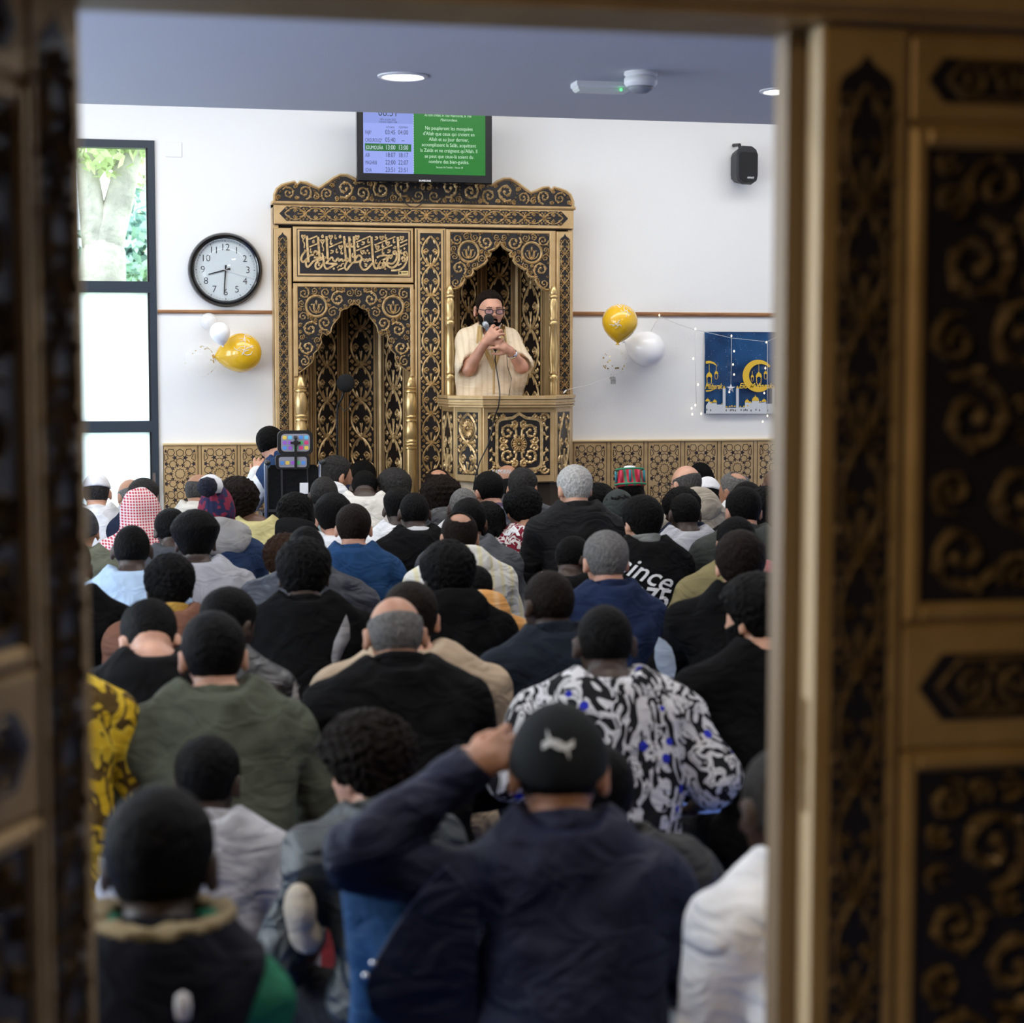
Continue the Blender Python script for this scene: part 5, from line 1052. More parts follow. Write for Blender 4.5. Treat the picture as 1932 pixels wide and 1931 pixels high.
class Person:
    def __init__(s, px, ytop, d=None, z=None, yaw=0, pitch=8, turn=0, roll=0, lean=10, wd=1.0, k=1.0, hairh=.014, arms=None, legs='cross', slouch=.04, hx=0.0, pel=None):
        s.k = k; s.hk = k * .93; d = d or 2123.0 / (ytop - 700); s.d = d
        top = PD(px, ytop, d); H = top[2] - hairh; hp = PD(px, ytop + (.112 * k) * 3480 / d, d); s.top = top
        b = math.radians(pitch); s.yaw = math.radians(yaw); s.Rh = rz(math.radians(turn)) @ ry(math.radians(roll)) @ rx(-b)
        off = np.array([hx, .040, .112]) * k; ho = rx(-b * .8) @ off
        zn = H - .104 * k - ho[2]; al = math.radians(lean); pz = .13 * k if pel is None else pel
        T = (zn - pz) / math.cos(al); s.p0 = np.array([0, 0, pz]); s.nb = np.array([0, T * math.sin(al), zn]); s.hc = s.nb + ho; s.T = T; s.wd = wd; s.slouch = slouch; s.H = H
        R = rz(s.yaw); rel = R @ s.hc; s.loc = np.array([hp[0] - rel[0], hp[1] - rel[1], 0]); s.R = R
        s.sh = {e: s.nb + np.array([e * .155 * wd, .012, -.094 * k]) for e in (-1, 1)}
        s.el = {e: s.sh[e] + np.array([e * .075 * wd, .03, -.24 * k]) for e in (-1, 1)}; s.ha = {e: s.p0 + np.array([e * .09, .30 * k, .10]) for e in (-1, 1)}
        if arms:
            for e, (a_, h_) in arms.items(): s.el[e] = np.array(a_); s.ha[e] = np.array(h_)
        legs = 'kneel' if legs == 'cross' and d > 4.6 else legs; s.legs = legs; s.hip = {e: s.p0 + np.array([e * .085 * wd, 0, -.01]) for e in (-1, 1)}
        if legs == 'cross': s.kn = {e: np.array([e * .25 * k, .26 * k, .12 * k]) for e in (-1, 1)}; s.an = {e: np.array([-e * .05, .30 * k, .065 * k]) for e in (-1, 1)}
        elif legs == 'kneel': s.kn = {e: np.array([e * .11 * k, .32 * k, .085]) for e in (-1, 1)}; s.an = {e: np.array([e * .10, -.10, .06]) for e in (-1, 1)}; s.hip = {e: s.p0 + np.array([e * .085 * wd, 0, 0]) for e in (-1, 1)}
        else: s.kn = {e: np.array(legs[e][0]) for e in (-1, 1)}; s.an = {e: np.array(legs[e][1]) for e in (-1, 1)}
    def w2l(s, P_): return s.R.T @ (np.array(P_) - s.loc)
    def torso(s, p, g):
        "torso volume grown by g"
        k, w = s.k, s.wd; ax = s.nb - s.p0; at = lambda t, y=0: s.p0 + ax * t + np.array([0, y, 0]); al = math.atan2(ax[1], ax[2]); R = rx(-al)
        return sm([ell(p, at(.72, -s.slouch * .6), (.150 * w * k + g, .100 * k + g, .21 * s.T / .5 + g), R), ell(p, at(.36, -s.slouch), (.140 * w * k + g, .105 * k + g, .20 * s.T / .5 + g), R), ell(p, at(0.02), (.168 * w * k + g, .135 * k + g, .115 * k + g)),
                   cap(p, s.sh[-1], s.sh[1], .052 * k + g, .052 * k + g), cap(p, s.nb + np.array([0, -.012, .020 * k]), s.nb + np.array([0, -.01, -.10]), .050 * k + g, .085 * k + g)] +
                  [cap(p, s.nb + np.array([0, -.015, -.012]), s.sh[e], .052 * k + g, .050 * k + g) for e in (-1, 1)], .06)
    def armv(s, p, g, e, fore=True):
        k = s.k; d = cap(p, s.sh[e], s.el[e], .050 * k + g, .042 * k + g)
        if fore: d = smin(d, cap(p, s.el[e], s.ha[e], .042 * k + g, .030 * k + g), .02)
        return d
    def legv(s, p, g, e):
        k = s.k; return smin(cap(p, s.hip[e], s.kn[e], .080 * k + g, .058 * k + g), cap(p, s.kn[e], s.an[e], .055 * k + g, .040 * k + g), .03)
    def toh(s, p): return ((p - s.hc.astype(f32)) @ s.Rh.astype(f32)) / s.hk
    def fromh(s, V): return (np.asarray(V) * s.hk) @ s.Rh.T + s.hc

def bounds(s, extra=.1):
    pts = np.array([s.p0, s.nb, *s.sh.values(), *s.el.values(), *s.ha.values()]); return pts.min(0) - extra, pts.max(0) + extra
PEOPLE = []
def seated(label, skin, hair, top, s, hat=None, collar='crew', amp=.006, puff=0, leg=None, res=None, extra=None, sleeves='long', neck_in=None, facefine=False, group='seated worshippers', open_back=None, glasses=False, tucked=0, ph=None, beard=None):
    "s: Person pose; hair (style, colour) or None; top material; hat (kind, material)"
    i = len(PEOPLE); PEOPLE.append(s); ph = ph if ph is not None else i * 1.37; d = s.d; k = s.k
    hs = .0075 if d < 5.2 else .0095 if d < 7.5 else .011; cs = .013 if d < 4.6 else .016 if d < 7 else .021
    # skin: head, neck, trunk, limbs in one volume
    lo, hi = bounds(s, .11); lo[2] = 0.012; hi[2] = s.hc[2] + .135 * k
    for e in (-1, 1): lo = np.minimum(lo, np.minimum(s.kn[e], s.an[e]) - .09); hi = np.maximum(hi, np.maximum(s.kn[e], s.an[e]) + .09)
    lo[2] = .008
    xs = axis_(lo[0], hi[0], s.hc[0] - .10 * k, s.hc[0] + .10 * k, hs, .034); ys = axis_(lo[1], hi[1], s.hc[1] - .125 * k, s.hc[1] + .135 * k, hs, .034); zs = axis_(lo[2], hi[2], s.nb[2] - .01, hi[2], hs, .034)
    p = grid(xs, ys, zs); hd = head_sdf(s.toh(p)) * s.hk
    nk = cap(p, s.fromh(np.array([0, -.028, -.035])), s.nb + np.array([0, -.005, -.03]), .048 * k, .050 * k); F = smin(hd, nk, .02)
    F = smin(F, s.torso(p, -.022), .02)
    for e in (-1, 1): F = smin(F, s.armv(p, -.010, e), .015); F = smin(F, s.legv(p, -.016, e), .02); F = smin(F, ell(p, s.ha[e] + np.array([0, .045, 0]) * k, (.040 * k, .062 * k, .030 * k)), .02); F = smin(F, ell(p, s.an[e] + np.array([0, .04, -.02]), (.042, .085, .034)), .02)
    V, Q = surfnet(F, xs, ys, zs); me = mesh_vq('person', V, Q, skin_mat(skin)); o = obj('person', me); o.location = s.loc; o.rotation_euler = (0, 0, s.yaw)
    tag(o, label, 'person', group); s.o = o
    # hair
    if hair:
        st_, hc = hair; L = .165 if st_ in ('afro', 'bigcurl', 'high') else .14; xs = rng(-L, L, hs * .8); ys = rng(-.165, .15, hs * .8); zs = rng(-.19 if st_ == 'locs' else -.11, .185, hs * .8)
        V, Q = surfnet(hair_sdf(grid(xs, ys, zs), st_, ph), xs, ys, zs)
        if len(Q): obj('hair', mesh_vq('hair', s.fromh(V), Q, hair_mat(hc)), o)
    if beard:
        xs = rng(-.09, .09, .006); ys = rng(-.03, .13, .006); zs = rng(-.135, .03, .006); q = grid(xs, ys, zs); V, Q = surfnet(beard_sdf(q), xs, ys, zs); obj('beard', mesh_vq('beard', s.fromh(V), Q, hair_mat(beard)), o)
    if hat:
        kind, hm = hat; xs = rng(-.135, .135, hs * .75); ys = rng(-.16, .20, hs * .75); zs = rng(-.24 if kind == 'hoodup' else -.08, .19, hs * .75); V, Q = surfnet(hat_sdf(grid(xs, ys, zs), kind), xs, ys, zs); s.hat = obj({'kufi': 'prayer_cap', 'tallkufi': 'prayer_cap', 'skull': 'prayer_cap', 'cap': 'baseball_cap', 'beanie': 'knitted_hat', 'hoodup': 'hood'}[kind], mesh_vq('hat', s.fromh(V), Q, hm), o)
    # upper garment
    lo, hi = bounds(s, .105); lo[2] = max(.02, min(s.ha[-1][2], s.ha[1][2], .10) - .08); hi[2] = max(s.nb[2] + .08, s.el[-1][2] + .09, s.el[1][2] + .09, s.ha[-1][2] + .09, s.ha[1][2] + .09); lo[0] -= .02; hi[0] += .02; lo[1] -= .05
    xs, ys, zs = [rng(lo[q], hi[q], cs) for q in range(3)]; p = grid(xs, ys, zs); g = .016 + puff * .4; F = s.torso(p, g)
    for e in (-1, 1):
        if sleeves == 'long': a_ = s.armv(p, g, e)
        elif sleeves == 'short': a_ = cap(p, s.sh[e], s.el[e] * .8 + s.sh[e] * .2, .055 * k + g * 1.4, .062 * k + g)
        else: a_ = cap(p, s.sh[e], s.sh[e] + (s.el[e] - s.sh[e]) * .12, .05 * k + g, .05 * k + g)
        F = smin(F, a_, .022)
    F = F + amp * wob(p, 17, ph) + amp * .6 * wob(p, 34, ph * 1.9)
    if puff: F = F - puff * (np.abs(np.sin(p[..., 2] * PI / .075 + .4 * wob(p, 9, ph))) - .6)
    nd = cap(p, s.nb + np.array([0, .005, .0]) , s.hc, .044 * k, .052 * k); F = np.maximum(F, .004 - nd if collar != 'none' else .001 - nd)
    F = np.maximum(F, (p[..., 2] - s.nb[2] - .034 * k) - .9 * np.maximum(0, np.abs(p[..., 0]) - .05))
    V, Q = surfnet(F, xs, ys, zs); s.gar = obj({'hood': 'hooded_top', 'high': 'jacket', 'jacket': 'jacket'}.get(collar, 'shirt'), mesh_vq('top', V, Q, top), o); s.garVQ = (V, Q)
    # collar or hood
    if collar in ('high', 'jacket', 'shirt', 'hood', 'bighood', 'fleece'):
        cm = neck_in or top; cl = .010; tl = s.Rh * 0 + rx(-math.atan2((s.hc - s.nb)[1], (s.hc - s.nb)[2]) * .7); c0 = s.nb + np.array([0, .002, .018 * k])
        L = .24; xs, ys, zs = rng(-L, L, cl), rng(-.24, .2, cl), rng(-.18, .12, cl); p = grid(xs, ys, zs); r = np.sqrt(p[..., 0] ** 2 + (p[..., 1] * .95) ** 2)
        if collar in ('high', 'jacket', 'shirt', 'fleece'):
            hh = {'high': .040, 'jacket': .026, 'shirt': .022, 'fleece': .034}[collar]; th = {'fleece': .020}.get(collar, .009); F = np.maximum(np.abs(r - (.060 * k + th * .6) - .22 * np.maximum(0, -p[..., 2])) - th, np.abs(p[..., 2] + .004) - hh) + .002 * wob(p, 40, ph)
        else:
            bg_ = 1.25 if collar == 'bighood' else 1.0; F = smin(np.maximum(np.abs(r - .078 * k) - .020 * bg_, np.abs(p[..., 2] + .012) - .030), ell(p, (0, -.085 * k, -.035 * bg_), (.115 * bg_ * k, .042 * bg_, .080 * bg_)), .03); F = np.maximum(F, .062 * k - r) + .006 * wob(p, 26, ph)
        V, Q = surfnet(F, xs, ys, zs)
        if len(Q): obj('hood' if 'hood' in collar else 'collar', mesh_vq('collar', V @ tl.T + c0, Q, cm), o)
    # trousers
    lm = leg or MATS['trousers_dark']; pts = np.array([*s.hip.values(), *s.kn.values(), *s.an.values()]); lo, hi = pts.min(0) - .12, pts.max(0) + .12; lo[2] = .002
    cs2 = .02 if d < 4.6 else .028; xs, ys, zs = [rng(lo[q], hi[q], cs2) for q in range(3)]; p = grid(xs, ys, zs); F = sm([s.legv(p, .008, -1), s.legv(p, .008, 1), ell(p, s.p0, (.16 * s.wd, .125, .105))], .03) + .005 * wob(p, 22, ph); F = np.maximum(F, .004 - p[..., 2]); V, Q = surfnet(F, xs, ys, zs); obj('trousers', mesh_vq('trousers', V, Q, lm), o)
    if glasses:
        gl = MB()
        for e in (-1, 1): gl.tube([tuple(s.fromh(np.array(q))) for q in ((e * .079, -.01, .002), (e * .077, .04, .006), (e * .068, .098, .004))], .0025, 6)
        gl.tube([tuple(s.fromh(np.array((.068 * math.cos(a) * .5 + .034, .105, .0 + .018 * math.sin(a))))) for a in np.linspace(0, 6.28, 12)], .002, 5); gl.tube([tuple(s.fromh(np.array((.068 * math.cos(a) * .5 - .034, .105, .0 + .018 * math.sin(a))))) for a in np.linspace(0, 6.28, 12)], .002, 5); gl.build('glasses', M_blackpl, o)
    return s
def skinpart(name, s, fn, lo, hi, step, m):
    "an extra piece in the person's own frame"
    xs, ys, zs = [rng(lo[q], hi[q], step) for q in range(3)]; V, Q = surfnet(fn(grid(xs, ys, zs)), xs, ys, zs); return obj(name, mesh_vq(name, V, Q, m), s.o)
def hand_sdf(p, wrist, dirv, up, k=1.0, curl=.4, side=1, spread=1.0):
    "palm with four fingers and a thumb; dirv along the hand, up out of the back of the hand"
    D = np.array(dirv, float); D /= np.linalg.norm(D); U = np.array(up, float); U -= D * (U @ D); U /= np.linalg.norm(U); S = np.cross(D, U) * side; w = np.array(wrist, float)
    at = lambda a, b, c: w + (D * a + S * b + U * c) * k
    d = sm([cap(p, at(0, 0, 0), at(.035, 0, 0), .024 * k, .026 * k)] + [cap(p, at(.02, x * .6, 0), at(.082, x, .002), .014 * k, .012 * k) for x in (-.030, -.010, .010, .030)], .012)
    for x, L in ((-.031, .060), (-.010, .078), (.011, .072), (.031, .055)):
        a = at(.084, x, .002); c1 = curl; d1 = D * math.cos(c1) - U * math.sin(c1); d2 = D * math.cos(c1 * 2.3) - U * math.sin(c1 * 2.3); d3 = D * math.cos(c1 * 3.3) - U * math.sin(c1 * 3.3); sp = S * x * spread * .6
        b = a + (d1 * L * .45 + sp * .5) * k; c = b + (d2 * L * .33) * k; e = c + d3 * L * .26 * k
        d = smin(d, np.minimum(cap(p, a, b, .0098 * k, .0092 * k), np.minimum(cap(p, b, c, .0092 * k, .0085 * k), cap(p, c, e, .0085 * k, .0072 * k))), .004)
    a = at(.022, -.024, -.006); b = at(.052, -.050, -.014 - .02 * curl); c = at(.084, -.056, -.020 - .04 * curl); return smin(d, np.minimum(cap(p, a, b, .015 * k, .011 * k), cap(p, b, c, .011 * k, .0085 * k)), .008)
def print_on(s, text, size, uv, m, name='lettering', shear=0.0, bold=0.0, rot=0.0, line=1.0):
    "lettering laid on the back of the garment; uv = photo pixel of its centre"
    V, Q = s.garVQ; bvh = BVHTree.FromPolygons([tuple(v) for v in V], [tuple(q) for q in Q]); c = s.w2l(PD(*uv, s.d)); dirl = s.R.T @ (PD(*uv, s.d) - np.array([0, 0, CAMZ])); dirl /= np.linalg.norm(dirl)
    me = text_mesh(text, size, 'CENTER', 0, bold, shear, line); bm = bmesh.new(); bm.from_mesh(me); bmesh.ops.triangulate(bm, faces=bm.faces); bmesh.ops.subdivide_edges(bm, edges=[e for e in bm.edges if e.calc_length() > size * .16], cuts=1, use_grid_fill=True); bmesh.ops.triangulate(bm, faces=bm.faces)
    Rv = s.R.T @ _R; ca, sa = math.cos(rot), math.sin(rot)
    for v in bm.verts:
        x, y = v.co.x * ca - v.co.y * sa, v.co.x * sa + v.co.y * ca; q = c + Rv * x + np.array([0, 0, 1]) * y; o_ = q - dirl * .6; h = bvh.ray_cast(Vector(o_), Vector(dirl))
        if h[0] is not None: v.co = Vector(np.array(h[0]) - dirl * .004)
        else: v.co = Vector(q)
    bm.to_mesh(me); bm.free(); me.materials.clear(); me.materials.append(m); obj(name, me, s.o)
def flap(s, pts, d, m, name='shirt_tail', th=.006):
    "a hanging piece of cloth given by its outline in the photo at depth d"
    c = [s.w2l(PD(x, y, d)) for x, y in pts]; n = s.R.T @ -_F; b = MB(); k = len(c); ce = np.mean(c, 0) + n * .012; vs = [ce] + list(c) + [q - n * th * 2 for q in c] + [ce - n * th * 3]
    b.add(vs, [(0, 1 + i, 1 + (i + 1) % k) for i in range(k)] + [(1 + i, 1 + k + i, 1 + k + (i + 1) % k, 1 + (i + 1) % k) for i in range(k)] + [(2 * k + 1, 1 + k + (i + 1) % k, 1 + k + i) for i in range(k)]); b.build(name, m, s.o, angle=60)
# ================================================================ the congregation
cloth('trousers_dark', (.005, .0055, .008)); cloth('trousers_grey', (.09, .09, .10)); cloth('jeans_blue', (.014, .06, .15), .8, .5)
K_ = lambda n, c, **a: cloth('fabric_' + n, c, **a)
black = K_('black', (.0035, .0035, .004), spec=.12); black2 = K_('soft_black', (.0042, .0042, .0046), rough=.95, spec=.1); navy = K_('navy', (.006, .011, .030)); white = K_('white', (.70, .70, .71)); offw = K_('offwhite', (.66, .63, .58)); leather = K_('leather', (.008, .008, .009), rough=.33, spec=.6, fold=.8)
grey = K_('grey', (.22, .22, .24)); lgrey = K_('light_grey', (.42, .42, .45)); dgrey = K_('dark_grey', (.05, .052, .058)); ltblue = K_('light_blue', (.42, .55, .70)); denim = K_('denim', (.010, .045, .125)); yellow = K_('pale_yellow', (.50, .44, .20)); teal = K_('teal', (.02, .17, .26)); pteal = K_('pale_teal', (.36, .52, .54)); olive = K_('olive', (.080, .090, .064)); beige = K_('beige', (.42, .32, .22)); sand = K_('sand', (.40, .35, .28)); brown = K_('brown', (.17, .075, .045)); puffer = K_('puffer_navy', (.006, .009, .020), rough=.5, spec=.5); midblue = K_('mid_navy', (.008, .018, .058)); dgreen = K_('dark_green', (.012, .045, .028)); purple = K_('plum', (.10, .07, .12)); khaki = K_('khaki', (.20, .165, .075)); knitw = K_('cap_white', (.74, .74, .76), fold=.1)
P_ = Person
# ---- back rows, beside the window
seated('man in a white prayer cap and white robe at the window', 'l', ('buzz', 's'), white, P_(182, 892, 10.6, yaw=-4, pitch=4), hat=('kufi', knitw), collar='shirt')
seated('balding older man between the white-capped man and the navy jacket', 't', ('bald', 'g'), lgrey, P_(245, 899, 11.1, yaw=20, turn=10), collar='shirt')
seated('man in a navy jacket looking sideways at the window', 't', ('short', 's'), navy, P_(273, 901, 10.5, yaw=-25, turn=-20, wd=1.0), collar='jacket')
s = seated('person in a red and white checked headscarf', 't', None, K_('headscarf', (.6, .3, .3), pattern=p_keff, fold=.2), P_(263, 922, 9.6, yaw=3, pitch=12, hairh=.03), collar='none')
kf = MATS['fabric_headscarf']
def keff(p):
    q = p; hc = s.hc; d = smin(ell(p, hc + np.array([0, -.015, .012]), (.098, .115, .125)), cap(p, hc + np.array([0, -.04, -.02]), s.nb + np.array([0, -.10, -.16]), .095, .17), .06); d = smin(d, cap(p, s.nb + np.array([-.05, -.06, -.10]), s.nb + np.array([.20, -.02, -.12]), .09, .075), .07)
    d = smin(d, cap(p, s.nb + np.array([-.05, -.06, -.10]), s.nb + np.array([-.17, -.02, -.14]), .09, .08), .07); d = smin(d, ell(p, hc + np.array([.012, .03, .122]), (.03, .04, .022)), .03); return np.maximum(d, (p[..., 1] - hc[1] - .06)) + .006 * np.sin(46 * p[..., 0] + 9 * p[..., 2])
skinpart('headscarf', s, keff, (-.36, -.40, s.nb[2] - .36), (.36, .2, s.hc[2] + .2), .013, kf)
seated('balding man in a white shirt against the star panelling', 't', ('bald', 'm'), offw, P_(376, 890, 11.1, yaw=-18, turn=-15, wd=.95), collar='shirt')
s = seated('child in a plaid bobble hat and navy jacket with grey hood', 't', None, K_('navy_blue_jacket', (.012, .028, .075)), P_(408, 920, 8.85, yaw=6, pitch=16, wd=1.0, hairh=.03), hat=('beanie', K_('hat_plaid', (.2, .05, .1), pattern=p_plaid((.20, .02, .045), (.018, .02, .06), (.06, .012, .05), 9), fold=.1)), collar='bighood', neck_in=K_('hood_grey', (.30, .29, .28)))
b_ = s.w2l(PD(391, 919, 8.66)); MB().lathe(b_, [(.001, -.05), (.03, -.04), (.047, -.015), (.048, .012), (.034, .038), (.001, .048)], 14).build('bobble', bump(mat('bobble_navy', (.006, .008, .02), .95), 120, 1, .02), s.o, smooth=True)
b_ = s.w2l(PD(397, 916, 8.76)); MB().lathe(b_, [(.001, -.04), (.05, -.035), (.062, -.005), (.052, .03), (.02, .05), (.001, .053)], 16).build('hat_crown', knitw, s.o, smooth=True)
seated('person with tousled curls and a pale yellow shirt', 'b', ('bigcurl', 'n'), yellow, P_(448, 903, 9.5, yaw=-10, pitch=10, hairh=.035, wd=1.15, hx=-.10), collar='crew')
seated('boy in a small white skullcap behind the tall-haired man', 'd', ('short', 'k'), dgrey, P_(322, 958, 8.6, yaw=8, pitch=18, k=.93, wd=.85), hat=('skull', knitw))
seated('dark-skinned man with tall tight curls and grey sweatshirt', 'd', ('high', 'k'), lgrey, P_(368, 961, 7.9, yaw=5, pitch=6, hairh=.04, wd=1.2), collar='crew')
seated('close-cropped dark-skinned man in a light blue shirt', 'd', ('buzz', 'k'), ltblue, P_(249, 984, 7.6, yaw=-3, wd=1.05, pitch=4), collar='crew')
seated('boy in a brown jacket with mustard collar', 'd', ('curly', 'k'), brown, P_(320, 1043, 6.5, yaw=0, wd=1.0, k=.93, hairh=.03, pitch=12), collar='jacket', neck_in=K_('mustard', (.42, .25, .05)))
s = seated('man bowing his head, shaved nape above a black jacket', 'l', ('fade', 'k'), black, P_(283, 1134, 5.3, yaw=4, pitch=58, lean=26, wd=1.05, slouch=.05), collar='crew')
seated('man in a black coat at the edge of the door below the blue shirt', 'd', ('short', 'k'), black2, P_(128, 1010, 6.6, yaw=0, wd=1.1), collar='jacket')
seated('man in a khaki shirt and dark cap at the door edge', 't', None, K_('sage', (.16, .17, .12)), P_(152, 958, 8.8, yaw=0, wd=1.0), hat=('cap', dgrey), collar='shirt')
s = seated('boy in a shiny black jacket leaning sideways, ear showing', 'd', ('short', 'k'), leather, P_(433, 1106, 5.7, yaw=-30, pitch=14, lean=16, wd=1.1, turn=-15), collar='bighood', neck_in=K_('grey_hood', (.14, .15, .155)))
flap(s, [(556, 1286), (566, 1330), (576, 1385), (583, 1415), (574, 1455), (560, 1484), (547, 1470), (540, 1410), (545, 1345)], 5.0, K_('shirt_tail_grey', (.30, .28, .27)))
s = seated('broad man in an olive green jacket, ears standing out', 'l', ('short', 'k'), olive, P_(402, 1150, 4.72, yaw=3, pitch=3, lean=10, wd=1.22), collar='shirt', amp=.008)
s = seated('person in a yellow patterned shirt half hidden by the open door', 'd', ('short', 'k'), K_('yellow_print', (.6, .4, .03), pattern=p_blot((.62, .40, .02), (.10, .06, .015), (.66, .46, .04), 10, 1.5)), P_(62, 1120, 4.6, yaw=0, wd=1.2), collar='crew', sleeves='long')
# ---- around the wheelchair and the niche
s = seated('boy in a white shirt and navy vest sitting in the wheelchair', 'l', ('short', 'k'), K_('vest_navy', (.014, .035, .095)), P_(511, 803, 10.66, yaw=-18, turn=-20, k=.92, wd=.62, pel=.58, lean=0, roll=-4, hx=-.10, arms={-1: ((-.215, .03, .70), (-.21, .20, .84)), 1: ((.17, .12, .66), (.08, .30, .66))}, legs={-1: ((-.10, .40, .56), (-.10, .45, .12)), 1: ((.10, .40, .56), (.10, .45, .12))}), collar='high', sleeves='none', res=1)
skinpart('sleeve', s, lambda p: np.minimum(s.armv(p, .026, -1), s.armv(p, .026, 1)) + .004 * wob(p, 30, 1), (-.36, -.15, .45), (.36, .42, 1.06), .016, white)
skinpart('hand', s, lambda p: hand_sdf(p, s.ha[-1] + np.array([0, -.01, 0]), (.1, .5, .9), (.2, -1, .4), .9, .35, 1), s.ha[-1] - .12, s.ha[-1] + .16, .007, skin_mat('l'))
skinpart('vest_trim', s, lambda p: np.maximum(s.torso(p, .022), np.abs(p[..., 0] - .08 - .3 * (p[..., 2] - s.nb[2])) - .02), s.nb + np.array([-.05, -.2, -.16]), s.nb + np.array([.2, .0, .0]), .009, K_('orange', (.75, .33, .01)))
seated('man turning his head in profile, white hood over navy jacket', 't', ('short', 's'), navy, P_(636, 858, 10.45, yaw=-25, turn=-42, pitch=4), collar='hood', neck_in=white)
seated('short-haired person between the profile man and the bowed white shirt', 'd', ('short', 'k'), black, P_(684, 868, 11.1, yaw=0), collar='crew')
seated('dark-skinned man in a white shirt bending far forward', 'd', ('buzz', 'k'), offw, P_(688, 884, 10.25, yaw=-8, pitch=50, lean=26, wd=1.2, slouch=.06), collar='none')
seated('close-cropped man in a pale teal shirt beside the wheelchair', 'd', ('buzz', 's'), pteal, P_(611, 894, 9.75, yaw=0, pitch=4), collar='crew')
seated('person with hanging locs and black hood behind the wheelchair', 'd', ('locs', 'k'), black, P_(557, 928, 9.55, yaw=-10, pitch=22, hairh=.03, wd=.95), collar='bighood')
seated('boy with glossy wavy hair and white T-shirt', 'w', ('full', 'k'), white, P_(628, 928, 8.95, yaw=3, wd=.85, hairh=.025), collar='crew')
seated('man with short dark hair in a blue denim shirt', 'w', ('short', 'n'), denim, P_(667, 949, 8.45, yaw=-8, wd=1.1, pitch=3), collar='shirt', amp=.009)
seated('man with greying curls in a teal top', 't', ('curly', 's'), teal, P_(743, 884, 10.3, yaw=6, hairh=.025), collar='shirt', neck_in=olive)
s = seated('young man with faded sides in a printed white T-shirt', 'd', ('fade', 'k'), white, P_(752, 920, 9.5, yaw=-2, k=.97, wd=1.1), collar='crew')
for (x, y, r_) in ((748, 986, .3), (812, 988, -.2)): print_on(s, 'X', .085, (x, y), mat('print_ink', (.02, .02, .025), .7), 'shirt_print', .2, 0, r_)
seated('dark-skinned man in a black waistcoat with white collar', 'd', ('buzz', 'k'), black, P_(781, 924, 9.2, yaw=4, pitch=5, wd=.98), collar='shirt', neck_in=white)
seated('balding man just below the pulpit column', 't', ('crown', 'n'), dgrey, P_(826, 881, 10.6, yaw=0), collar='shirt')
s = seated('person with bushy curls and a black sports jacket with white piping', 'b', ('bigcurl', 'n'), K_('sport_black', (.010, .011, .014), rough=.4, spec=.6), P_(832, 902, 10.0, yaw=0, pitch=14, hairh=.03), collar='hood')
skinpart('piping', s, lambda p: cap(p, s.nb + np.array([.01, -.14, -.02]), s.nb + np.array([.01, -.17, -.16]), .006, .006), s.nb + np.array([-.05, -.22, -.2]), s.nb + np.array([.06, -.08, .05]), .004, white)
seated('man with greying cropped hair below the pulpit, white shirt', 'd', ('buzz', 'g'), white, P_(874, 916, 9.6, yaw=0, wd=1.15), collar='crew')
seated('boy with neat black hair and plum collar, ears showing', 'w', ('short', 'k'), K_('slate', (.11, .12, .15)), P_(921, 888, 9.75, yaw=12, turn=8, k=.95, wd=.9), collar='shirt', neck_in=purple)
s = seated('bald man in a black hooded top with white lettering', 't', None, black, P_(957, 878, 11.0, yaw=-3, pitch=35, lean=18, hairh=.0), collar='bighood')
lm = MB(); text_on(lm, FR(s.w2l(PD(947, 891, 10.55)), s.R.T @ _R, (0, 0, 1), s.R.T @ -_F), 'KAPORAL', .030, 0, 0, .06, bold=.001, sx=.85)
lm.build('lettering', white, s.o)
s = seated('grey-haired man in a quilted dark vest over white shirt', 't', ('short', 's'), K_('quilted', (.020, .024, .032), rough=.55, spec=.5), P_(986, 882, 10.2, yaw=-28, pitch=28, lean=20, wd=1.1), collar='high', sleeves='none', puff=.006, neck_in=white)
skinpart('sleeve', s, lambda p: np.minimum(s.armv(p, .016, -1), s.armv(p, .016, 1)) + .004 * wob(p, 30, 1), bounds(s, .12)[0], bounds(s, .12)[1], .018, white)
s = seated('person with black curls in a red bandana-print jacket', 't', ('curly', 'k'), K_('bandana', (.2, .02, .03), pattern=p_blot((.17, .008, .022), (.60, .55, .52), (.15, .01, .02), 26, 1)), P_(986, 916, 9.4, yaw=10, pitch=18, hairh=.03), collar='crew')
print_on(s, 'KA', .085, (958, 1000), white, 'lettering', 0, .004)
seated('young man with black hair and grey jacket between the locs and the bald crown', 'b', ('short', 'k'), K_('steel', (.085, .09, .10)), P_(884, 936, 8.55, yaw=-4, wd=1.1, hairh=.02), collar='jacket')
s = seated('person with long black locs and a whitish printed sweatshirt', 'd', ('locs', 'k'), K_('grey_print', (.4, .4, .42), pattern=p_blot((.36, .35, .36), (.42, .41, .42), (.12, .12, .13), 11, 2)), P_(919, 944, 9.35, yaw=2, hairh=.03, wd=1.05, k=.95), collar='crew')
print_on(s, 'dpP', .10, (950, 1055), mat('print_ink', (.02, .02, .025), .7), 'lettering', 0, .003, 1.2)
s = seated('balding man in a cream striped hooded robe', 't', ('crown', 'n'), K_('cream_stripe', (.6, .55, .4), pattern=p_stripe((.66, .60, .38), (.66, .64, .58), 6, 'X', .8)), P_(866, 962, 8.0, yaw=3, wd=1.15, pitch=6, lean=8), collar='hood')
seated('boy in an apricot hooded top in front of the cream robe', 't', ('short', 'k'), K_('apricot', (.58, .32, .13), pattern=p_stripe((.60, .36, .17), (.56, .27, .08), 5, 'X', 1.2)), P_(896, 1066, 7.1, yaw=-4, wd=.85, k=.85, pitch=24, lean=18), collar='bighood')
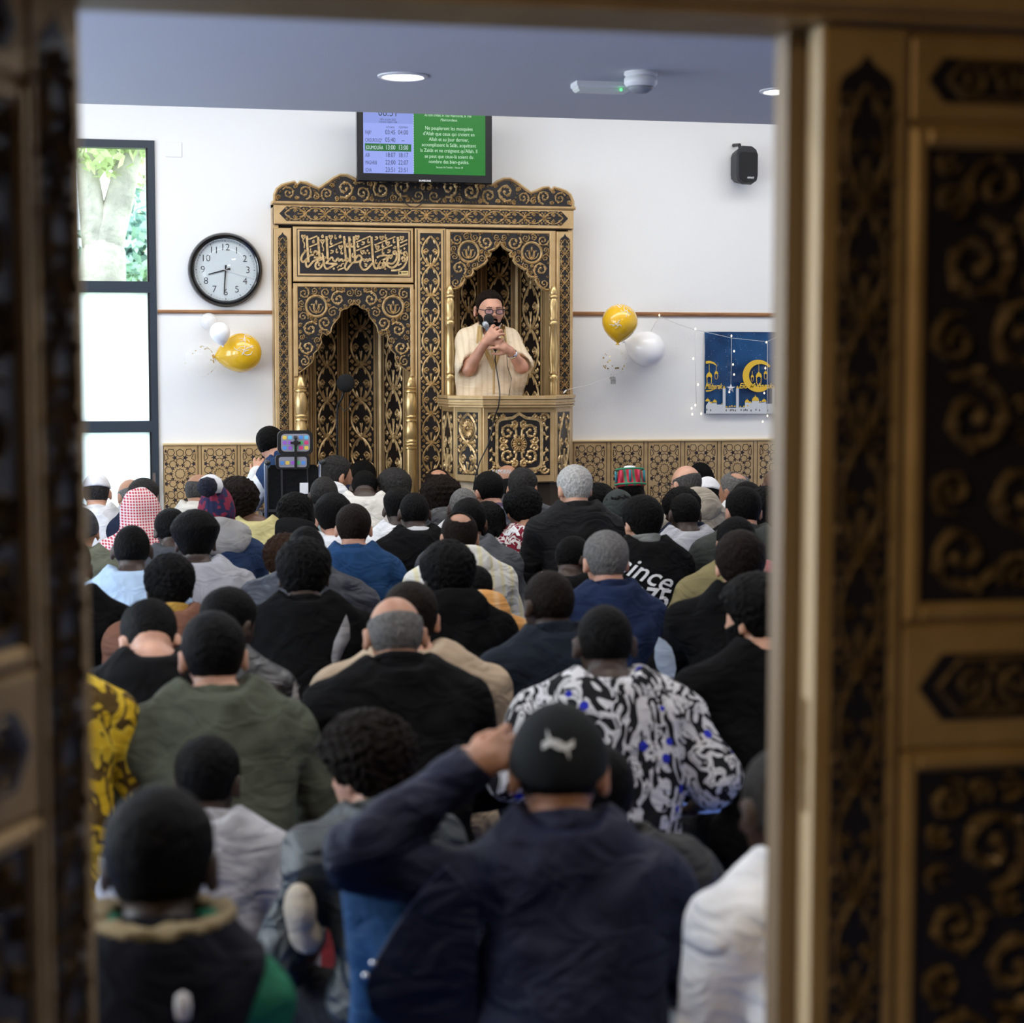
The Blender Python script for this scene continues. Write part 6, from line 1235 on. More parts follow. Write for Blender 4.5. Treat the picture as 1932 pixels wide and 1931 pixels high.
seated('man with a mop of black hair and black hooded jacket', 'd', ('curly', 'k'), black2, P_(844, 1018, 6.45, yaw=6, wd=1.05, hairh=.03), collar='hood')
# ---- right half, back
s = seated('white-haired man in a black suit sitting taller than the others', 'l', ('short', 'w'), K_('suit_black', (.0055, .0055, .0065), rough=.75), P_(1083, 876, 8.75, yaw=0, turn=12, pitch=8, wd=1.12, lean=4, pel=.30, legs={-1: ((-.12, .36, .30), (-.12, .32, .06)), 1: ((.12, .36, .30), (.12, .32, .06))}), collar='jacket', amp=.004)
st_ = thing('prayer_stool', 'low dark stool under the white-haired man in the suit', 'stool'); q_ = s.loc
MB().box(q_[0] - .17, q_[0] + .17, q_[1] - .14, q_[1] + .14, .16, .20).build('seat', M_blackpl, st_)
for ex in (-1, 1):
    for ey in (-1, 1): MB().tube([(q_[0] + ex * .14, q_[1] + ey * .11, .16), (q_[0] + ex * .16, q_[1] + ey * .13, .0)], .014, 8).build('leg', M_blackpl, st_)
seated('person with thick black hair behind the suited man', 'b', ('curly', 'k'), black, P_(1128, 911, 10.0, yaw=0, hairh=.03), collar='crew')
s = seated('man in a tall colourful patterned cap and collared shirt', 'd', ('buzz', 'k'), K_('multicolour', (.2, .1, .1), pattern=p_blot((.04, .06, .14), (.60, .60, .58), (.45, .06, .05), 20, 1)), P_(1189, 884, 10.5, yaw=0, hairh=.035), hat=('tallkufi', K_('kufi_colour', (.3, .1, .1), pattern=p_stripe((.03, .20, .12), (.55, .03, .06), 7, 'X', 0, .5), fold=.1)), collar='shirt')
kr = MB(); rr_ = .092
for zz, mm in ((.050, (.03, .22, .12)), (.142, (.03, .22, .12))):
    MB().tube([tuple(s.fromh(np.array((rr_ * math.cos(a) * (1 if zz < .1 else .9), -.01 + rr_ * 1.12 * math.sin(a) * (1 if zz < .1 else .9), zz)))) for a in np.linspace(0, 2 * PI, 25)], .006, 6, False).build('cap_band', mat('cap_green', mm, .8), s.hat, smooth=True)
for i in range(10):
    a = 2 * PI * i / 10; MB().tube([tuple(s.fromh(np.array((.089 * math.cos(a), -.01 + .101 * math.sin(a), zz)))) for zz in (.062, .132)], .007, 6).build('cap_stripe', mat(('cap_red', 'cap_teal')[i % 2], ((.55, .04, .09), (.02, .20, .26))[i % 2], .8), s.hat, smooth=True)
MB().lathe(s.fromh(np.array((0, -.01, .150))), [(.04, 0), (.03, .012), (.001, .016)], 12).build('cap_top', knitw, s.hat, smooth=True)
seated('young person in a dark green cap and green hooded top', 'l', ('short', 'k'), dgreen, P_(1166, 922, 9.3, yaw=6, pitch=10, k=.95, hairh=.02), hat=('cap', K_('cap_dgreen', (.030, .036, .034))), collar='hood')
s = seated('young man in a black varsity jacket with white script lettering', 'l', ('full', 'k'), K_('varsity_black', (.004, .004, .0045), spec=.12), P_(1210, 930, 8.3, yaw=6, turn=12, wd=1.05, hairh=.03, pitch=4), collar='high', neck_in=K_('rib_grey', (.2, .21, .2)))
print_on(s, 'since', .125, (1216, 1082), white, 'lettering', .35, .001, -.40); print_on(s, "1975.", .120, (1216, 1128), white, 'lettering', .2, .002, -.12)
s = seated('tall bald man in glasses and a beige hooded top', 'l', ('bald', 'm'), sand, P_(1293, 873, 10.1, yaw=10, turn=14, wd=1.15, lean=6), collar='bighood', glasses=True)
seated('person in a black knitted hat behind the bald man', 'd', None, black, P_(1320, 876, 11.25, yaw=0, hairh=.03), hat=('beanie', black2), collar='crew')
seated('dark-skinned man in a white prayer cap, robe white', 'd', ('buzz', 'k'), white, P_(1335, 899, 10.85, yaw=-6, turn=-10), hat=('kufi', knitw), collar='shirt', neck_in=dgrey)
seated('balding grey-haired man in white facing the panelling', 't', ('crown', 'g'), white, P_(1384, 887, 10.5, yaw=14, turn=20, pitch=4), collar='shirt')
seated('bald dark-skinned man beside the closed door leaf', 'b', None, sand, P_(1462, 884, 11.0, yaw=0, hairh=0), collar='shirt')
seated('dark-skinned man in a light grey T-shirt right of the varsity jacket', 'd', ('buzz', 'k'), lgrey, P_(1291, 925, 9.1, yaw=2, wd=1.02, pitch=4), collar='crew')
seated('curly-haired person hidden behind the light grey T-shirt', 'd', ('curly', 'k'), navy, P_(1285, 918, 9.5, yaw=4, hairh=.03), collar='jacket')
seated('man with cropped black hair in an olive-grey jacket, arm out', 'w', ('short', 'k'), K_('storm', (.045, .050, .045)), P_(1402, 917, 8.5, yaw=-10, turn=10, wd=1.15, arms={-1: ((-.36, .10, .36), (-.30, .36, .24)), 1: ((.24, .05, .36), (.1, .3, .25))}), collar='jacket')
seated('dark-haired person just behind the olive-grey jacket', 'b', ('short', 'k'), black, P_(1408, 908, 9.7, yaw=0), collar='crew')
seated('person with long black hair next to the closed door leaf', 'd', ('locs', 'k'), black, P_(1443, 916, 9.3, yaw=0, hairh=.03), collar='crew')
s = seated('dark-haired man with a pink scarf and khaki jacket', 't', ('short', 'k'), khaki, P_(1388, 974, 7.7, yaw=-6, wd=1.2, lean=18, arms={-1: ((-.34, .08, .30), (-.24, .30, .22)), 1: ((.25, .05, .33), (.1, .3, .2))}), collar='jacket')
skinpart('scarf', s, lambda p: sm([cap(p, s.nb + np.array([.03, -.06, .03]), s.nb + np.array([.20, -.05, -.05]), .05, .055), cap(p, s.nb + np.array([.20, -.05, -.05]), s.nb + np.array([.23, -.02, -.2]), .055, .04)], .04) + .006 * wob(p, 40, 2), s.nb + np.array([-.1, -.2, -.3]), s.nb + np.array([.36, .1, .12]), .011, K_('pink', (.45, .12, .14), fold=.8))
# ---- middle rows
s = seated('man with brown wavy hair in a thick black fleece', 'l', ('full', 'n'), black2, P_(1397, 998, 6.5, yaw=-8, turn=-6, wd=1.3, hairh=.025, lean=14), collar='high', amp=.009)
flap(s, [(1244, 1203), (1256, 1210), (1267, 1222), (1273, 1240), (1276, 1262), (1272, 1280), (1252, 1276), (1240, 1262), (1235, 1243), (1236, 1222)], 6.3, K_('pale_cloth', (.36, .42, .50)))
seated('small dark-skinned boy peering between suit and grey-haired man', 'd', ('buzz', 'k'), black, P_(1084, 1005, 7.6, yaw=-35, turn=-30, k=.88, wd=.8, pitch=10), collar='crew')
seated('grey-haired man with big ears in a navy jacket', 'w', ('short', 'g'), midblue, P_(1142, 999, 6.75, yaw=3, wd=.98, pitch=3), collar='jacket')
s = seated('dark-skinned man in a dark denim waistcoat with striped sleeves', 'd', ('buzz', 'n'), K_('dark_denim', (.007, .012, .021)), P_(1033, 1067, 5.75, yaw=10, turn=8, wd=1.12, pitch=2), collar='high', sleeves='none')
skinpart('sleeve', s, lambda p: np.minimum(s.armv(p, .012, -1), s.armv(p, .012, 1)), bounds(s, .1)[0], bounds(s, .1)[1], .018, K_('sleeve_stripe', (.3, .3, .3), pattern=p_stripe((.60, .60, .62), (.012, .014, .02), 11, 'Z', .3, .5), fold=.2))
seated('dark-skinned man in a black and white zebra print shirt', 'd', ('buzz', 'k'), K_('zebra', (.5, .5, .5), pattern=p_zebra, fold=.35), P_(1140, 1131, 4.95, yaw=-4, wd=1.22, pitch=8, lean=6, arms={-1: ((-.27, -.01, .36), (-.1, .3, .22)), 1: ((.30, -.02, .33), (.22, .25, .2))}), collar='crew', sleeves='short')
seated('curly-haired bearded man in a black sweater, face in profile', 'l', ('curly', 'k'), black2, P_(1425, 1080, 5.3, yaw=12, turn=24, wd=1.35, hairh=.028, lean=14), collar='crew', beard='k')
seated('man with dark brown hair in a wide beige sweater', 'w', ('short', 'n'), beige, P_(774, 1094, 5.45, yaw=-3, wd=1.38, pitch=5), collar='crew')
s = seated('bald-topped man with grey sides in a black jacket', 't', ('bald', 'g'), black, P_(745, 1122, 5.0, yaw=0, wd=1.18, pitch=14, hairh=.004), collar='high', amp=.007)
l_ = MB(); l_.tube([s.w2l(PD(x, y, 5.0)) for x, y in ((618, 1290), (600, 1370), (586, 1435))], .006, 6); l_.tube([s.w2l(PD(x, y, 5.0)) for x, y in ((586, 1435), (578, 1452))], .012, 8); l_.build('lanyard', mat('lanyard', (.6, .68, .68), .6), s.o, smooth=True)
s = seated('curly-headed man in a black coat with white shirt tail', 'd', ('curly', 'k'), black2, P_(573, 1018, 6.4, yaw=-4, wd=1.2, hairh=.02, lean=14), collar='shirt', neck_in=black2)
flap(s, [(653, 1160), (659, 1180), (660, 1205), (648, 1228), (638, 1252), (628, 1264), (625, 1240), (630, 1212), (642, 1185)], 6.2, K_('shirt_tail_pale', (.22, .205, .20)))
seated('man with short hair in a quilted navy puffer jacket', 'd', ('buzz', 'k'), puffer, P_(578, 986, 7.3, yaw=-6, wd=1.28, arms={1: ((.33, .06, .36), (.1, .28, .22))}), collar='high', puff=.012)
seated('child with brown curls beside the navy puffer jacket', 't', ('bigcurl', 'r'), dgrey, P_(538, 1010, 7.9, yaw=0, k=.85, wd=.8, hairh=.03), collar='crew')
# ---- nearest rows
s = seated('boy in a light grey jacket leaning on one hand', 'd', ('short', 'k'), K_('boy_grey', (.46, .46, .49), fold=.8), P_(393, 1385, 4.25, yaw=-14, turn=-8, k=.90, wd=.92, pitch=8, lean=4, arms={-1: ((-.20, .04, .26), (-.05, .25, .15)), 1: ((.215, -.02, .26), (.235, -.02, .07))}, legs={-1: ((-.22, .26, .11), (.02, .30, .06)), 1: ((.20, .24, .30), (.16, .40, .06))}), collar='jacket', leg=MATS['trousers_grey'], amp=.009)
skinpart('hand', s, lambda p: hand_sdf(p, s.ha[1] + np.array([0, 0, -.035]), (.75, -.5, -.12), (0, 0, 1), .85, .12, -1), s.ha[1] - .13, s.ha[1] + .18, .0055, skin_mat('t'))
s = seated('boy at the open door in a green jacket with navy hood', 'd', ('short', 'k'), K_('kelly', (.008, .17, .085), rough=.6), P_(302, 1480, 2.80, yaw=-4, turn=-8, k=1.02, wd=.70, pitch=8, lean=8, slouch=.05), collar='jacket', neck_in=K_('deep_navy', (.003, .0035, .009)), amp=.008)
skinpart('fleece_collar', s, lambda p: np.maximum(np.abs(np.sqrt((p[..., 0] - s.nb[0]) ** 2 + (p[..., 1] - s.nb[1] - .005) ** 2) - .094) - .020, np.abs(p[..., 2] - s.nb[2] - .030) - .022) + .004 * wob(p, 90, 1), s.nb + np.array([-.15, -.15, -.06]), s.nb + np.array([.15, .15, .1]), .007, K_('fleece', (.30, .24, .14), rough=.95))
skinpart('shoulder_panel', s, lambda p: np.maximum(s.torso(p, .030) + .004 * wob(p, 30, 2), -(p[..., 2] - s.nb[2] + .30 - 2.2 * (p[..., 0] - .035))), s.nb + np.array([-.30, -.25, -.6]), s.nb + np.array([.30, .14, .05]), .012, MATS['fabric_deep_navy'])
b_ = MB(); b_.lathe(s.w2l(PD(345, 1900, 2.60)), [(.001, -.022), (.010, -.016), (.012, .0), (.010, .016), (.001, .022)], 10); b_.build('badge', white, s.o, smooth=True)
s = seated('child with brown curls in a dark leather jacket, cheek turned', 'l', ('bigcurl', 'f'), K_('green_leather', (.018, .026, .026), rough=.38, spec=.6, fold=.9), P_(690, 1340, 3.95, yaw=18, turn=28, k=.88, wd=.92, hairh=.04, pitch=14, lean=12, legs='kneel'), collar='jacket', amp=.009)
f_ = s.w2l(PD(577, 1740, 3.75)); skinpart('sock_foot', s, lambda p: smin(ell(p, f_ + np.array([0, .03, .02]), (.029, .05, .055), rx(.3)), ell(p, f_ + np.array([.022, .05, -.045]), (.032, .05, .038)), .03), f_ - .16, f_ + .16, .011, K_('sock', (.42, .36, .28)))
s = seated('man in a dark leather jacket behind the man in the cap', 'd', ('short', 'k'), K_('rough_leather', (.016, .016, .015), rough=.5, fold=.9), P_(1120, 1400, 4.0, yaw=12, wd=1.35, lean=6), collar='high', amp=.01)
# the man in the cap
capm = K_('cap_black', (.005, .007, .0085), fold=.1)
s = seated('man in a black cap and navy jacket, hand raised to his face', 't', ('buzz', 'k'), K_('cap_navy', (.0065, .0095, .030), rough=.6, spec=.18, fold=.7), P_(1054, 1324, 3.42, yaw=-8, turn=-6, wd=1.05, k=1.06, pitch=16, lean=14, hairh=.02, slouch=.05,
           arms={-1: ((-.37, .05, .60), (-.155, .20, .715)), 1: ((.22, .08, .36), (.12, .30, .25))}, legs={-1: ((-.33, .20, .50), (-.34, .26, .05)), 1: ((.34, .26, .13), (.02, .30, .07))}), hat=('cap', capm), collar='jacket', leg=MATS['jeans_blue'], amp=.010)
hw_ = s.ha[-1]; skinpart('hand', s, lambda p: smin(hand_sdf(p, hw_ + np.array([-.01, -.01, .0]), (.75, .25, .35), (-.2, -.9, .5), 1.0, .55, 1), cap(p, s.el[-1] * .35 + hw_ * .65, hw_, .030, .027), .01), hw_ - .14, hw_ + .2, .0065, skin_mat('t'))
lg = MB(); c_ = s.w2l(PD(1054, 1410, 3.28)); n__ = s.R.T @ -_F; fl_ = FR(c_, s.R.T @ _R, (0, 0, 1), n__)
bvh = BVHTree.FromPolygons([tuple(v.co) for v in s.hat.data.vertices], [tuple(q.vertices) for q in s.hat.data.polygons])
def onhat(u, v):
    q = c_ + fl_.U * u + fl_.V * v; h = bvh.ray_cast(Vector(q + n__ * .5), Vector(-n__)); return np.array(h[0]) + n__ * .003 if h[0] is not None else q
for sg in (1, -1):
    pts = []
    for t_ in np.linspace(-1, 1, 9): x_, y_ = .026 * t_, sg * (-.0045 + .017 * t_ * t_); pts.append((x_ * .94 + y_ * .34, -x_ * .34 + y_ * .94))
    for i in range(8):
        a, b = pts[i], pts[i + 1]; w_ = .0064 * (.5 + .5 * abs(i - 3.5) / 3.5); lg.add([onhat(a[0], a[1] - w_), onhat(b[0], b[1] - w_), onhat(b[0], b[1] + w_), onhat(a[0], a[1] + w_)], [(0, 1, 2, 3)])
flap(s, [(840, 1640), (790, 1690), (745, 1755), (700, 1830), (690, 1868), (700, 1910), (740, 1940), (900, 1940), (900, 1700)], 3.2, MATS['fabric_cap_navy'], 'jacket_hem', .02)
lg.build('cap_logo', mat('logo_grey', (.5, .52, .53), .6), s.hat)
for x, y in ((690, 1842), (705, 1818)): MB().lathe(s.w2l(PD(x, y, 3.17)), [(.001, -.006), (.006, -.003), (.006, .003), (.001, .006)], 8).build('snap_button', M_chrome, s.o, smooth=True)
s = seated('dark-skinned man in a white shirt and trousers at the closed door', 'd', ('buzz', 's'), K_('shirt_white', (.78, .80, .84), fold=.8), P_(1478, 1392, 3.25, yaw=14, turn=-4, wd=.84, pitch=6, lean=8), collar='shirt', leg=K_('trousers_white', (.72, .72, .74), fold=.8), amp=.009)
# ---- rug and carpet details
def carpet(px, y): r = ray(px, y); t = -CAMZ / r[2]; return np.array([0, 0, CAMZ]) + r * t
rg = MB(); c = carpet(640, 1860); a_ = [(c[0] - .30, c[1] - .02), (c[0] + .25, c[1] - .02), (c[0] + .25, c[1] + .95), (c[0] - .30, c[1] + .95)]
rg = thing('prayer_mat', 'dark red prayer mat with yellow edging under the curly-haired child', 'prayer mat'); MB().prism(H, a_, .001, .010).build('mat_pile', noise_col(mat('mat_red', (.16, .010, .016), .95), (.12, .008, .012), (.24, .016, .024), 12), rg)
b = MB(); b.fbox(FR((0, 0, .010), (1, 0, 0), (0, 1, 0), (0, 0, 1)), a_[0][0] + .02, a_[0][0] + .035, a_[0][1] + .02, a_[2][1] - .02, 0, .002); b.fbox(FR((0, 0, .010), (1, 0, 0), (0, 1, 0), (0, 0, 1)), a_[0][0] + .02, a_[1][0] - .02, a_[0][1] + .02, a_[0][1] + .035, 0, .002); b.build('edging', mat('mat_yellow', (.55, .36, .04), .9), rg)
# ================================================================ the speaker in the pulpit
DI = 11.32
hI = PD(923, 584, DI); XI, YI = hI[0], hI[1]
def LI(px, py, fwd=0.0):
    "photo pixel -> speaker's own frame (x to his right hand, y towards the hall); fwd metres in front of his head axis"
    q = P(px, py, YI - fwd); return np.array([-(q[0] - XI), fwd, q[2]])
SP = thing_o = None
hc = np.array([0, .012, LI(923, 584)[2]]); Rh = rz(math.radians(4)) @ rx(math.radians(-9)); kI = 1.03
toh = lambda p: ((p - hc.astype(f32)) @ Rh.astype(f32)) / kI
fromh = lambda V: (np.asarray(V) * kI) @ Rh.T + hc
nb = np.array([0, -.03, LI(923, 622)[2]])
SHI = {1: nb + np.array([.128, -.01, -.075]), -1: nb + np.array([-.128, -.01, -.075])}
ELI = {1: LI(884, 697, .10), -1: LI(984, 692, .12)}
WRI = {1: LI(914, 648, .20), -1: LI(963, 663, .19)}
HDI = {1: LI(930, 630, .22), -1: LI(940, 646, .21)}
lo = np.array([-.34, -.26, .22]); hi = np.array([.34, .34, hc[2] + .14])
xs = axis_(lo[0], hi[0], -.26, .22, .0068, .03); ys = axis_(lo[1], hi[1], -.13, .30, .0068, .03); zs = axis_(lo[2], hi[2], LI(923, 700)[2], hi[2], .0068, .035)
p = grid(xs, ys, zs); F = head_sdf(toh(p), True, True) * kI
F = smin(F, cap(p, fromh(np.array([0, -.02, -.04])), nb + np.array([0, 0, -.03]), .053, .058), .02)
F = smin(F, sm([cap(p, SHI[-1], SHI[1], .05, .05), ell(p, (0, -.02, nb[2] - .22), (.15, .10, .24)), cap(p, (-.08, -.02, 1.1), (-.08, -.02, .24), .075, .05), cap(p, (.08, -.02, 1.1), (.08, -.02, .24), .075, .05)], .05), .02)
for e in (1, -1): F = smin(F, smin(cap(p, SHI[e], ELI[e], .045, .040), cap(p, ELI[e], WRI[e], .040, .026), .02), .015)
gripR = HDI[1]; gripL = HDI[-1]
F = smin(F, hand_sdf(p, WRI[1] + (gripR - WRI[1]) * .1, gripR - WRI[1], (.35, .9, .35), 1.0, .62, -1), .012)
F = smin(F, hand_sdf(p, WRI[-1] + (gripL - WRI[-1]) * .1, gripL - WRI[-1] + np.array([0, 0, -.01]), (-.2, .9, .5), 1.0, .50, 1), .012)
V, Q = surfnet(F, xs, ys, zs); im = obj('person', mesh_vq('person', V, Q, skin_mat('w'))); im.location = (XI, YI, 0); im.rotation_euler = (0, 0, PI)
tag(im, 'bearded man in glasses and cream robe speaking from the pulpit', 'person')
# hair, beard, eyes, glasses
xs, ys, zs = rng(-.12, .12, .006), rng(-.14, .13, .006), rng(-.11, .15, .006); V, Q = surfnet(hair_sdf(grid(xs, ys, zs), 'thin', 2.0, .020), xs, ys, zs); obj('hair', mesh_vq('hair', fromh(V), Q, hair_mat('n')), im)
xs, ys, zs = rng(-.09, .09, .005), rng(-.03, .135, .005), rng(-.135, .03, .005); q = grid(xs, ys, zs)
def beardI(q):
    x, y, z = np.abs(q[..., 0]), q[..., 1], q[..., 2]; d = head_sdf(q, False, True) - .0038 - .002 * (curls(q, 150, 1) - .5)
    line = np.interp(x, [0, .024, .03, .05, .062, .09], [-.040, -.043, -.066, -.066, -.040, .012]).astype(f32); d = np.maximum(d, np.maximum(z - line, -(y - .012))); return np.maximum(d, .0045 - np.sqrt((x / 4.5) ** 2 + ((z + .059) * 1.0) ** 2) + np.where(y > .06, 0, -1))
V, Q = surfnet(beardI(q), xs, ys, zs); obj('beard', mesh_vq('beard', fromh(V), Q, hair_mat('k')), im)
for e in (1, -1):
    MB().lathe(fromh(np.array((e * .031, .083, .001))), [(.001, -.0085), (.009, -.006), (.011, 0), (.009, .006), (.001, .0085)], 12, ((1, 0, 0), (0, .35, 0), (0, 0, .8))).build('eye', mat('eye_dark', (.05, .03, .025), .2), im, smooth=True)
    MB().tube([tuple(fromh(np.array((e * x, .094 + .002 * math.sin(x * 60), z)))) for x, z in ((.012, .021), (.03, .0255), (.048, .020))], .0022, 6).build('eyebrow', hair_mat('k'), im, smooth=True)
g = MB()
for e in (1, -1):
    g.tube([tuple(fromh(np.array((e * .033 + .0225 * np.sign(math.cos(a)) * abs(math.cos(a)) ** .6, .110 - .3 * abs(e * .033 + .0225 * math.cos(a)) ** 2 * 8, .000 + .0145 * np.sign(math.sin(a)) * abs(math.sin(a)) ** .6)))) for a in np.linspace(0, 2 * PI, 21)], .0028, 6, False)
    g.tube([tuple(fromh(np.array(c))) for c in ((e * .0555, .103, .006), (e * .076, .08, .008), (e * .082, .01, .004))], .0026, 6)
g.tube([tuple(fromh(np.array(c))) for c in ((-.0105, .111, .005), (0, .114, .008), (.0105, .111, .005))], .0024, 6)
gl = g.build('glasses', M_blackpl, im, smooth=True)
for e in (1, -1):
    m_ = MB(); m_.add([tuple(fromh(np.array((e * .033 + .0215 * np.sign(math.cos(a)) * abs(math.cos(a)) ** .6, .108 - .3 * abs(e * .033 + .0215 * math.cos(a)) ** 2 * 8, .0135 * np.sign(math.sin(a)) * abs(math.sin(a)) ** .6)))) for a in np.linspace(0, 2 * PI, 20, endpoint=False)], [tuple(range(20))])
    lm_ = mat('lens_blue', (.10, .12, .42), .05); n_, l_, b_ = nodes(lm_)
    if 'Mix Shader' not in n_:
        t_ = n_.new('ShaderNodeBsdfTransparent'); x_ = n_.new('ShaderNodeMixShader'); x_.name = 'Mix Shader'; x_.inputs[0].default_value = .22; l_.new(t_.outputs[0], x_.inputs[1]); l_.new(b_.outputs[0], x_.inputs[2]); l_.new(x_.outputs[0], n_['Material Output'].inputs['Surface'])
    m_.build('lens', lm_, gl)
# robe
robe_m = cloth('robe_cream', (.66, .52, .36), .5, .25, p_stripe((.63, .50, .34), (.71, .58, .415), 9, 'X', 1.2, .55), spec=.4)
zbot = .30; lo = np.array([-.36, -.24, zbot - .03]); hi = np.array([.36, .30, nb[2] + .06]); xs, ys = rng(lo[0], hi[0], .0105), rng(lo[1], hi[1], .0105); zs = axis_(lo[2], hi[2], LI(923, 760)[2], hi[2], .0105, .04); p = grid(xs, ys, zs)
zl_ = LI(900, 740)[2]
F = sm([cap(p, SHI[-1] + np.array([0, 0, .01]), SHI[1] + np.array([0, 0, .01]), .060, .060), ell(p, (0, -.01, nb[2] - .20), (.155, .125, .26)), cap(p, (-.06, -.01, nb[2] - .35), (-.06, -.01, zbot), .115, .12), cap(p, (.06, -.01, nb[2] - .35), (.06, -.01, zbot), .115, .12)] + [cap(p, nb + np.array([0, -.01, -.02]), SHI[e], .06, .062) for e in (1, -1)], .06)
for e in (1, -1):
    en = SHI[e] + (ELI[e] - SHI[e]) * .95 + np.array([e * .012, -.01, .01]); F = smin(F, cap(p, SHI[e], en, .066, .070), .04); F = smin(F, cap(p, en + np.array([e * .0, -.035, .0]), np.array([e * .150, -.02, zl_ - .06]), .060, .056), .03)
fo = np.sin(40 * p[..., 0] + 2.5 * np.sin(9 * p[..., 0] + 3 * p[..., 2]) + 10 * p[..., 1] + 2.0 * np.sin(5 * p[..., 2])); F = F + .0040 * fo * np.clip((nb[2] - .10 - p[..., 2]) / .2, 0.15, 1) + .004 * wob(p, 30, 2)
F = np.maximum(F, .066 - cap(p, nb + np.array([0, .01, -.05]), hc, 0, 0))
F = np.maximum(F, .030 - ell(p, nb + np.array([0, .075, -.02]), (.05, .07, .09)) - .03)
for e in (1, -1): F = -smin(-F, -(.006 - smin(cap(p, ELI[e], WRI[e], .046, .044), cap(p, ELI[e], ELI[e], .05, .05), .02) - np.clip((ELI[e][1] - .02 - p[..., 1]) * 2.2, 0, 1)), .018)
V, Q = surfnet(F, xs, ys, zs); robe = obj('robe', mesh_vq('robe', V, Q, robe_m), im); bvI = BVHTree.FromPolygons([tuple(v) for v in V], [tuple(q) for q in Q])
emb = mat('gold_thread', (.46, .30, .11), .45, .25); bump(emb, 260, .8, .004)
def onrobe(px, py):
    a = LI(px, py, .5); r_ = ray(px, py); r_ = np.array([-r_[0], -r_[1], r_[2]]); r_ /= np.linalg.norm(r_); h = bvI.ray_cast(Vector(a), Vector(r_)); return np.array(h[0]) - r_ * .004 if h[0] is not None else LI(px, py, .10)
def rib(pts, w, name='embroidery'):
    m_ = MB(); k = len(pts); P3 = [onrobe(*q) for q in pts]; vs = []
    for i in range(k):
        d_ = np.array(pts[min(i + 1, k - 1)]) - np.array(pts[max(i - 1, 0)]); n2 = np.array([-d_[1], d_[0]]) / max(1e-6, np.hypot(*d_)) * w
        vs += [onrobe(pts[i][0] + n2[0], pts[i][1] + n2[1]), P3[i] + np.array([0, .003, 0]), onrobe(pts[i][0] - n2[0], pts[i][1] - n2[1])]
    m_.add(vs, [(3 * i + e, 3 * i + e + 1, 3 * i + e + 4, 3 * i + e + 3) for i in range(k - 1) for e in (0, 1)]); m_.build(name, emb, im)
lerp = lambda a, b, n: [(a[0] + (b[0] - a[0]) * t, a[1] + (b[1] - a[1]) * t) for t in np.linspace(0, 1, n)]
rib(lerp((908, 612), (906, 640), 5)[:-1] + lerp((906, 640), (931, 696), 10), 3.4); rib(lerp((946, 612), (949, 640), 5)[:-1] + lerp((949, 640), (932, 696), 10), 3.4); rib(lerp((903, 615), (900, 648), 6), 2.0); rib(lerp((951, 615), (955, 648), 6), 2.0); rib(lerp((914, 650), (930, 684), 8), 1.2); rib(lerp((946, 655), (933, 684), 8), 1.2)
rib(lerp((931.5, 697), (931.5, 744), 10), 1.5); rib(lerp((926, 640), (931, 690), 10), 1.6)
for e in (1, -1):
    pass
# shirt collar
c = MB()
for e, pts in ((1, [(908, 606), (912, 616), (919, 622), (914, 607)]), (-1, [(938, 596), (943, 606), (943, 621), (932, 621), (936, 612)])):
    k = len(pts); f_ = [LI(x, y, .060 if i < 2 else .085) for i, (x, y) in enumerate(pts)]; c.add(f_ + [q - np.array([0, .012, 0]) for q in f_], [tuple(range(k)), tuple(range(k, 2 * k))[::-1]] + [(i, (i + 1) % k, (i + 1) % k + k, i + k) for i in range(k)])
c.tube([tuple(nb + np.array([.062 * math.cos(a), .062 * math.sin(a) + .005, .012 + .01 * math.sin(a) * -1])) for a in np.linspace(PI * .95, PI * 2.05, 14)], .012, 8); c.build('shirt_collar', white, im)
# watch
w_ = WRI[-1] * .8 + ELI[-1] * .2; dW = (ELI[-1] - WRI[-1]); dW /= np.linalg.norm(dW); a1 = np.cross(dW, (0, 0, 1)); a1 /= np.linalg.norm(a1); a2 = np.cross(dW, a1)
MB().lathe(w_, [(.031, -.009), (.0335, -.006), (.0335, .006), (.031, .009)], 20, (a1, a2, dW), False).build('wristwatch', M_chrome, im, smooth=True)
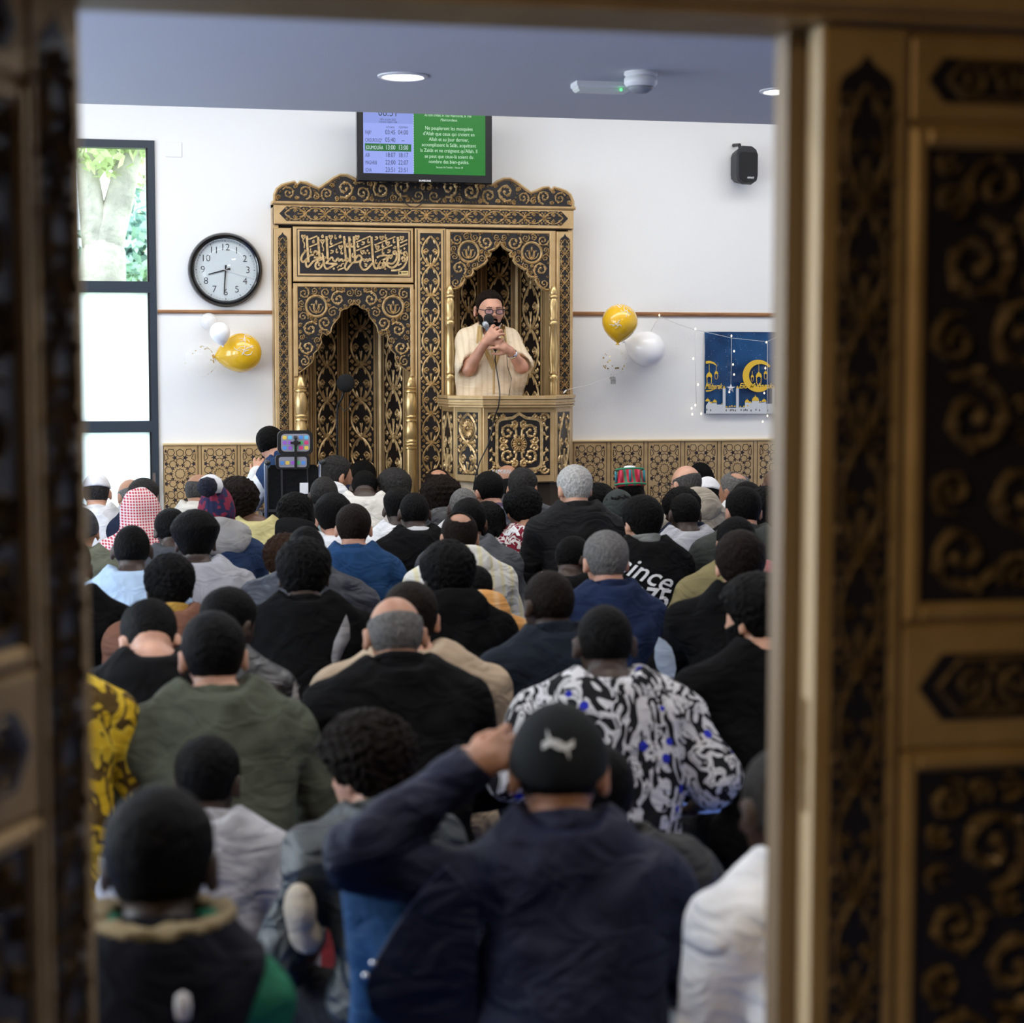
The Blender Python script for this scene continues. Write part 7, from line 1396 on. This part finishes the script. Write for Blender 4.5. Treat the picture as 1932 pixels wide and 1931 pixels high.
# microphones
def micro(name, label, head, tail, hm, bm_, foam, ring_):
    t = thing(name, label, 'microphone', 'microphones in the speaker\'s hand'); T = lambda q: np.array([XI - q[0], YI - q[1], q[2]]); a, b = T(head), T(tail); d = b - a; L = np.linalg.norm(d); d /= L; u = np.cross(d, (0, 1, 0)); u /= np.linalg.norm(u); v = np.cross(d, u); r = .020 if not foam else .031
    MB().lathe(a, [(.001, -r), (r * .7, -r * .75), (r, -.1 * r), (r, .4 * r), (r * .8, r * 1.0), (r * .7, r * 1.3)], 18, (u, v, d)).build('mic_head', hm, t, smooth=True)
    MB().lathe(a, [(.014, r * 1.2), (.016, r * 1.4), (.013, L * .6), (.011, L), (.001, L + .002)], 14, (u, v, d)).build('mic_body', bm_, t, smooth=True)
    if ring_: MB().lathe(a, [(.0185, L * .72), (.0185, L * .82)], 14, (u, v, d)).build('mic_ring', M_white, t, smooth=True)
    return t, b
mA, tA = micro('microphone', 'black foam-headed microphone held at the speaker\'s mouth', LI(922, 601.5, .150), LI(935, 662, .205), mat('foam', (.004, .004, .004), .95), M_blackpl, True, True)
mB, tB = micro('microphone', 'silver-headed microphone with blue-grey body in the same hand', LI(915.5, 612, .190), LI(938, 655, .205), mat('mic_mesh', (.34, .36, .38), .4, .7), mat('mic_blue', (.04, .06, .085), .4), False, False)
cbl = MB(); pts = [tA] + [P(x, y, Y) for x, y, Y in ((934, 680, 10.98), (938, 705, 10.95), (942, 730, 10.88), (943, 742, YP - .012), (943, 750, YP - .02), (940, 770, YP - .018), (934, 784, YP + .03), (928, 812, YP + .045), (920, 842, YP + .045), (905, 872, YP + .05), (897, 900, YP + .06), (893, 925, YP + .06))]; cbl.tube(pts, .0042, 6); cbl.build('cable', M_blackpl, mA, smooth=True)
cb2 = MB(); cb2.tube([LI(x, y, f) for x, y, f in ((949, 620, .10), (953, 640, .16), (956, 665, .17), (957, 690, .16), (965, 715, .16), (962, 735, .16), (960, 748, .15))], .0022, 5); cb2.build('lapel_cable', M_blackpl, im, smooth=True)
